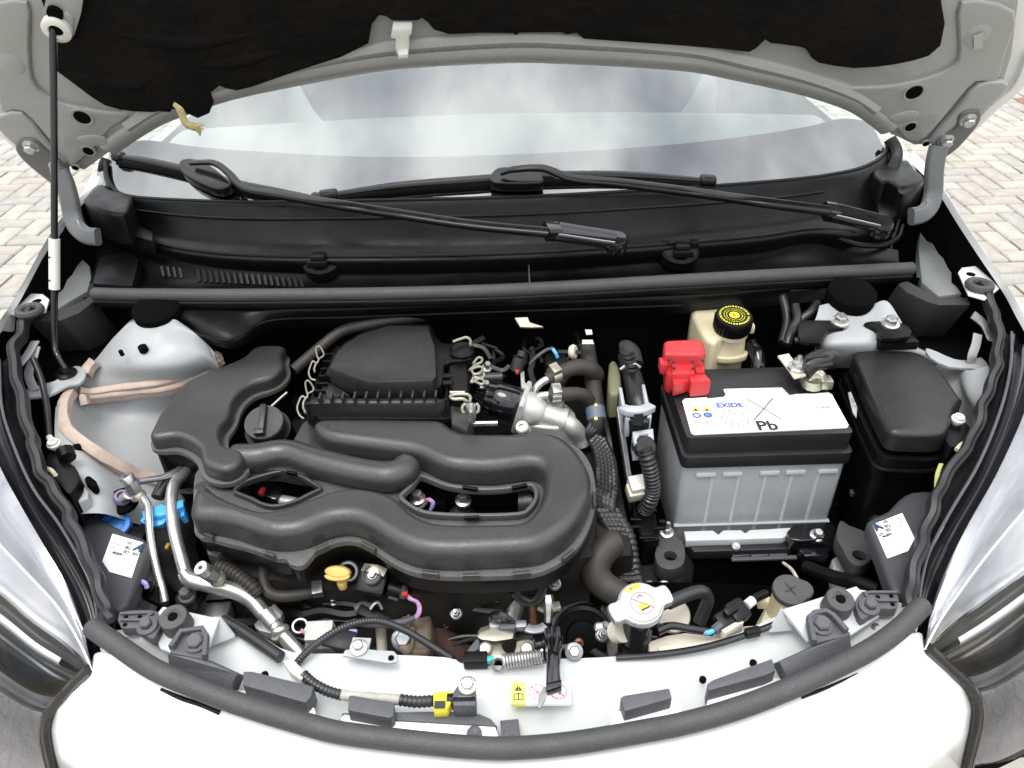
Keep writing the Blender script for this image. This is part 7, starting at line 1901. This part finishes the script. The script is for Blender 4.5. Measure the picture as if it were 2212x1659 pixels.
mk('thin_wire', tube([U(x, y, z) for x, y, z in ((1692, 1216, .72), (1708, 1228, .74), (1718, 1242, .76), (1724, 1256, .775))], .002, 6, 6), M_creamw, rb)

# ================================================================== front panel hardware
def stop(px, py, z, label):
    t = thing('bump_stop', label, 'bump stop', U(px, py, z - .04), 'bump stops on the front panel')
    p = U(px, py, z); a_ = (0, -.18, 1)
    mk('stop_body', lathe([(.0142, -.028), (.0148, -.025), (.0140, -.0015), (.0130, .0), (.0050, .0), (.0046, -.003), (.0001, -.010)], p, a_, 30), M_rubber, t)
    x, y, z_ = basis(a_)
    mk('hole', lathe([(.0045, -.001), (.0045, .0006), (.0001, .0006)], p, a_, 16), M_void, t)
    for s in (-1, 1):
        mk('arrow_mark', line_geo(p + z_ * .0006 + y * .0085, p + z_ * .0006 + x * (s * .0078) + y * .001, .0016, a_), M_ink, t)
    return t
stop(373, 1332, .842, 'round rubber bump stop beside the black front hose')
stop(1816, 1294, .842, 'round rubber bump stop beside the washer bottle')
def tri(pts, z, bo, label, holes, side):
    t = thing('trim_bracket', label, 'bracket', UL(pts, z)[0] - V((0, 0, .02)), 'end brackets of the front panel')
    mk('bracket_plate', prism(c3(pts, z, 2), .012), M_trimgrey, t, bevel=.0015)
    bolt(U(bo[0], bo[1], z + .002), t, (0, -.15, 1), .0060, .007, M_trimgrey, flange=1.7)
    for x, y in holes: mk('plate_hole', lathe([(.0022, 0), (.0022, .0008), (.0001, .0008)], U(x, y, z), (0, 0, 1), 12), M_void, t)
    for q in side: mk('plate_rib', sweep(UL(q, z + .001), rrect(.003, .004, .0008), UPZ), M_trimgrey, t)
    return t
tri([(258, 1322), (330, 1318), (344, 1328), (348, 1346), (340, 1366), (330, 1380), (312, 1370), (290, 1356), (262, 1356)], .832, (318, 1352), 'grey plastic bracket with a bolt at the left end of the front panel', [(272, 1334), (302, 1333), (270, 1350)], [[(262, 1326), (318, 1324), (332, 1326)], [(262, 1340), (304, 1340), (330, 1326)]])
tri([(1935, 1278), (1872, 1276), (1858, 1282), (1848, 1298), (1850, 1316), (1862, 1338), (1882, 1326), (1905, 1314), (1938, 1314)], .832, (1878, 1310), 'grey plastic bracket with a bolt at the right end of the front panel', [(1896, 1290), (1925, 1288), (1928, 1306)], [[(1936, 1280), (1880, 1280), (1866, 1284)], [(1936, 1298), (1898, 1298), (1868, 1286)]])
def cover(base, wall, face, cb, label, z):
    t = thing('seal_bracket', label, 'bracket', UL(base, z)[0] - V((0, 0, .02)), 'bolted seal brackets')
    mk('bolt_pad', prism(UL(base, z), .012), M_trimgrey, t, bevel=.0015)
    mk('pad_rim', sweep(UL(wall, z + .003), rrect(.005, .008, .001), UPZ), M_trimgrey, t)
    mk('front_face', prism(UL(face[0]), V((0, .012, -.02))), M_trimgrey, t, bevel=.001)
    bolt(U(cb[0], cb[1], z + .003), t, (0, -.2, 1), .0082, .006, M_trimgrey, flange=1.3)
    return t
cover([(388, 1368), (440, 1364), (446, 1372), (442, 1424), (366, 1410), (372, 1390)], [(370, 1400), (392, 1366), (438, 1360), (446, 1374), (443, 1420)], ([(362, 1412, .836), (440, 1424, .834), (512, 1456, .83), (494, 1496, .815), (430, 1482, .815), (364, 1440, .818)],), (423, 1388), 'grey trim bracket with a large bolt near the black front hose', .836)
cover([(1744, 1332), (1782, 1324), (1800, 1330), (1838, 1368), (1832, 1372), (1757, 1390)], [(1758, 1388), (1747, 1336), (1760, 1326), (1784, 1322), (1800, 1332), (1828, 1364)], ([(1684, 1430, .83), (1760, 1396, .834), (1836, 1370, .836), (1840, 1406, .818), (1775, 1446, .815), (1706, 1472, .815)],), (1774, 1350), 'grey trim bracket with a large bolt near the washer bottle', .836)
# grey plastic spacer blocks and white bumper flange tabs behind the seal
for q, lab in (([(525, 1450), (545, 1450), (678, 1482), (672, 1504), (660, 1518), (524, 1480)], 'long grey spacer block behind the seal near the white wire clip'),
          ([(753, 1503), (760, 1501), (852, 1518), (850, 1544), (842, 1551), (751, 1534)], 'grey spacer block behind the seal below the ribbed loom'),
          ([(1340, 1506), (1348, 1502), (1446, 1486), (1452, 1508), (1350, 1536)], 'grey spacer block behind the seal right of the warning sticker'),
          ([(1528, 1476), (1540, 1468), (1668, 1422), (1676, 1448), (1655, 1458), (1530, 1492)], 'long grey spacer block behind the seal right of centre')):
    p = UL(q, .822)
    mk('spacer_block', prism(p, .024), M_trimgrey, None, lab, bevel=.0015, cat='spacer', group='spacer blocks behind the front seal')
for q in ([(500, 1490), (520, 1490), (540, 1492), (668, 1520), (680, 1530), (684, 1556), (640, 1552), (560, 1530), (500, 1508)],
          [(737, 1552), (745, 1540), (840, 1556), (1000, 1566), (1070, 1570), (1076, 1590), (1060, 1598), (900, 1590), (740, 1570)],
          [(1318, 1570), (1322, 1540), (1345, 1534), (1452, 1512), (1475, 1530), (1470, 1548), (1400, 1566)],
          [(1525, 1528), (1530, 1504), (1668, 1462), (1696, 1468), (1700, 1480), (1600, 1518)],
          [(240, 1362), (290, 1358), (330, 1394), (360, 1412), (362, 1440), (340, 1434), (280, 1398)],
          [(1955, 1312), (1905, 1322), (1840, 1366), (1838, 1402), (1870, 1392), (1930, 1350)]):
    mk('bumper_tab', prism(UL(q, .806), .004), M_white, car, bevel=.0008)
mk('bumper_tab_trim', prism(UL([(737, 1540), (960, 1536), (1030, 1540), (1060, 1552), (1074, 1568), (1000, 1564), (860, 1556)], .808), .01), M_trimgrey, car, bevel=.001)
mk('recess', prism(UL([(1080, 1556), (1120, 1552), (1124, 1590), (1084, 1592)], .7985), .004), M_trimgrey, car, bevel=.001)
for x, y, r_ in ((1025, 1588, .007), (297, 1402, .006), (1893, 1362, .006)):
    mk('tab_nut', lathe([(r_, -.004), (r_, .004), (r_ * .6, .005), (.0001, .003)], U(x, y, .806), (0, -.1, 1), 16), M_trimgrey, car)
# white pressed end brackets (carry the bump stops)
for q, w_, zz in (([(338, 1326), (352, 1310), (474, 1336), (452, 1396), (440, 1384), (370, 1410), (345, 1400), (338, 1376)], [(474, 1336), (506, 1376), (452, 1398)], .822),
              ([(1690, 1316), (1850, 1266), (1890, 1306), (1900, 1330), (1840, 1370), (1770, 1384), (1745, 1385)], [(1690, 1316), (1662, 1366), (1712, 1362)], .822)):
    mk('end_bracket', prism(UL(q, zz), .004), M_slam, car, bevel=.001, label='white pressed bracket carrying the bump stop')
    mk('bracket_web', prism([U(w_[0][0], w_[0][1], zz - .001), U(w_[1][0], w_[1][1], .806), U(w_[2][0], w_[2][1], .806)], V((0, .003, 0))), M_bay, car)
# front impact sensor with its yellow plug
fs = thing('impact_sensor', 'grey impact sensor with yellow plug bolted to the front crossmember', 'sensor', U(1005, 1510, .80))
mk('sensor_body', prism(UL([(980, 1492), (990, 1478), (1004, 1470), (1022, 1474), (1028, 1488), (1029, 1512), (1026, 1524), (980, 1524), (976, 1510)], .826), .02), M_trimgrey, fs, bevel=.002)
mk('sensor_front', box(U(1003, 1516, .822), (.021, .004, .010)), M_black, fs, bevel=.001)
mk('sensor_print', line_geo(U(988, 1506, .8268), U(1018, 1506, .8268), .003, UPZ), M_inkgrey, fs)
bolt(U(1010, 1481, .829), fs, (0, -.2, 1), .0062, .006, M_zinc, flange=1.4)
mk('yellow_plug', prism(UL([(936, 1495), (978, 1492), (978, 1512), (966, 1530), (936, 1532)], .822), .014), M_yconn, fs, bevel=.0015)
mk('plug_window', box(U(950, 1522, .824), (.010, .006, .003)), M_ink, fs)
mk('plug_nose', tube([U(966, 1512, .818), U(982, 1512, .818)], .006, 3, 10), M_black, fs)
mk('loom', corr([U(x, y, z) for x, y, z in ((866, 1512, .812), (900, 1516, .814), (936, 1514, .816))], .0056, .0042, .14, 12), M_conduit, fs)
mk('tape', tube([U(738, 1500, .812), U(760, 1504, .812), U(866, 1512, .812)], .0048, 4, 12), mat('pale_tape', (.42, .40, .36), .6, var=.4, vscale=60), fs)
mk('loom', corr([U(x, y, z) for x, y, z in ((656, 1458, .812), (676, 1476, .812), (706, 1492, .812), (738, 1502, .812))], .0052, .0042, .14, 12), M_conduit, fs)
mk('white_clip', pillow(c3([(612, 1428), (632, 1424), (652, 1446), (668, 1458), (650, 1468), (626, 1450)], .815, 1), .014, .003), M_wplast, fs)

# ================================================================== dim clutter deep in the bay: looms, brackets and castings
dl = thing('lower_bay_looms', 'dim tangle of cables and brackets deep in front of the engine', 'wiring', U(1100, 1350, .60))
rnd = random.Random(11)
M_dimsteel = mat('dull_casting', (.085, .080, .072), .5, metal=.5, bump=.5, bscale=90, var=.6, vscale=22, var2=(.030, .026, .022), bdist=.003)
for k in range(26):
    x = rnd.uniform(560, 1330); y = rnd.uniform(1290, 1420); z = rnd.uniform(.66, .71)
    pts = [(x, y, z)]
    for _ in range(3): pts.append((pts[-1][0] + rnd.uniform(-60, 70), pts[-1][1] + rnd.uniform(-30, 30), pts[-1][2] + rnd.uniform(-.012, .012)))
    mk('cable', tube(UL(pts), rnd.uniform(.0022, .0052), 6, 8), rnd.choice((M_conduit, M_tape, M_hose, M_trimgrey)), dl)
for x, y, w_, h_, z in ((1010, 1300, .030, .018, .70), (1045, 1330, .050, .020, .69), (960, 1350, .026, .030, .69), (1215, 1345, .03, .02, .70), (1330, 1395, .020, .026, .72), (1310, 1340, .022, .03, .70), (700, 1340, .03, .02, .70), (610, 1375, .04, .02, .69)):
    mk('bracket', box(U(x, y, z), (w_, h_, .012), basis((rnd.uniform(-.3, .3), -.5, .85), (1, rnd.uniform(-.4, .4), 0))), M_dimsteel, dl, bevel=.002)
for k in range(12):
    x, y = rnd.choice(((1005, 1290), (1030, 1312), (1065, 1322), (955, 1340), (1220, 1350), (1320, 1400), (1335, 1385), (690, 1320), (1400, 1265), (1440, 1260), (1300, 1352), (1225, 1330)))
    bolt(U(x + rnd.uniform(-14, 14), y + rnd.uniform(-8, 8), .712), dl, (rnd.uniform(-.3, .3), -.5, .85), rnd.uniform(.0035, .005), .006, M_steel)
rl = thing('rear_bay_looms', 'dim cables along the dark firewall behind the engine', 'wiring', U(1200, 720, .84))
for k in range(12):
    x = rnd.uniform(1030, 1250); y = rnd.uniform(720, 800); z = .86 - (y - 690) * .0004
    pts = [(x, y, z)]
    for _ in range(3): pts.append((pts[-1][0] + rnd.uniform(-35, 35), pts[-1][1] + rnd.uniform(2, 34), pts[-1][2] - rnd.uniform(0.004, .014)))
    mk('cable', tube(UL(pts), rnd.uniform(.002, .0048), 6, 8), rnd.choice((M_conduit, M_tape, M_black)), rl)
for q in (((1020, 745, .86), (1045, 752, .86), (1060, 775, .855)), ((1055, 790, .86), (1085, 800, .86), (1100, 790, .862)), ((1300, 880, .80), (1318, 960, .78), (1322, 1040, .75))):
    mk('bracket_strip', sweep(cr(UL(q), 4), rrect(.006, .002, .0006), V((0, -.6, .8))), M_dimsteel, rl)
sl2 = thing('fuse_box_cables', 'dark cables running down between battery and fuse box', 'cable', U(1850, 1080, .70))
for q, r_ in ((((1856, 900, .80), (1864, 960, .77), (1862, 1040, .73), (1850, 1120, .70)), .006), (((1870, 980, .77), (1880, 1040, .745), (1870, 1100, .72)), .005), (((1880, 1060, .74), (1895, 1090, .735), (1890, 1130, .73)), .008)):
    mk('cable', tube(UL(q), r_, 6, 10), M_conduit, sl2)
mk('clip', box(U(1860, 1010, .757), (.014, .010, .010)), M_trimgrey, sl2, bevel=.002)
mk('clip', box(U(1845, 1065, .735), (.012, .008, .008)), M_steel, sl2, bevel=.002)
